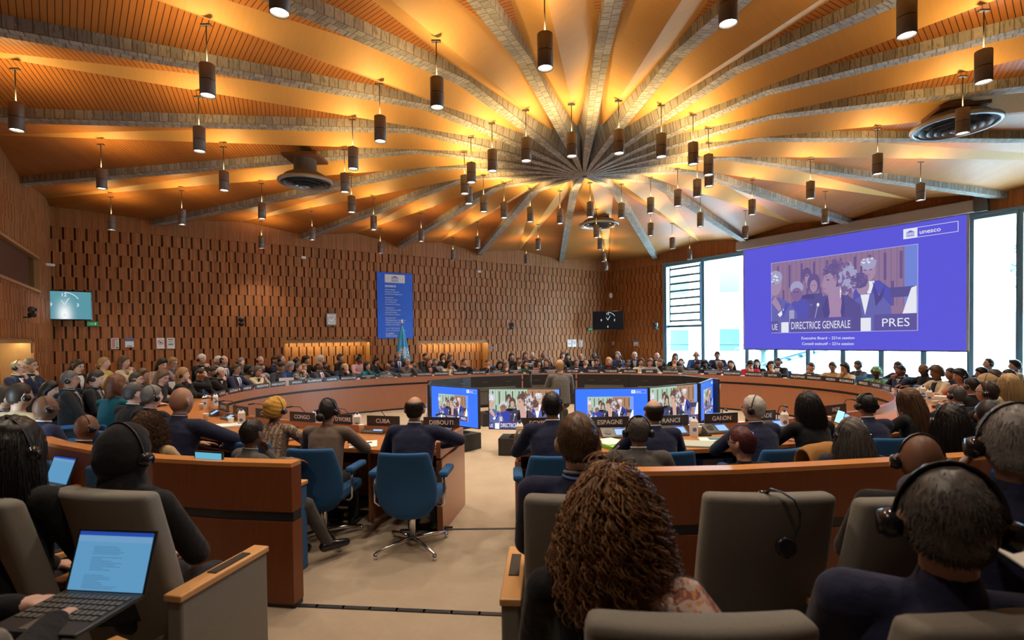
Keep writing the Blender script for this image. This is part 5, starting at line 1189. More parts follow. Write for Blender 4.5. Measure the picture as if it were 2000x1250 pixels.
        b.capsule(tr(sho[sx]), tr(e_), .043*q, .037*q, 8); b.capsule(tr(e_), tr(w_), .036*q, .025*q, 8)
        hand(b, tr(w_), hd, hn, -sx if False else (1 if sx == -1 else -1), cu, hi)
    hcw = tr(hc)
    def post(me, R=R, hcw=hcw, q=q):
        n = len(me.vertices); a = np.empty(n*3, np.float32); me.vertices.foreach_get('co', a); a = (a.reshape(-1, 3)-hcw)@R/q
        at = me.attributes.new('hl', 'FLOAT_VECTOR', 'POINT'); at.data.foreach_set('vector', a.astype(np.float32).ravel())
    body = remesh_obj(b, 'body', M['skin'], vox, 1, root, post); body.color = (*SKIN[skin], 1)
    # ---- upper garment
    g = MB(); k = 1.12 if cloth == 'suit' else 1.0; prof = [(-.02, .175, .135), (.12, .168, .130), (.30, .170*k, .125), (.40, .178*k*sh, .112), (.455, .150*sh, .090), (.487, .085, .066)]
    pts = []; n_ = 18; vv = []; ff = []
    for t, w2, dd in prof:
        cc = pel+sp*t
        for i in range(n_): a = 2*PI*i/n_; vv.append(tr(cc+np.array([w2*math.cos(a), 0, 0])+np.array([0, sp[2], -sp[1]])*dd*math.sin(a)))
    for j in range(len(prof)-1):
        for i in range(n_): ff.append((j*n_+i, j*n_+(i+1) % n_, (j+1)*n_+(i+1) % n_, (j+1)*n_+i))
    ff += [tuple(reversed(range(n_))), tuple((len(prof)-1)*n_+i for i in range(n_))]; g.add(vv, ff)
    for sx in (-1, 1):
        S, E, Wp = A[sx]; tk = .066 if cloth == 'suit' else .058
        g.capsule(tr(nb-sp*.035+[sx*.04, 0, 0]), tr(S+sp*.0), .048*q, tk*q, 12); g.capsule(tr(S), tr(E), tk*q, .056*q, 12)
        if cloth != 'short': g.capsule(tr(E), tr(E+(Wp-E)*.90), .055*q, .040*q, 12)
    if cloth in ('suit', 'jkt', 'top', 'short') and not (cloth == 'top' and shirt): g.capsule(tr(nb-sp*.06), tr(nb+nd*(.022 if cloth == 'suit' else .0)), .080*q, .0595*q, 12)
    if cloth == 'roll' or cloth == 'coat': g.capsule(tr(nb-sp*.05), tr(nb+nd*.045), .075*q, .066*q, 12)
    mt = PAT[pat] if pat else M['cloth']
    o = remesh_obj(g, 'jacket' if cloth in ('suit', 'jkt', 'coat') else 'top', mt, .010 if hi else .0165, 3, root); o.color = (*CC[col], 1)
    # collar, shirt front, tie
    def front_patch(name, rows, colr, off):
        mb = MB(); v = []
        for t, hw in rows:
            cc = pel+sp*t; w2 = np.interp(t, [p_[0] for p_ in prof], [p_[1] for p_ in prof]); dd = np.interp(t, [p_[0] for p_ in prof], [p_[2] for p_ in prof])
            for i in range(5):
                x = hw*(-1+.5*i); y = dd*math.sqrt(max(0, 1-(x/w2)**2))+off; v.append(tr(cc+np.array([x, 0, 0])+np.array([0, sp[2], -sp[1]])*y))
        nr_ = len(rows); mb.add(v, [(j*5+i, j*5+i+1, j*5+5+i+1, j*5+5+i) for j in range(nr_-1) for i in range(4)], 0, True)
        o = mb.build(name, M['cloth'], root); o.color = (*colr, 1); s_ = o.modifiers.new('thick', 'SOLIDIFY'); s_.thickness = .006; s_.offset = 0
    if cloth in ('suit', 'jkt') and shirt:
        front_patch('shirt', [(.20, .006), (.30, .030), (.40, .052), (.46, .058), (.49, .054)], CC[shirt], .006)
        if tie: front_patch('tie', [(.20, .010), (.32, .020), (.43, .013), (.468, .016)], tie, .013)
    if (shirt or cloth == 'suit') and 'N' not in ext:
        mb = MB(); ang = np.linspace(0, 2*PI, 19); P_ = [tr(nb+nd*(.034+.010*math.sin(a+PI))+np.array([.0545*math.cos(a), .0535*math.sin(a), 0])) for a in ang]
        mb.tube(P_, .0075*q, 6); o = mb.build('collar', M['cloth'], root); o.color = (*CC[shirt or 'wh'], 1)
    # ---- legs
    t = MB(); 
    for sx in (-1, 1):
        kn = np.array([sx*.105, .43, .515]); an = np.array([sx*.105, .40, .085])
        if 'X' in ext and sx == 1: kn = np.array([.16, .44, .56]); an = np.array([.20, .60, .14])
        t.capsule(tr([sx*.08, .0, .535]), tr(kn), .085*q, .068*q, 10); kk = tr(kn); aa = np.array([an[0]*q, an[1]*q, an[2]]); t.capsule(kk, aa, .064*q, .048*q, 10)
        sm_ = MB(); sm_.capsule(aa+np.array([0, -.02, -.03]), aa+np.array([0, .17, -.052]), .042, .030, 10)
        vv_ = [(p_[0], p_[1], max(p_[2], .004)) for p_ in sm_.v]; sm_.v = vv_
        if z < 8: sm_.build('shoe', M['gloss'], root)
    o = remesh_obj(t, 'trousers', M['cloth'], .018 if not hi else .013, 3, root); o.color = (.02, .02, .026, 1) if col != 'gy' else (.06, .057, .052, 1)
    # ---- hair or head covering
    hm = MB(); hw = lambda p_: (np.array(p_, float)*q)@R.T+hcw
    mat = M['hair']; hname = 'hair'; hcolr = HC.get(hcol, None) or CC[hcol]
    def blob(p_, r_): hm.sphere(hw(p_), np.array(r_)*q, 16 if hi else 12, 12 if hi else 8, R)
    rm = None
    if style in ('wrap', 'hijab', 'cap'):
        hname = 'headscarf' if style != 'cap' else 'knit_cap'; dd_, ff_ = SD[hi]; base = head_pts(dd_); lo = np.interp(dd_[:, 1], [-1, 0, .5, 1], [-.55, -.38, .25, .50]) if style != 'hijab' else np.interp(dd_[:, 1], [-1, -.2, .30, .45, 1], [-1.2, -1.2, -1.1, .45, .62])
        m_ = sm(-.06, .06, dd_[:, 2]-lo); th = {'wrap': .030, 'hijab': .028, 'cap': .016}[style]; t_ = np.where(m_ > .02, th*m_+.002, -.006)
        if style == 'wrap': t_ = t_*(1+.10*np.sin(dd_[:, 2]*26+dd_[:, 0]*8))*(1+.35*sm(0, -1, dd_[:, 1]))
        hm.add(hw(base+base/np.linalg.norm(base, axis=1)[:, None]*t_[:, None]), ff_, 0, True)
        if style == 'wrap': blob((0, -.085, .06), (.065, .055, .05)); rm = .008
        if style == 'hijab': hm.capsule(hw((0, -.01, -.08)), tr(nb-sp*.05), .085*q, .115*q, 14); hm.capsule(tr(nb-sp*.05+[-.12, 0, 0]), tr(nb-sp*.05+[.12, 0, 0]), .075*q, .075*q, 12); rm = .009
        mat = PAT[pat] if (pat and 'W' in ext) else M['cloth']
    else:
        v_, f_ = hair_shell(style, hi, seed)
        if style != 'bald': hm.add(hw(v_), f_, 0, True)
        if style == 'long':
            for sx in (-1, 1): hm.capsule(hw((sx*.066, -.035, -.02)), hw((sx*.075, -.03, -.20)), .034*q, .024*q, 10)
            hm.capsule(hw((0, -.065, -.02)), hw((0, -.075, -.22)), .062*q, .045*q, 12); rm = .009
        elif style == 'bob':
            for sx in (-1, 1): hm.capsule(hw((sx*.074, -.022, .02)), hw((sx*.074, -.015, -.085)), .034*q, .030*q, 10)
            hm.capsule(hw((0, -.07, .01)), hw((0, -.07, -.09)), .055*q, .050*q, 12); rm = .009
        elif style == 'curl':
            rg = random.Random(seed)
            for i in range(46):
                a = rg.uniform(-2.6, -.55); zz = rg.uniform(-.17, .09 if 'S' not in ext else -.05); rr_ = .085+.02*rg.random()+(.018 if zz < -.02 else 0); blob((rr_*math.cos(a), rr_*math.sin(a)*1.05, zz), [rg.uniform(.022, .034)]*3)
            rm = .008
        elif style == 'bun': blob((-.01, -.118, -.045), (.044, .036, .040))
        elif style == 'topknot': pass
        elif style == 'pony': blob((0, -.105, .0), (.03, .025, .03)); hm.capsule(hw((0, -.12, -.02)), hw((0, -.12, -.16)), .026*q, .014*q, 8)
        if 'K' in ext: blob((0, -.02, .145), (.045, .045, .042))
    if 'S' in ext:                                           # near enough for separate strands
        if style in ('short', 'reced', 'crown', 'rim', 'quiff'):
            cmb = lambda dd: np.stack([dd[:, 0]*.25, -.35-.4*dd[:, 1], -.55-.2*dd[:, 2]], 1)
            strands(hm, hcw, R, q, pick_dirs(4600, {'quiff': 'full'}.get(style, style), seed), .017 if style != 'quiff' else .045, .0010, cmb, 4, .0, 0, 9, .16, seed, .0085, .35, style != 'quiff'); mat = M['strand']
        elif style in ('long', 'bob', 'pony'):
            cmb = lambda dd: np.stack([dd[:, 0]*.40, -.35+0*dd[:, 1], -.6+0*dd[:, 2]], 1)
            L_ = {'long': .34, 'bob': .20, 'bun': .16, 'pony': .2}[style]
            strands(hm, hcw, R, q, pick_dirs(2600 if style != 'bun' else 1400, 'full', seed), L_, .0017, cmb if style != 'bun' else (lambda dd: np.stack([-dd[:, 0]*.6, -1+0*dd[:, 1], -.3+0*dd[:, 2]], 1)), 9, .30 if style != 'bun' else .04, .002, 3, .25, seed,   .017 if style == 'bob' else .013); mat = M['strand']
        elif style == 'curl':
            cmb = lambda dd: np.stack([dd[:, 0]*.9, -.25+.35*dd[:, 1], -.3+0*dd[:, 2]], 1)
            strands(hm, hcw, R, q, pick_dirs(2600, 'full', seed), .185, .0022, cmb, 22, .24, .0085, 3.4, .75, seed, .020, .55); mat = M['strand']; rm = None
    if style != 'bald' or 'K' in ext:
        if rm and 'S' not in ext and z < 7.5 or style in ('wrap', 'hijab'): o = remesh_obj(hm, hname, mat, rm if hi else .011, 2, root)
        else: o = hm.build(hname, mat, root)
        o.color = (*hcolr, 1)
    if 'P' in ext:                                            # patterned shawl over the shoulders
        sc_ = MB()
        for i in range(10):
            u = i/9; sc_.tube([tr(nb+np.array([-.02+.05*u, -.07-.03*u, .055-.035*u])), tr(nb+np.array([.09+.03*u, -.075-.045*u, .030-.05*u])), tr(nb+np.array([.19+.02*u, -.055-.055*u, -.0-.05*u])), tr(nb+np.array([.265-.01*u, -.03-.07*u, -.10-.02*u])), tr(nb+np.array([.29-.02*u, -.02-.08*u, -.24-.02*u]))], [.018, .024, .028, .026, .022], 8)
        for i in range(4): sc_.tube([tr(nb+np.array([.07*math.cos(a)+.0, .07*math.sin(a)-.01, .055-.018*i])) for a in np.linspace(0, 2*PI, 20)], .017, 7)
        remesh_obj(sc_, 'scarf', PAT['scarf'], .009, 2, root)
    # ---- worn things
    if 'H' in ext:
        hs = MB(); top_r = .004+{'afro': .035, 'curl': .026, 'bob': .02, 'long': .018, 'wrap': .03, 'hijab': .032, 'cap': .016, 'bald': .0, 'rim': .004, 'quiff': .018, 'reced': .015}.get(style, .009)+(.004 if 'S' in ext and style != 'bald' else 0); y0 = -.005
        P_ = [hw((math.sin(a)*(.074+top_r), y0-.012*math.cos(a), -.012+(.121+top_r)*math.cos(a))) for a in np.linspace(-1.52, 1.52, 17)]
        hs.tube(P_, (.0105 if hi else .0075)*q, 8, 0, True, True, .3, np.array(hw((0, 0, .3)))-np.array(hw((0, 0, 0))))
        ho = hs.build('headset', M['black'], root)
        for sx in (-1, 1):
            ec = MB(); ec.tube([hw((sx*(.068+top_r*.6), y0, -.012)), hw((sx*(.080+top_r), y0, -.012)), hw((sx*(.100+top_r), y0, -.012))], [.026*q, .034*q, .026*q], 14); ec.build('ear_cup', M['gloss'], ho)
    if 'G' in ext:
        gl = MB()
        for sx in (-1, 1):
            gl.tube([hw((sx*.033+.022*math.cos(a), .098-.012*abs(math.cos(a))*(1 if sx*math.cos(a) > 0 else 0), .010+.017*math.sin(a))) for a in np.linspace(0, 2*PI, 15)], .0022*q, 5); gl.tube([hw((sx*.056, .088, .014)), hw((sx*.080, .0, .012))], .002*q, 5)
        gl.tube([hw((-.011, .099, .014)), hw((.011, .099, .014))], .002*q, 5); gl.build('glasses', M['gloss'], root)
    if 'Y' in ext:                                            # lanyard round the neck
        mb = MB(); mb.tube([tr(nb+nd*.02+np.array([.060*math.cos(a), .057*math.sin(a)-.002, .0])) for a in np.linspace(-PI, 0, 14)], .006*q, 6); mb.build('lanyard', M['signblue'], root)
    return root
# T = seated at the ring table, B = outer rear row; numbers are depths in metres
def Z(row, px, add=0.0):
    o = {'T': .95, 'B': RO+.85, 'N': .95}[row]+add
    th = ring_px(px, o, row != 'N')
    while th is None: o -= .15; th = ring_px(px, o, row != 'N')
    return float(ell(th, o)[0][1])
R_, B_ = (.30, .02, .03), (.05, .10, .28)
seatno = [0]
def P(who, px, py, z, skin, style, hcol, cloth, col, chair_kind='blue', crz=None, **kw):
    if isinstance(z, tuple): z = Z(z[0], px, z[1])
    elif isinstance(z, str): z = Z(z, px)
    r = person(who, px, py, z, skin, style, hcol, cloth, col, **kw)
    src = {'blue': BLUE, 'grey': GREY, 'fix': FIXB}.get(chair_kind)
    if src is not None:
        nm = {'blue': 'blue swivel chair under the ', 'grey': 'grey auditorium seat of the ', 'fix': 'blue fixed seat of the '}[chair_kind]
        back = {'blue': -.0, 'grey': -.06, 'fix': -.06}[chair_kind]; rz = r.rotation_euler.z if crz is None else math.radians(crz)
        lb = nm+who.replace('person in ', 'one in ', 1); lb = ' '.join(lb.split()[:14])
        chair(src, r.location.x-math.sin(rz)*back*1.0, r.location.y+math.cos(rz)*back, rz, lb)
    return r
F0 = dict(hi=True)
# ---- nearest rows
P('person in black jacket and floral scarf with curly hair, nearest in the centre', 1197, 913, 1.39, 'a', 'curl', 'n', 'jkt', 'bk', None, yaw=-10, ext='SP', lean=0.02, arms='lap', **F0)
P('person in dark navy suit wearing a headset, large at the lower right', 1850, 908, 1.22, 'c', 'reced', 'p', 'suit', 'nv', None, yaw=-24, ext='SHN', lean=-0.1, arms='lap', q=1.12, **F0)
P('person in black typing on a laptop, cut off at the lower left', -265, 905, 1.30, 'a', 'long', 'd', 'top', 'bk', None, yaw=-25, lean=.12, arms='type', **F0)
P('person in black headscarf and black robe with headset, left front row', 242, 834, 2.32, 'a', 'hijab', 'bk', 'coat', 'bk', None, yaw=-8, turn=-4, ext='H', lean=0.06, arms='lap', q=1.04, **F0)
P('person in black with long hair and headset, cut by the left edge', 20, 820, 2.2, 'a', 'long', 'k', 'top', 'bk', None, yaw=-8, turn=0, ext='SH', lean=0.05, arms='lap', **F0)
P('person in navy suit with lanyard, short hair, before the right parapet', 1128, 806, 2.18, 'a', 'short', 'b', 'suit', 'nv', None, yaw=-6, ext='SY', lean=0.04, arms='lap', shirt='lg', **F0)
P('person in black with wide headset on a bald head at right', 1798, 842, 2.12, 'd', 'bald', 'k', 'coat', 'bk', None, yaw=-26, ext='H', lean=0.04, arms='lap', **F0)
P('person in dark jacket holding a hand to the ear, right edge', 1985, 788, 1.62, 'd', 'short', 'g', 'suit', 'nv', None, yaw=-26, turn=0, ext='SHN', lean=0.0, arms='earL', **F0)
# ---- row before the parapets
P('person in grey suit turned right beside the left parapet, hand at chin', 492, 818, 3.75, 'd', 'short', 'k', 'suit', 'gy', 'fix', yaw=-40, turn=24, ext='SX', lean=.12, arms='chinR', shirt='lg', crz=-10, **F0)
P('person in beige top with curly hair behind the black headscarf', 288, 806, 3.95, 'b', 'curl', 'b', 'top', 'be', 'fix', yaw=2, ext='SH', lean=.12, arms='lap', turn=0)
P('person in black suit, bald with headset, low behind the left parapet', 168, 808, 4.15, 'd', 'bald', 'k', 'suit', 'bk', 'fix', yaw=-22, turn=0, ext='H', lean=.2, arms='lap')
P('person in navy suit and white collar, bald with headset at left', 88, 771, 4.5, 'd', 'bald', 'k', 'suit', 'nv', 'fix', yaw=-26, turn=0, ext='HG', lean=.12, arms='lap', shirt='wh')
P('person in beige collar with dark hair and headset at the far left', 38, 748, 4.8, 'b', 'short', 'd', 'top', 'be', 'fix', yaw=-15, ext='H', lean=.12, arms='lap')
P('person in dark suit with dark hair, second from the left edge', 3, 752, 4.9, 'b', 'short', 'd', 'suit', 'bk', 'fix', yaw=-10, lean=.12, arms='lap', shirt='lg')
P('person in grey suit, balding with headset, right of the aisle', 1246, 812, 3.50, 'c', 'crown', 'p', 'suit', 'gy', 'fix', yaw=-8, turn=4, ext='SH', lean=.12, arms='lap', **F0)
P('person in dark jacket with short red hair behind the right parapet', 1449, 834, 3.45, 'b', 'short', 'm', 'jkt', 'bk', 'fix', yaw=14, turn=22, ext='SG', lean=.2, arms='lap', **F0)
P('person in dark top with grey-brown straight hair and headset at right', 1664, 818, 3.5, 'a', 'long', 'p', 'top', 'ch', 'fix', yaw=-14, turn=6, ext='SH', lean=.12, arms='lap', **F0)
P('person in beige top with long black hair and headset at right', 1858, 790, 3.6, 'c', 'long', 'k', 'top', 'be', 'fix', yaw=-28, ext='SH', lean=.12, arms='lap', **F0)
P('person in dark coat between the black hair and the right edge', 1930, 782, 3.75, 'd', 'short', 'k', 'top', 'kh', 'fix', yaw=-24, lean=.12, arms='lap')
# ---- at the near side of the ring table
P('person in navy suit, large bald head, leaning on the left desk', 354, 755, 4.45, 'c', 'bald', 'k', 'suit', 'nv', yaw=-14, turn=-4, lean=.22, arms='outR', shirt='lg', sh=1.08, q=1.06, **F0)
P('person in brown woven dress and orange headwrap with headset', 538, 771, ('N', -.05), 'd', 'wrap', 'pw', 'top', 'br', yaw=-14, turn=-6, ext='H', lean=.2, arms='desk', pat='brown', **F0)
P('person in grey-brown jacket with bun and headset before the IVOIRE plate', 641, 779, ('N', .05), 'c', 'bun', 'k', 'jkt', 'br', yaw=-6, turn=-8, ext='SHG', lean=.20, arms='desk', **F0)
P('person in navy suit, bald on top, before the DJIBOUTI plate', 810, 773, ('N', .05), 'b', 'rim', 'd', 'suit', 'nv', yaw=-4, ext='S', lean=.24, arms='outR', shirt='wh', **F0)
P('person in dark suit with short black hair before the EGYPTE plate', 1078, 765, ('N', .10), 'c', 'short', 'k', 'suit', 'nv', yaw=0, ext='S', lean=.22, arms='desk', shirt='wh', **F0)
P('person in dark suit, bald on top, before the FRANCE plate', 1276, 780, ('N', .05), 'a', 'rim', 'd', 'suit', 'nv', yaw=4, turn=6, ext='S', lean=.2, arms='desk', shirt='wh', **F0)
P('person in dark suit with grey hair, headset and glasses by the GABON plate', 1472, 772, ('N', .10), 'a', 'short', 'w', 'suit', 'nv', yaw=14, turn=34, ext='SHG', lean=.2, arms='desk', **F0)
P('person in fuzzy black sweater with black bob by the INDE plate', 1579, 766, ('N', .05), 'c', 'bob', 'k', 'top', 'bk', yaw=10, ext='S', lean=.2, arms='desk', **F0)
P('person in dark suit with thinning black hair right of the INDE plate', 1692, 768, ('N', .05), 'c', 'crown', 'k', 'suit', 'nv', yaw=4, ext='SH', lean=.16, arms='desk', **F0)
P('person in dark jacket with long brown hair in profile at right', 1776, 760, ('N', .0), 'b', 'long', 'b', 'jkt', 'bk', yaw=26, turn=38, ext='S', lean=.16, arms='desk', **F0)
P('person in dark jacket with short grey hair and headset at right', 1868, 753, 5.6, 'a', 'short', 'p', 'suit', 'bk', yaw=2, turn=8, ext='SH', lean=.16, arms='desk')
P('person in black suit and white collar, glasses and headset at right', 1928, 745, 5.2, 'b', 'reced', 'd', 'suit', 'bk', yaw=28, turn=10, ext='SHG', lean=.12, arms='desk', shirt='wh')
P('person in cream jacket with blond hair at the right edge', 1971, 731, 5.9, 'a', 'bob', 'y', 'jkt', 'cr', yaw=-6, ext='S', lean=.12, arms='desk')
P('person in dark suit with grey hair and headset behind the bald head', 296, 752, 5.2, 'a', 'short', 'g', 'suit', 'bk', yaw=-22, turn=-6, ext='SH', lean=.15, arms='desk', shirt='wh')
P('person in dark suit with dark grey hair and white collar at left', 262, 746, 5.5, 'a', 'short', 'p', 'suit', 'bk', yaw=-20, turn=-8, ext='S', lean=.15, arms='desk', shirt='wh')
P('person in teal blouse with chestnut hair at left', 226, 732, 5.9, 'b', 'bob', 'r', 'top', 'ta', yaw=-12, lean=.12, arms='desk')
P('person in black suit, dark hair with headset, reading at left', 186, 722, 7.3, 'a', 'short', 'd', 'suit', 'bk', yaw=-64, turn=0, nod=.3, ext='H', lean=.1, arms='lap', shirt='lg', tie=(.03, .03, .06))
P('person in black suit, glasses and headset, leaning back at left', 136, 724, 6.9, 'c', 'short', 'p', 'suit', 'bk', yaw=-60, ext='HG', lean=-.02, arms='lap', shirt='lg', tie=(.03, .03, .05))
P('person in black with dark hair in profile at left', 97, 745, 7.0, 'a', 'long', 'k', 'top', 'bk', yaw=-66, nod=.25, lean=.2, arms='desk')
P('person in navy suit and red tie, bald with glasses, far left', 36, 702, 8.6, 'a', 'rim', 'g', 'suit', 'nv', yaw=-70, nod=.2, ext='HG', lean=.16, arms='chinL', shirt='wh', tie=R_)
P('person in dark suit, hand at the face, far left behind', 58, 700, 9.0, 'b', 'short', 'p', 'suit', 'nv', yaw=-74, ext='G', lean=.16, arms='chinR', shirt='wh')
# ---- back row from the left corner
P('person in black jacket with curly dark hair, leftmost along the back wall', 152, 702, 10.2, 'a', 'curl', 'd', 'jkt', 'bk', yaw=-92, nod=.15, ext='G', lean=.15, shirt='wh')
P('person in yellow top with fair tied hair along the back wall', 203, 698, 10.6, 'a', 'bun', 'l', 'top', 'ye', yaw=-78, lean=.1)
P('person in white top with long brown hair along the back wall', 242, 696, 11.0, 'a', 'long', 'b', 'top', 'cr', yaw=-76, turn=-6, lean=.12, arms='mouth')
P('person in patterned top with long black hair along the back wall', 316, 700, 11.0, 'a', 'long', 'k', 'top', 'br', yaw=-108, nod=.4, lean=.2, pat='rosy')
P('person in grey top with reddish hair behind a laptop at left', 337, 698, 11.6, 'a', 'bun', 'l', 'top', 'gy', yaw=-104, nod=.3, ext='G', lean=.15)
P('person in dark jacket, dark hair, glasses and headset at left', 265, 727, 8.0, 'a', 'short', 'd', 'suit', 'bk', yaw=-70, ext='HG', lean=.12)
P('person in grey top with glasses and brown bob at left', 277, 720, 8.9, 'a', 'bob', 'b', 'top', 'ch', yaw=-72, ext='G', lean=.12)
P('person in black top with long brown hair, glasses and lanyard at left', 316, 723, 8.4, 'a', 'long', 'b', 'top', 'bk', yaw=-86, nod=.35, ext='G', lean=.2)
P('person in black and grey knit top, hand at mouth, left table end', 357, 719, 8.9, 'a', 'long', 'l', 'top', 'bk', yaw=-72, ext='H', lean=.18, arms='chinR')
P('person in black suit and blue shirt, hand on forehead at left', 391, 719, 9.5, 'b', 'short', 'd', 'suit', 'bk', yaw=-82, nod=.25, lean=.25, arms='foreR', shirt='bl')
P('person in dark jacket with black hair behind the blue shirt', 413, 716, 10.8, 'c', 'short', 'k', 'suit', 'bk', yaw=-92, nod=.3, lean=.2)
P('person in dark suit with white hair and headset at the AUTRICHE plate', 431, 717, ('T', .0), 'a', 'short', 'w', 'suit', 'bk', yaw=-96, ext='H', lean=.22, arms='chinR', shirt='wh', tie=R_)
P('person in dark suit with grey hair, hands at mouth, back wall', 394, 691, ('B', .0), 'a', 'short', 'w', 'suit', 'bk', yaw=-104, ext='H', lean=.18, arms='mouth', shirt='wh', tie=B_)
P('person in dark suit with white hair, back wall, beside the balding one', 426, 695, ('B', .1), 'a', 'short', 'w', 'suit', 'bk', yaw=-100, lean=.1)
P('person in dark suit, balding, blue tie, along the back wall', 437, 694, ('B', -.2), 'a', 'rim', 'd', 'suit', 'bk', yaw=-100, lean=.12, ext='H', shirt='wh', tie=B_)
P('person in grey jacket with grey hair hiding the face, back wall', 470, 698, ('B', 0), 'a', 'short', 'g', 'suit', 'gy', yaw=-112, nod=.35, ext='H', lean=.2, arms='foreR')
P('person in black suit, bald with headset, behind the CLT plate', 508, 695, ('B', 0), 'a', 'bald', 'k', 'suit', 'bk', yaw=-112, nod=.25, ext='H', lean=.16)
P('person in navy suit with dark hair, left of a balding one, back wall', 537, 695, ('B', .1), 'b', 'short', 'd', 'suit', 'nv', yaw=-88, lean=.1, shirt='wh')
P('person in grey suit, balding with headset, at the left lit recess', 549, 693, ('B', -.1), 'a', 'reced', 'b', 'suit', 'gy', yaw=-84, ext='H', lean=.08)
P('person in dark suit, glasses and headset, at the AUSTRALIE plate', 461, 711, ('T', 0), 'c', 'short', 'd', 'suit', 'nv', yaw=-96, ext='HG', lean=.12, shirt='wh', tie=(.07, .13, .3))
P('person in khaki jacket with dark afro behind the ARMENIE plate', 485, 711, ('T', .75), 'e', 'afro', 'k', 'jkt', 'kh', yaw=-100, lean=.14)
P('person in cream jacket with grey curls and glasses, ARGENTINE plate', 503, 714, ('T', 0), 'b', 'curl', 'p', 'jkt', 'cr', yaw=-100, ext='G', lean=.22, arms='mouth', shirt='bk')
P('person in light top with reddish hair behind the cream jacket', 510, 708, ('T', .8), 'a', 'bob', 'r', 'top', 'lg', yaw=-112, lean=.2)
P('person in dark suit bending over, ARABIE SAOUDITE plate', 548, 707, ('T', .1), 'c', 'short', 'k', 'suit', 'ch', yaw=-118, nod=.45, lean=.2)
P('person in navy top with grey hair, left behind the ANGOLA plate', 567, 706, ('T', .1), 'a', 'bob', 'g', 'top', 'bl', yaw=-110, nod=.3, lean=.2)
P('person in black and white print top, face raised, ANGOLA plate', 582, 710, ('T', 0), 'b', 'bun', 'd', 'top', 'bk', yaw=-86, nod=-.2, lean=.14, arms='mouth', pat='bw')
P('person in dark top with light brown hair behind the print top', 593, 711, ('T', .8), 'a', 'bob', 'l', 'top', 'bk', yaw=-118, lean=.2)
P('person in dark suit and red tie, bald, ALLEMAGNE plate', 624, 706, ('T', 0), 'd', 'rim', 'k', 'suit', 'ch', yaw=-110, lean=.06, shirt='wh', tie=(.35, .02, .05))
P('person in dark jacket half hidden right of the red tie', 635, 706, ('T', .8), 'd', 'short', 'k', 'suit', 'bk', yaw=-120, lean=.15)
P('person in dark jacket with dark curls in the left lit recess', 579, 699, ('B', 0), 'd', 'afro', 'k', 'jkt', 'bk', yaw=-112, lean=.12)
P('person in dark top with dark curly hair in the left lit recess', 598, 694, ('B', .1), 'a', 'curl', 'd', 'top', 'bk', yaw=-112, nod=.2, lean=.1)
P('person in dark top with white hair in the left lit recess', 626, 694, ('B', 0), 'a', 'long', 'w', 'top', 'bk', yaw=-104, lean=.1)
P('person in black suit with cropped dark hair and headset, left recess', 664, 691, ('B', 0), 'c', 'short', 'k', 'suit', 'bk', yaw=-100, ext='H', lean=.1)
P('person in pink blouse with topknot in the left lit recess', 701, 695, ('B', 0), 'd', 'bun', 'k', 'top', 'pk', yaw=-128, nod=.3, ext='K', lean=.12, shirt='pk')
P('person in black top with glasses behind the blond short hair', 667, 705, ('T', .9), 'b', 'bob', 'd', 'top', 'nv', yaw=-120, ext='G', lean=.14)
P('person in black top with short blond hair, AFRIQUE DU SUD plate', 674, 710, ('T', 0), 'a', 'short', 'y', 'top', 'bk', yaw=-106, ext='H', lean=.18, arms='chinR')
P('person in teal jacket with black bob, HAITI plate', 717, 706, ('T', 0), 'a', 'bob', 'k', 'jkt', 'tl', yaw=-112, ext='H', lean=.08, shirt='bk')
P('person in black top with dark bob left of the flag', 734, 698, ('B', 0), 'a', 'bob', 'k', 'top', 'bk', yaw=-112, nod=.35, lean=.16)
P('person in grey suit, bald with glasses, ETATS-UNIS plate', 757, 709, ('T', 0), 'd', 'bald', 'k', 'suit', 'gy', yaw=-120, ext='G', lean=.1, shirt='wh', tie=(.03, .03, .05))
P('person in navy jacket behind the bald grey suit', 765, 703, ('T', .85), 'd', 'short', 'k', 'suit', 'nv', yaw=-130, lean=.12)
P('person in navy suit with grey hair in front of the flag', 778, 687, ('B', .1), 'a', 'short', 'g', 'suit', 'nv', yaw=-150, ext='H', lean=.04, shirt='wh', tie=(.03, .05, .3))
P('person in grey suit, hands at chin, BOTSWANA plate', 795, 699, ('T', 0), 'b', 'reced', 'g', 'suit', 'gy', yaw=-126, ext='HG', lean=.16, arms='mouth')
P('person in dark jacket right behind the BOTSWANA suit', 807, 704, ('T', .9), 'b', 'short', 'k', 'suit', 'gy', yaw=-130, lean=.14)
P('person in dark suit left end of the right lit recess', 830, 690, ('B', 0), 'c', 'short', 'k', 'suit', 'bk', yaw=-132, lean=.12, shirt='wh')
P('person in dark jacket and salmon blouse, CONSEILLER JURIDIQUE plate', 838, 698, ('T', 0), 'a', 'curl', 'r', 'jkt', 'bk', yaw=-138, lean=.1, shirt='sa')
P('person in blue-grey suit right of the salmon blouse', 850, 699, ('T', .25), 'a', 'short', 'p', 'suit', 'lg', yaw=-160, nod=.2, lean=.1)
P('person in black with dark bob and glasses in the right recess', 865, 690, ('B', 0), 'a', 'bob', 'd', 'top', 'bk', yaw=-150, ext='G', lean=.1, arms='chinR')
P('person in dark top with brown hair in the right recess', 879, 693, ('B', 0), 'b', 'bob', 'b', 'top', 'bk', yaw=-130, lean=.1)
P('person in cream jacket with long dark curls, DIRECTRICE plate', 877, 702, ('T', 0), 'c', 'curl', 'k', 'jkt', 'cr', yaw=-136, lean=.2, arms='mouth')
P('person in black dress with white collar, PRESIDENTE plate', 907, 700, ('T', 0), 'a', 'bun', 'd', 'top', 'bk', yaw=-150, turn=10, lean=.06, shirt='wh')
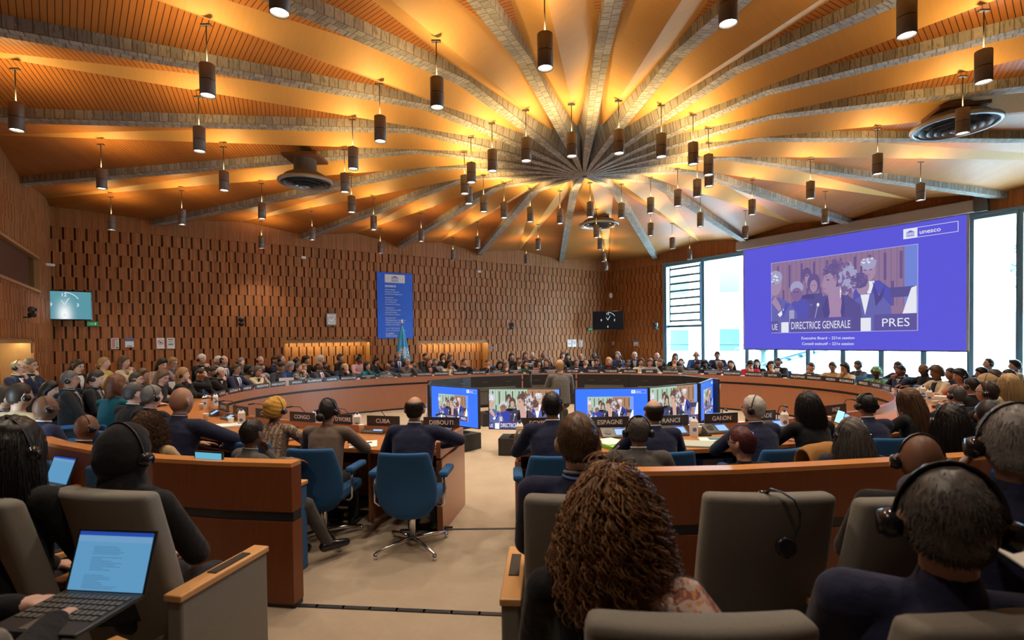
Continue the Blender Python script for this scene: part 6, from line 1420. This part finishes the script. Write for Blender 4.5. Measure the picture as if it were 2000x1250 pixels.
P('person in dark jacket and pink scarf with red hair, SECRETAIRE plate', 952, 702, ('T', 0), 'a', 'short', 'r', 'jkt', 'bk', yaw=-160, turn=14, lean=.1, shirt='pk', arms='chinR')
P('person in black with dark hair, COMITE SPECIAL plate', 976, 705, ('T', .05), 'b', 'bob', 'k', 'top', 'bk', yaw=-158, ext='H', lean=.14)
P('person in grey wrap with grey hair, left behind the OMAN plate', 989, 706, ('T', .0), 'a', 'long', 'g', 'top', 'gy', yaw=-160, ext='G', lean=.14, arms='chinR')
P('person in dark suit, upright with black hair, OMAN plate', 1013, 698, ('T', .1), 'c', 'short', 'k', 'suit', 'bk', yaw=-174, lean=.05, shirt='wh')
P('person in green top, hand at cheek, behind the video camera', 1027, 704, ('T', 0), 'b', 'long', 'd', 'top', 'gn', yaw=-170, lean=.16, arms='chinL')
P('person in black with long dark hair, back row, right of the recess', 999, 690, ('B', 0), 'a', 'long', 'k', 'top', 'bk', yaw=-160, lean=.1)
P('person in brown top with brown bob, back row beside white hair', 1026, 688, ('B', 0), 'a', 'long', 'b', 'top', 'br', yaw=-160, lean=.1)
P('person in dark suit with white hair, back row behind the video camera', 1040, 688, ('B', 0), 'a', 'short', 'w', 'suit', 'nv', yaw=-168, lean=.1, shirt='lg')
P('person in orange top with long brown hair, AZERBAIDJAN plate', 1052, 702, ('T', 0), 'b', 'long', 'd', 'top', 'or', yaw=-176, nod=.25, lean=.14)
P('person in black with long brown hair turned left, SLOVAQUIE plate', 1068, 701, ('T', 0), 'a', 'long', 'b', 'top', 'bk', yaw=-176, turn=-42, lean=.08)
P('person in dark suit, bald with beard, back row', 1061, 687, ('B', 0), 'd', 'bald', 'k', 'suit', 'bk', yaw=-172, lean=.08, shirt='wh', tie=(.05, .05, .1))
P('person in black with long brown hair, back row behind the camera operator', 1099, 688, ('B', 0), 'a', 'long', 'b', 'top', 'bk', yaw=-178, lean=.1, arms='chinR')
P('person in dark jacket with black hair, back row at the SP plate', 1109, 690, ('B', .1), 'b', 'bob', 'k', 'suit', 'nv', yaw=178, lean=.1)
P('person in dark suit and tie with headset, VIET NAM plate', 1126, 701, ('T', 0), 'b', 'short', 'p', 'suit', 'nv', yaw=176, ext='HG', lean=.12, nod=.15, shirt='wh', tie=(.04, .05, .12))
P('person in dark suit, hand over mouth, TÜRKIYE plate', 1144, 701, ('T', 0), 'b', 'reced', 'd', 'suit', 'nv', yaw=174, lean=.16, arms='chinR')
P('person in navy jacket with dark hair looking down, TÜRKIYE plate right', 1165, 700, ('T', .05), 'a', 'short', 'k', 'jkt', 'nv', yaw=172, nod=.3, lean=.16)
P('person in dark suit, balding with glasses, back row at the HR plate', 1135, 690, ('B', 0), 'a', 'rim', 'd', 'suit', 'bk', yaw=176, ext='G', nod=.15, lean=.1)
P('person in dark suit, lit blue, back row before the corner', 1160, 688, ('B', 0), 'e', 'bald', 'k', 'suit', 'bk', yaw=150, lean=.1, shirt='wh')
P('person in black jacket and dark red top, blond, TCHEQUIE plate', 1189, 698, ('T', 0), 'a', 'bob', 'y', 'jkt', 'bk', yaw=170, nod=.2, lean=.12, shirt='mr')
P('person in cream jacket with short black hair, TCHEQUIE plate right', 1210, 702, ('T', .1), 'e', 'short', 'k', 'jkt', 'cr', yaw=160, nod=.15, lean=.12)
P('person in blue jacket with grey hair and headset, back row', 1206, 687, ('B', 0), 'a', 'bob', 'g', 'jkt', 'bl', yaw=150, ext='H', lean=.1)
P('person in dark jacket and white collar with headset, SRI LANKA plate', 1226, 703, ('T', 0), 'd', 'short', 'k', 'jkt', 'bk', yaw=172, ext='H', lean=.1, shirt='wh')
P('person in blue shirt with white hair, back row near the corner', 1239, 687, ('B', 0), 'a', 'short', 'w', 'suit', 'nv', yaw=170, lean=.1, ext='G', shirt='lg')
P('person in cream sweater with long dark hair left of the SERBIE plate', 1252, 700, ('T', .05), 'b', 'long', 'k', 'roll', 'cr', yaw=172, lean=.08)
P('person in pale grey shirt with long brown hair, SERBIE plate', 1269, 700, ('T', -.05), 'a', 'long', 'b', 'top', 'lg', yaw=170, nod=.25, lean=.14)
P('person in black turtleneck with brown hair right of the SERBIE plate', 1289, 701, ('T', .1), 'a', 'short', 'b', 'roll', 'bk', yaw=150, turn=-55, lean=.1)
P('person in dark suit, bald with glasses, back row left of the windows', 1283, 688, ('B', 0), 'a', 'rim', 'g', 'suit', 'bk', yaw=168, ext='G', lean=.1, shirt='wh')
P('person in grey suit and tie with glasses, SAINTE-LUCIE plate', 1317, 698, ('T', 0), 'b', 'short', 'd', 'suit', 'gy', yaw=160, turn=20, ext='HG', lean=.1, shirt='wh', tie=(.05, .04, .04), arms='chinR')
P('person in dark jacket with headset right of the grey suit', 1330, 700, ('T', .4), 'b', 'short', 'k', 'suit', 'nv', yaw=150, ext='H', lean=.1)
P('person in dark top with brown hair, back row behind SAINTE-LUCIE', 1319, 690, ('B', 0), 'a', 'bob', 'b', 'top', 'bk', yaw=160, turn=20, lean=.1)
P('person in blue suit, bald with headset, before the windows', 1360, 686, ('B', 0), 'b', 'bald', 'k', 'suit', 'bl', yaw=165, ext='HG', lean=.04, shirt='wh', tie=(.02, .03, .08))
P('person in striped knit cap and dark coat, ROYAUME-UNI plate', 1363, 703, ('T', 0), 'd', 'cap', 'nv', 'coat', 'bk', yaw=165, nod=.25, lean=.14, pat=None)
P('person in dark coat with headset right of the knit cap', 1377, 702, ('T', .25), 'e', 'afro', 'k', 'coat', 'ch', yaw=160, ext='H', nod=.1, lean=.1)
P('person in navy suit with dark hair standing out before the windows', 1401, 686, ('B', 0), 'c', 'short', 'k', 'suit', 'nv', yaw=160, nod=.15, lean=.04, shirt='lg')
P('person in grey-brown suit, bald with glasses, TANZANIE plate', 1407, 704, ('T', 0), 'd', 'bald', 'k', 'suit', 'gy', yaw=158, ext='G', nod=.2, lean=.12, shirt='pk')
P('person in dark top with long dark hair, DOMINICAINE plate', 1428, 704, ('T', .05), 'b', 'long', 'k', 'top', 'nv', yaw=140, tilt=.25, lean=.1)
P('person in red jacket with headset, head bowed, COREE plate', 1466, 703, ('T', 0), 'b', 'short', 'k', 'jkt', 'rd', yaw=160, ext='H', nod=.65, lean=.24, arms='mouth')
P('person in dark top with long dark hair behind the red jacket', 1478, 702, ('T', .9), 'b', 'long', 'k', 'top', 'bk', yaw=150, lean=.12)
P('person in grey jacket, glasses, hand at cheek, QATAR plate', 1506, 705, ('T', 0), 'b', 'bob', 'k', 'jkt', 'gy', yaw=162, ext='HG', lean=.14, arms='chinL')
P('person in black suit and white shirt with headset, behind QATAR', 1520, 699, ('T', .7), 'c', 'short', 'k', 'suit', 'bk', yaw=130, ext='H', nod=.1, lean=.06, shirt='wh')
P('person in dark suit in profile facing left, PARAGUAY plate', 1584, 708, ('T', .0), 'b', 'short', 'k', 'suit', 'ch', yaw=96, lean=.06, shirt='wh', arms='chinR')
P('person in tan blouse with tied dark hair, NIGERIA plate', 1626, 707, ('T', .1), 'c', 'bun', 'k', 'top', 'tn', yaw=130, nod=.3, lean=.14)
P('person in cream and brown jacket with glasses, MOZAMBIQUE plate', 1650, 708, ('T', 0), 'b', 'bob', 'k', 'jkt', 'be', yaw=100, nod=.2, ext='G', lean=.18, arms='chinR')
P('person in dark jacket with headset behind the MEXIQUE plate', 1676, 704, ('T', .9), 'c', 'short', 'k', 'suit', 'ch', yaw=90, ext='H', nod=.15, lean=.08)
P('person in green print dress and green headwrap, MAURICE plate', 1711, 718, ('T', .05), 'e', 'wrap', 'gn', 'top', 'gn', yaw=120, nod=.3, lean=.16, pat='green', ext='W')
P('person in dark suit behind the navy suit, LITUANIE plate', 1754, 706, 10.4, 'd', 'short', 'k', 'suit', 'bk', yaw=90, lean=.1)
P('person in navy suit, hands clasped, right of the LITUANIE plate', 1759, 713, 9.6, 'd', 'short', 'k', 'suit', 'nv', yaw=84, lean=.1, arms='mouth', shirt='wh')
P('person in dark coat, grey beard and headset, right part of table', 1804, 710, 9.3, 'd', 'bald', 'k', 'coat', 'bk', yaw=84, ext='H', nod=.2, lean=.1)
P('person in cream jacket with brown curls, right part of table', 1829, 712, 8.2, 'd', 'afro', 'b', 'jkt', 'cr', yaw=84, nod=.2, ext='G', lean=.16, shirt='bk')
P('person in dark top with dark hair right of the cream jacket', 1857, 718, 8.8, 'c', 'short', 'd', 'top', 'nv', yaw=84, lean=.1)
P('person in orange top with headset at the right part of table', 1875, 720, 7.7, 'c', 'bob', 'k', 'top', 'or', yaw=80, nod=.15, ext='H', lean=.14)
P('person in dark jacket with black hair and headset, lower of the right cluster', 1898, 737, 6.4, 'c', 'short', 'k', 'suit', 'bk', yaw=10, ext='H', lean=.12)
P('person in beige headscarf with headset in the right cluster', 1927, 730, 7.0, 'b', 'wrap', 'be', 'top', 'be', yaw=30, ext='H', lean=.12, q=.95)
P('person in dark top with black hair left in the right cluster', 1917, 718, 8.6, 'c', 'bob', 'k', 'top', 'tl', yaw=74, lean=.12)
P('person in brown top with grey-brown hair in the right cluster', 1943, 722, 8.0, 'b', 'bob', 'p', 'top', 'br', yaw=74, ext='H', lean=.12)
P('person in dark jacket with headset, right end of the cluster', 1970, 721, 7.6, 'b', 'short', 'd', 'suit', 'bk', yaw=74, ext='H', lean=.12)
P('person in dark jacket, balding with headset, against the right window', 1931, 700, 10.2, 'b', 'reced', 'k', 'suit', 'bk', yaw=70, ext='H', lean=.02)
P('person in beige jacket with dark hair, rightmost before the window', 1982, 703, 9.6, 'b', 'quiff', 'k', 'jkt', 'be', yaw=66, lean=.08)
# ---- camera operator inside the ring
P('person in dark grey jacket seated with back to the camera, camera operator', 1093, 702, 9.25, 'a', 'short', 'l', 'jkt', 'gy', None, yaw=12, turn=-14, ext='SH', lean=.08, arms='lap', hi=True)
opr = bpy.data.objects[[o.name for o in COL.objects if o.get('label', '').endswith('camera operator') and o.get('category') == 'person'][0]]
t = thing('office_chair', 'black office chair of the camera operator inside the ring', 'chair', (opr.location.x, opr.location.y, 0), opr.rotation_euler.z)
b = MB(); b.box((0, -.20, .70), (.44, .06, .46)); o = b.build('backrest', M['darkgrey'], t, bevel=.05); MB().box((0, .04, .43), (.46, .46, .08)).build('seat', M['darkgrey'], t, bevel=.03); MB().lathe([(.025, .08), (.025, .40)], n=12).build('column', M['black'], t); MB().box((0, -.22, .50), (.06, .03, .2)).build('back_stem', M['black'], t)
for k in range(5): a = 2*PI*k/5; MB().tube([(0, 0, .09), (.28*math.cos(a), .28*math.sin(a), .06)], .02, 7).lathe([(.028, 0), (.028, .05)], (.28*math.cos(a), .28*math.sin(a), 0), 10).build('base_leg', M['black'], t)
finish_jobs(); index_kids()
# ---- empty seats
def seat_back(src, px, zb, rz, label):
    rz = math.radians(rz); x = (px-1000)/F_PX*zb; return chair(src, x-math.sin(rz)*.27, zb+math.cos(rz)*.27, rz, label)
def seat_at(src, px, py, z, rz, label): p = at_d(px, py, z); return chair(src, p[0], p[1], math.radians(rz), label)
seat_back(GREY, 1507, 1.97, -2, 'empty grey auditorium seat with a headset hanging over its back')
seat_back(GREY, 1146, 1.97, -4, 'grey auditorium seat of the one in navy suit with lanyard'); seat_back(GREY, 180, 2.13, -13, 'grey auditorium seat of the one in black headscarf')
seat_back(GREY, -60, 2.1, -28, 'grey auditorium seat at the left edge under long black hair'); seat_back(GREY, 1812, 1.90, 6, 'grey auditorium seat of the bald one with wide headset')
seat_back(GREY, 1372, 1.09, -2, 'grey auditorium seat cut by the lower edge behind the floral scarf'); seat_back(GREY, 2000, 1.09, 8, 'grey auditorium seat cut by the lower right corner')
seat_back(GREY, -190, 1.15, -25, 'grey auditorium seat of the typist with its arm at the lower left')
seat_at(BLUE, 930, 712, Z('T', 935, .05), -165, 'empty blue swivel chair behind the SECRETAIRE plate'); seat_at(BLUE, 899, 710, Z('T', 899, 1.9), -160, 'empty blue chair in the rear row behind the PRESIDENTE plate')
seat_at(BLUE, 968, 710, Z('B', 968), -165, 'empty blue chair in the rear row behind the GBS plate')
# ---- loose things near the camera
hb = at_d(1533, 967, 1.90); t = thing('headset', 'headset hanging over the back of the empty grey seat', 'headset', (hb[0], hb[1], hb[2]))
MB().tube([(-.03, .10, -.035), (-.022, .06, .006), (-.005, .01, .008), (.025, -.016, -.012), (.048, -.012, -.06), (.054, .0, -.11), (.042, .012, -.155), (.018, .02, -.185)], .009, 8, 0, True, True, .4).build('band', M['black'], t); MB().lathe([(.012, -.02), (.037, -.012), (.040, .004), (.030, .014)], n=20).build('ear_cup', M['gloss'], t).matrix_local = Matrix.Translation((.004, .0, -.195)) @ Matrix.Rotation(1.35, 4, 'X'); MB().lathe([(.012, -.02), (.037, -.012), (.040, .004), (.030, .014)], n=20).build('ear_cup', M['gloss'], t).matrix_local = Matrix.Translation((-.03, .115, -.05)) @ Matrix.Rotation(-1.2, 4, 'X')
def laptop(px, py, z, rz, w_, tilt, label, dark=False, doc=True):
    p = at_d(px, py, z); t = thing('laptop', label, 'laptop', tuple(p), rz, 'laptops')
    MB().box((0, -.12, .0), (w_, .24, .014)).build('base', M['black'], t, bevel=.004); k = MB()
    for i in range(5):
        for j in range(13): k.box((-w_*.42+w_*.84*j/12, -.04-.03*i, .0085), (w_*.052, .022, .004))
    k.build('keyboard', M['darkgrey'], t); MB().box((0, -.20, .0078), (.10, .06, .002)).build('touchpad', M['darkgrey'], t)
    c_, s_ = math.cos(tilt), math.sin(tilt); T = lambda x, zz, e=0.0: (x, s_*zz-e*c_, c_*zz+e*s_); h_ = w_*.68
    MB().add([T(-w_/2, 0, -.006), T(w_/2, 0, -.006), T(w_/2, h_, -.006), T(-w_/2, h_, -.006), T(-w_/2, 0), T(w_/2, 0), T(w_/2, h_), T(-w_/2, h_)], [(0, 3, 2, 1), (4, 5, 6, 7), (0, 1, 5, 4), (1, 2, 6, 5), (2, 3, 7, 6), (3, 0, 4, 7)]).build('lid', M['black'], t)
    g = MB(); q = lambda x0, z0, x1, z1, mi, e: g.add([T(x0*w_, z0*h_, e), T(x1*w_, z0*h_, e), T(x1*w_, z1*h_, e), T(x0*w_, z1*h_, e)], [(0, 1, 2, 3)], mi)
    q(-.47, .04, .47, .96, 0, .001); q(-.47, .90, .47, .96, 1, .0015); q(-.47, .80, .47, .895, 2, .0015)
    if doc:
        rg = random.Random(5)
        for i in range(24):
            if i in (5, 14, 15): continue
            q(-.30+.05*(i < 14), .72-.028*i, -.30+rg.uniform(.18, .46), .728-.028*i, 3, .002)
    g.build('screen', [emis('laptop_page', (.12, .34, .58), .9), emis('laptop_bar', (.02, .07, .42), .9), emis('laptop_ribbon', (.17, .36, .60), .9), emis('laptop_text', (.06, .17, .32), .9)], t)
laptop(203, 1160, 1.72, math.radians(-7), .30, .30, 'open black laptop showing a document, lower left foreground')
laptop(108, 945, 2.55, math.radians(-24), .20, .35, 'small tablet showing a blue page before the long-haired person', doc=False)
p = at_d(408, 887, 3.42); t = thing('tablet_computer', 'tablet with bright screen low behind the left parapet', 'tablet', tuple(p), -.3); MB().box((0, 0, -.06), (.24, .01, .16)).build('body', M['black'], t); MB().box((0, -.006, -.06), (.22, .003, .14)).build('screen', emis('tablet_page', (.12, .45, .62), 1), t)
for px, py, z, rz, lb in ((560, 742, None, 30, 'open silver laptop before the ARABIE SAOUDITE plate'), (346, 722, 10.6, 60, 'open pale laptop on the left rear desk')):
    z = z or Z('T', px, -.45); p = at_d(px, py, z); t = thing('laptop', lb, 'laptop', (p[0], p[1], .725), math.radians(rz), 'laptops'); MB().box((0, .11, .005), (.30, .21, .012)).build('base', M['grey'], t); o = MB().box((0, 0, .10), (.30, .008, .20)).build('lid', plain('silver_lid', (.55, .57, .62), .4, .3), t); o.rotation_euler = (-.25, 0, 0)
p = at_d(1975, 1060, 1.35); t = thing('paper_stack', 'sheets of paper held at the lower right edge', 'papers', tuple(p), .5); o = MB().box((0, 0, 0), (.22, .30, .004)).build('sheets', M['paper'], t); o.rotation_euler = (.45, .1, 0)
p = at_h(862, 1033, .02); t = thing('microphone', 'foam-covered microphone lying on the floor by the desk end', 'microphone', (p[0]-.02, p[1], .03), .2); MB().capsule((0, 0, 0), (.05, 0, 0), .024, .022, 12).build('foam_cap', M['black'], t); MB().tube([(.05, 0, 0), (.12, 0, -.005)], .009, 8).build('handle', M['gloss'], t)
p = at_d(1608, 905, 3.72); t = thing('coat', 'ochre coat hung over a blue chair back at right', 'coat', (p[0], p[1], .0), .25); m = MB(); v = []; f = []
for i in range(9):
    u = -1+2*i/8
    for j, (y, z) in enumerate(((-.075, .50), (-.085, .70), (-.07, .86), (-.03, .915), (.02, .92), (.06, .87), (.075, .72), (.07, .52))): v.append((.185*u+.012*math.sin(j*2+u*5), y+.012*math.sin(u*9+j), z-.035*u*u+.008*math.sin(u*7)))
f = [(i*8+j, i*8+j+1, i*8+9+j, i*8+8+j) for i in range(8) for j in range(7)]; o = m.add(v, f, 0, True).build('cloth', plain('ochre_wool', (.33, .155, .04), .9), t); q = o.modifiers.new('s', 'SOLIDIFY'); q.thickness = .015; q = o.modifiers.new('b', 'SUBSURF'); q.levels = q.render_levels = 1
p = at_h(1016, 872, .74); t = thing('handbag', 'olive leather bag on the left end of the right desk', 'bag', (p[0]+.03, p[1]+.06, .722), .1); MB().box((0, 0, .07), (.17, .10, .14)).build('bag_body', plain('olive_leather', (.12, .125, .08), .45), t, bevel=.04); MB().tube([(-.065, -.03, .12), (-.05, -.045, .17), (.05, -.045, .17), (.065, -.03, .12)], .006, 6).build('strap', M['armwood'], t)
for src in (BLUE, GREY, FIXB):
    if src.name not in used: print('UNUSED', src.name)
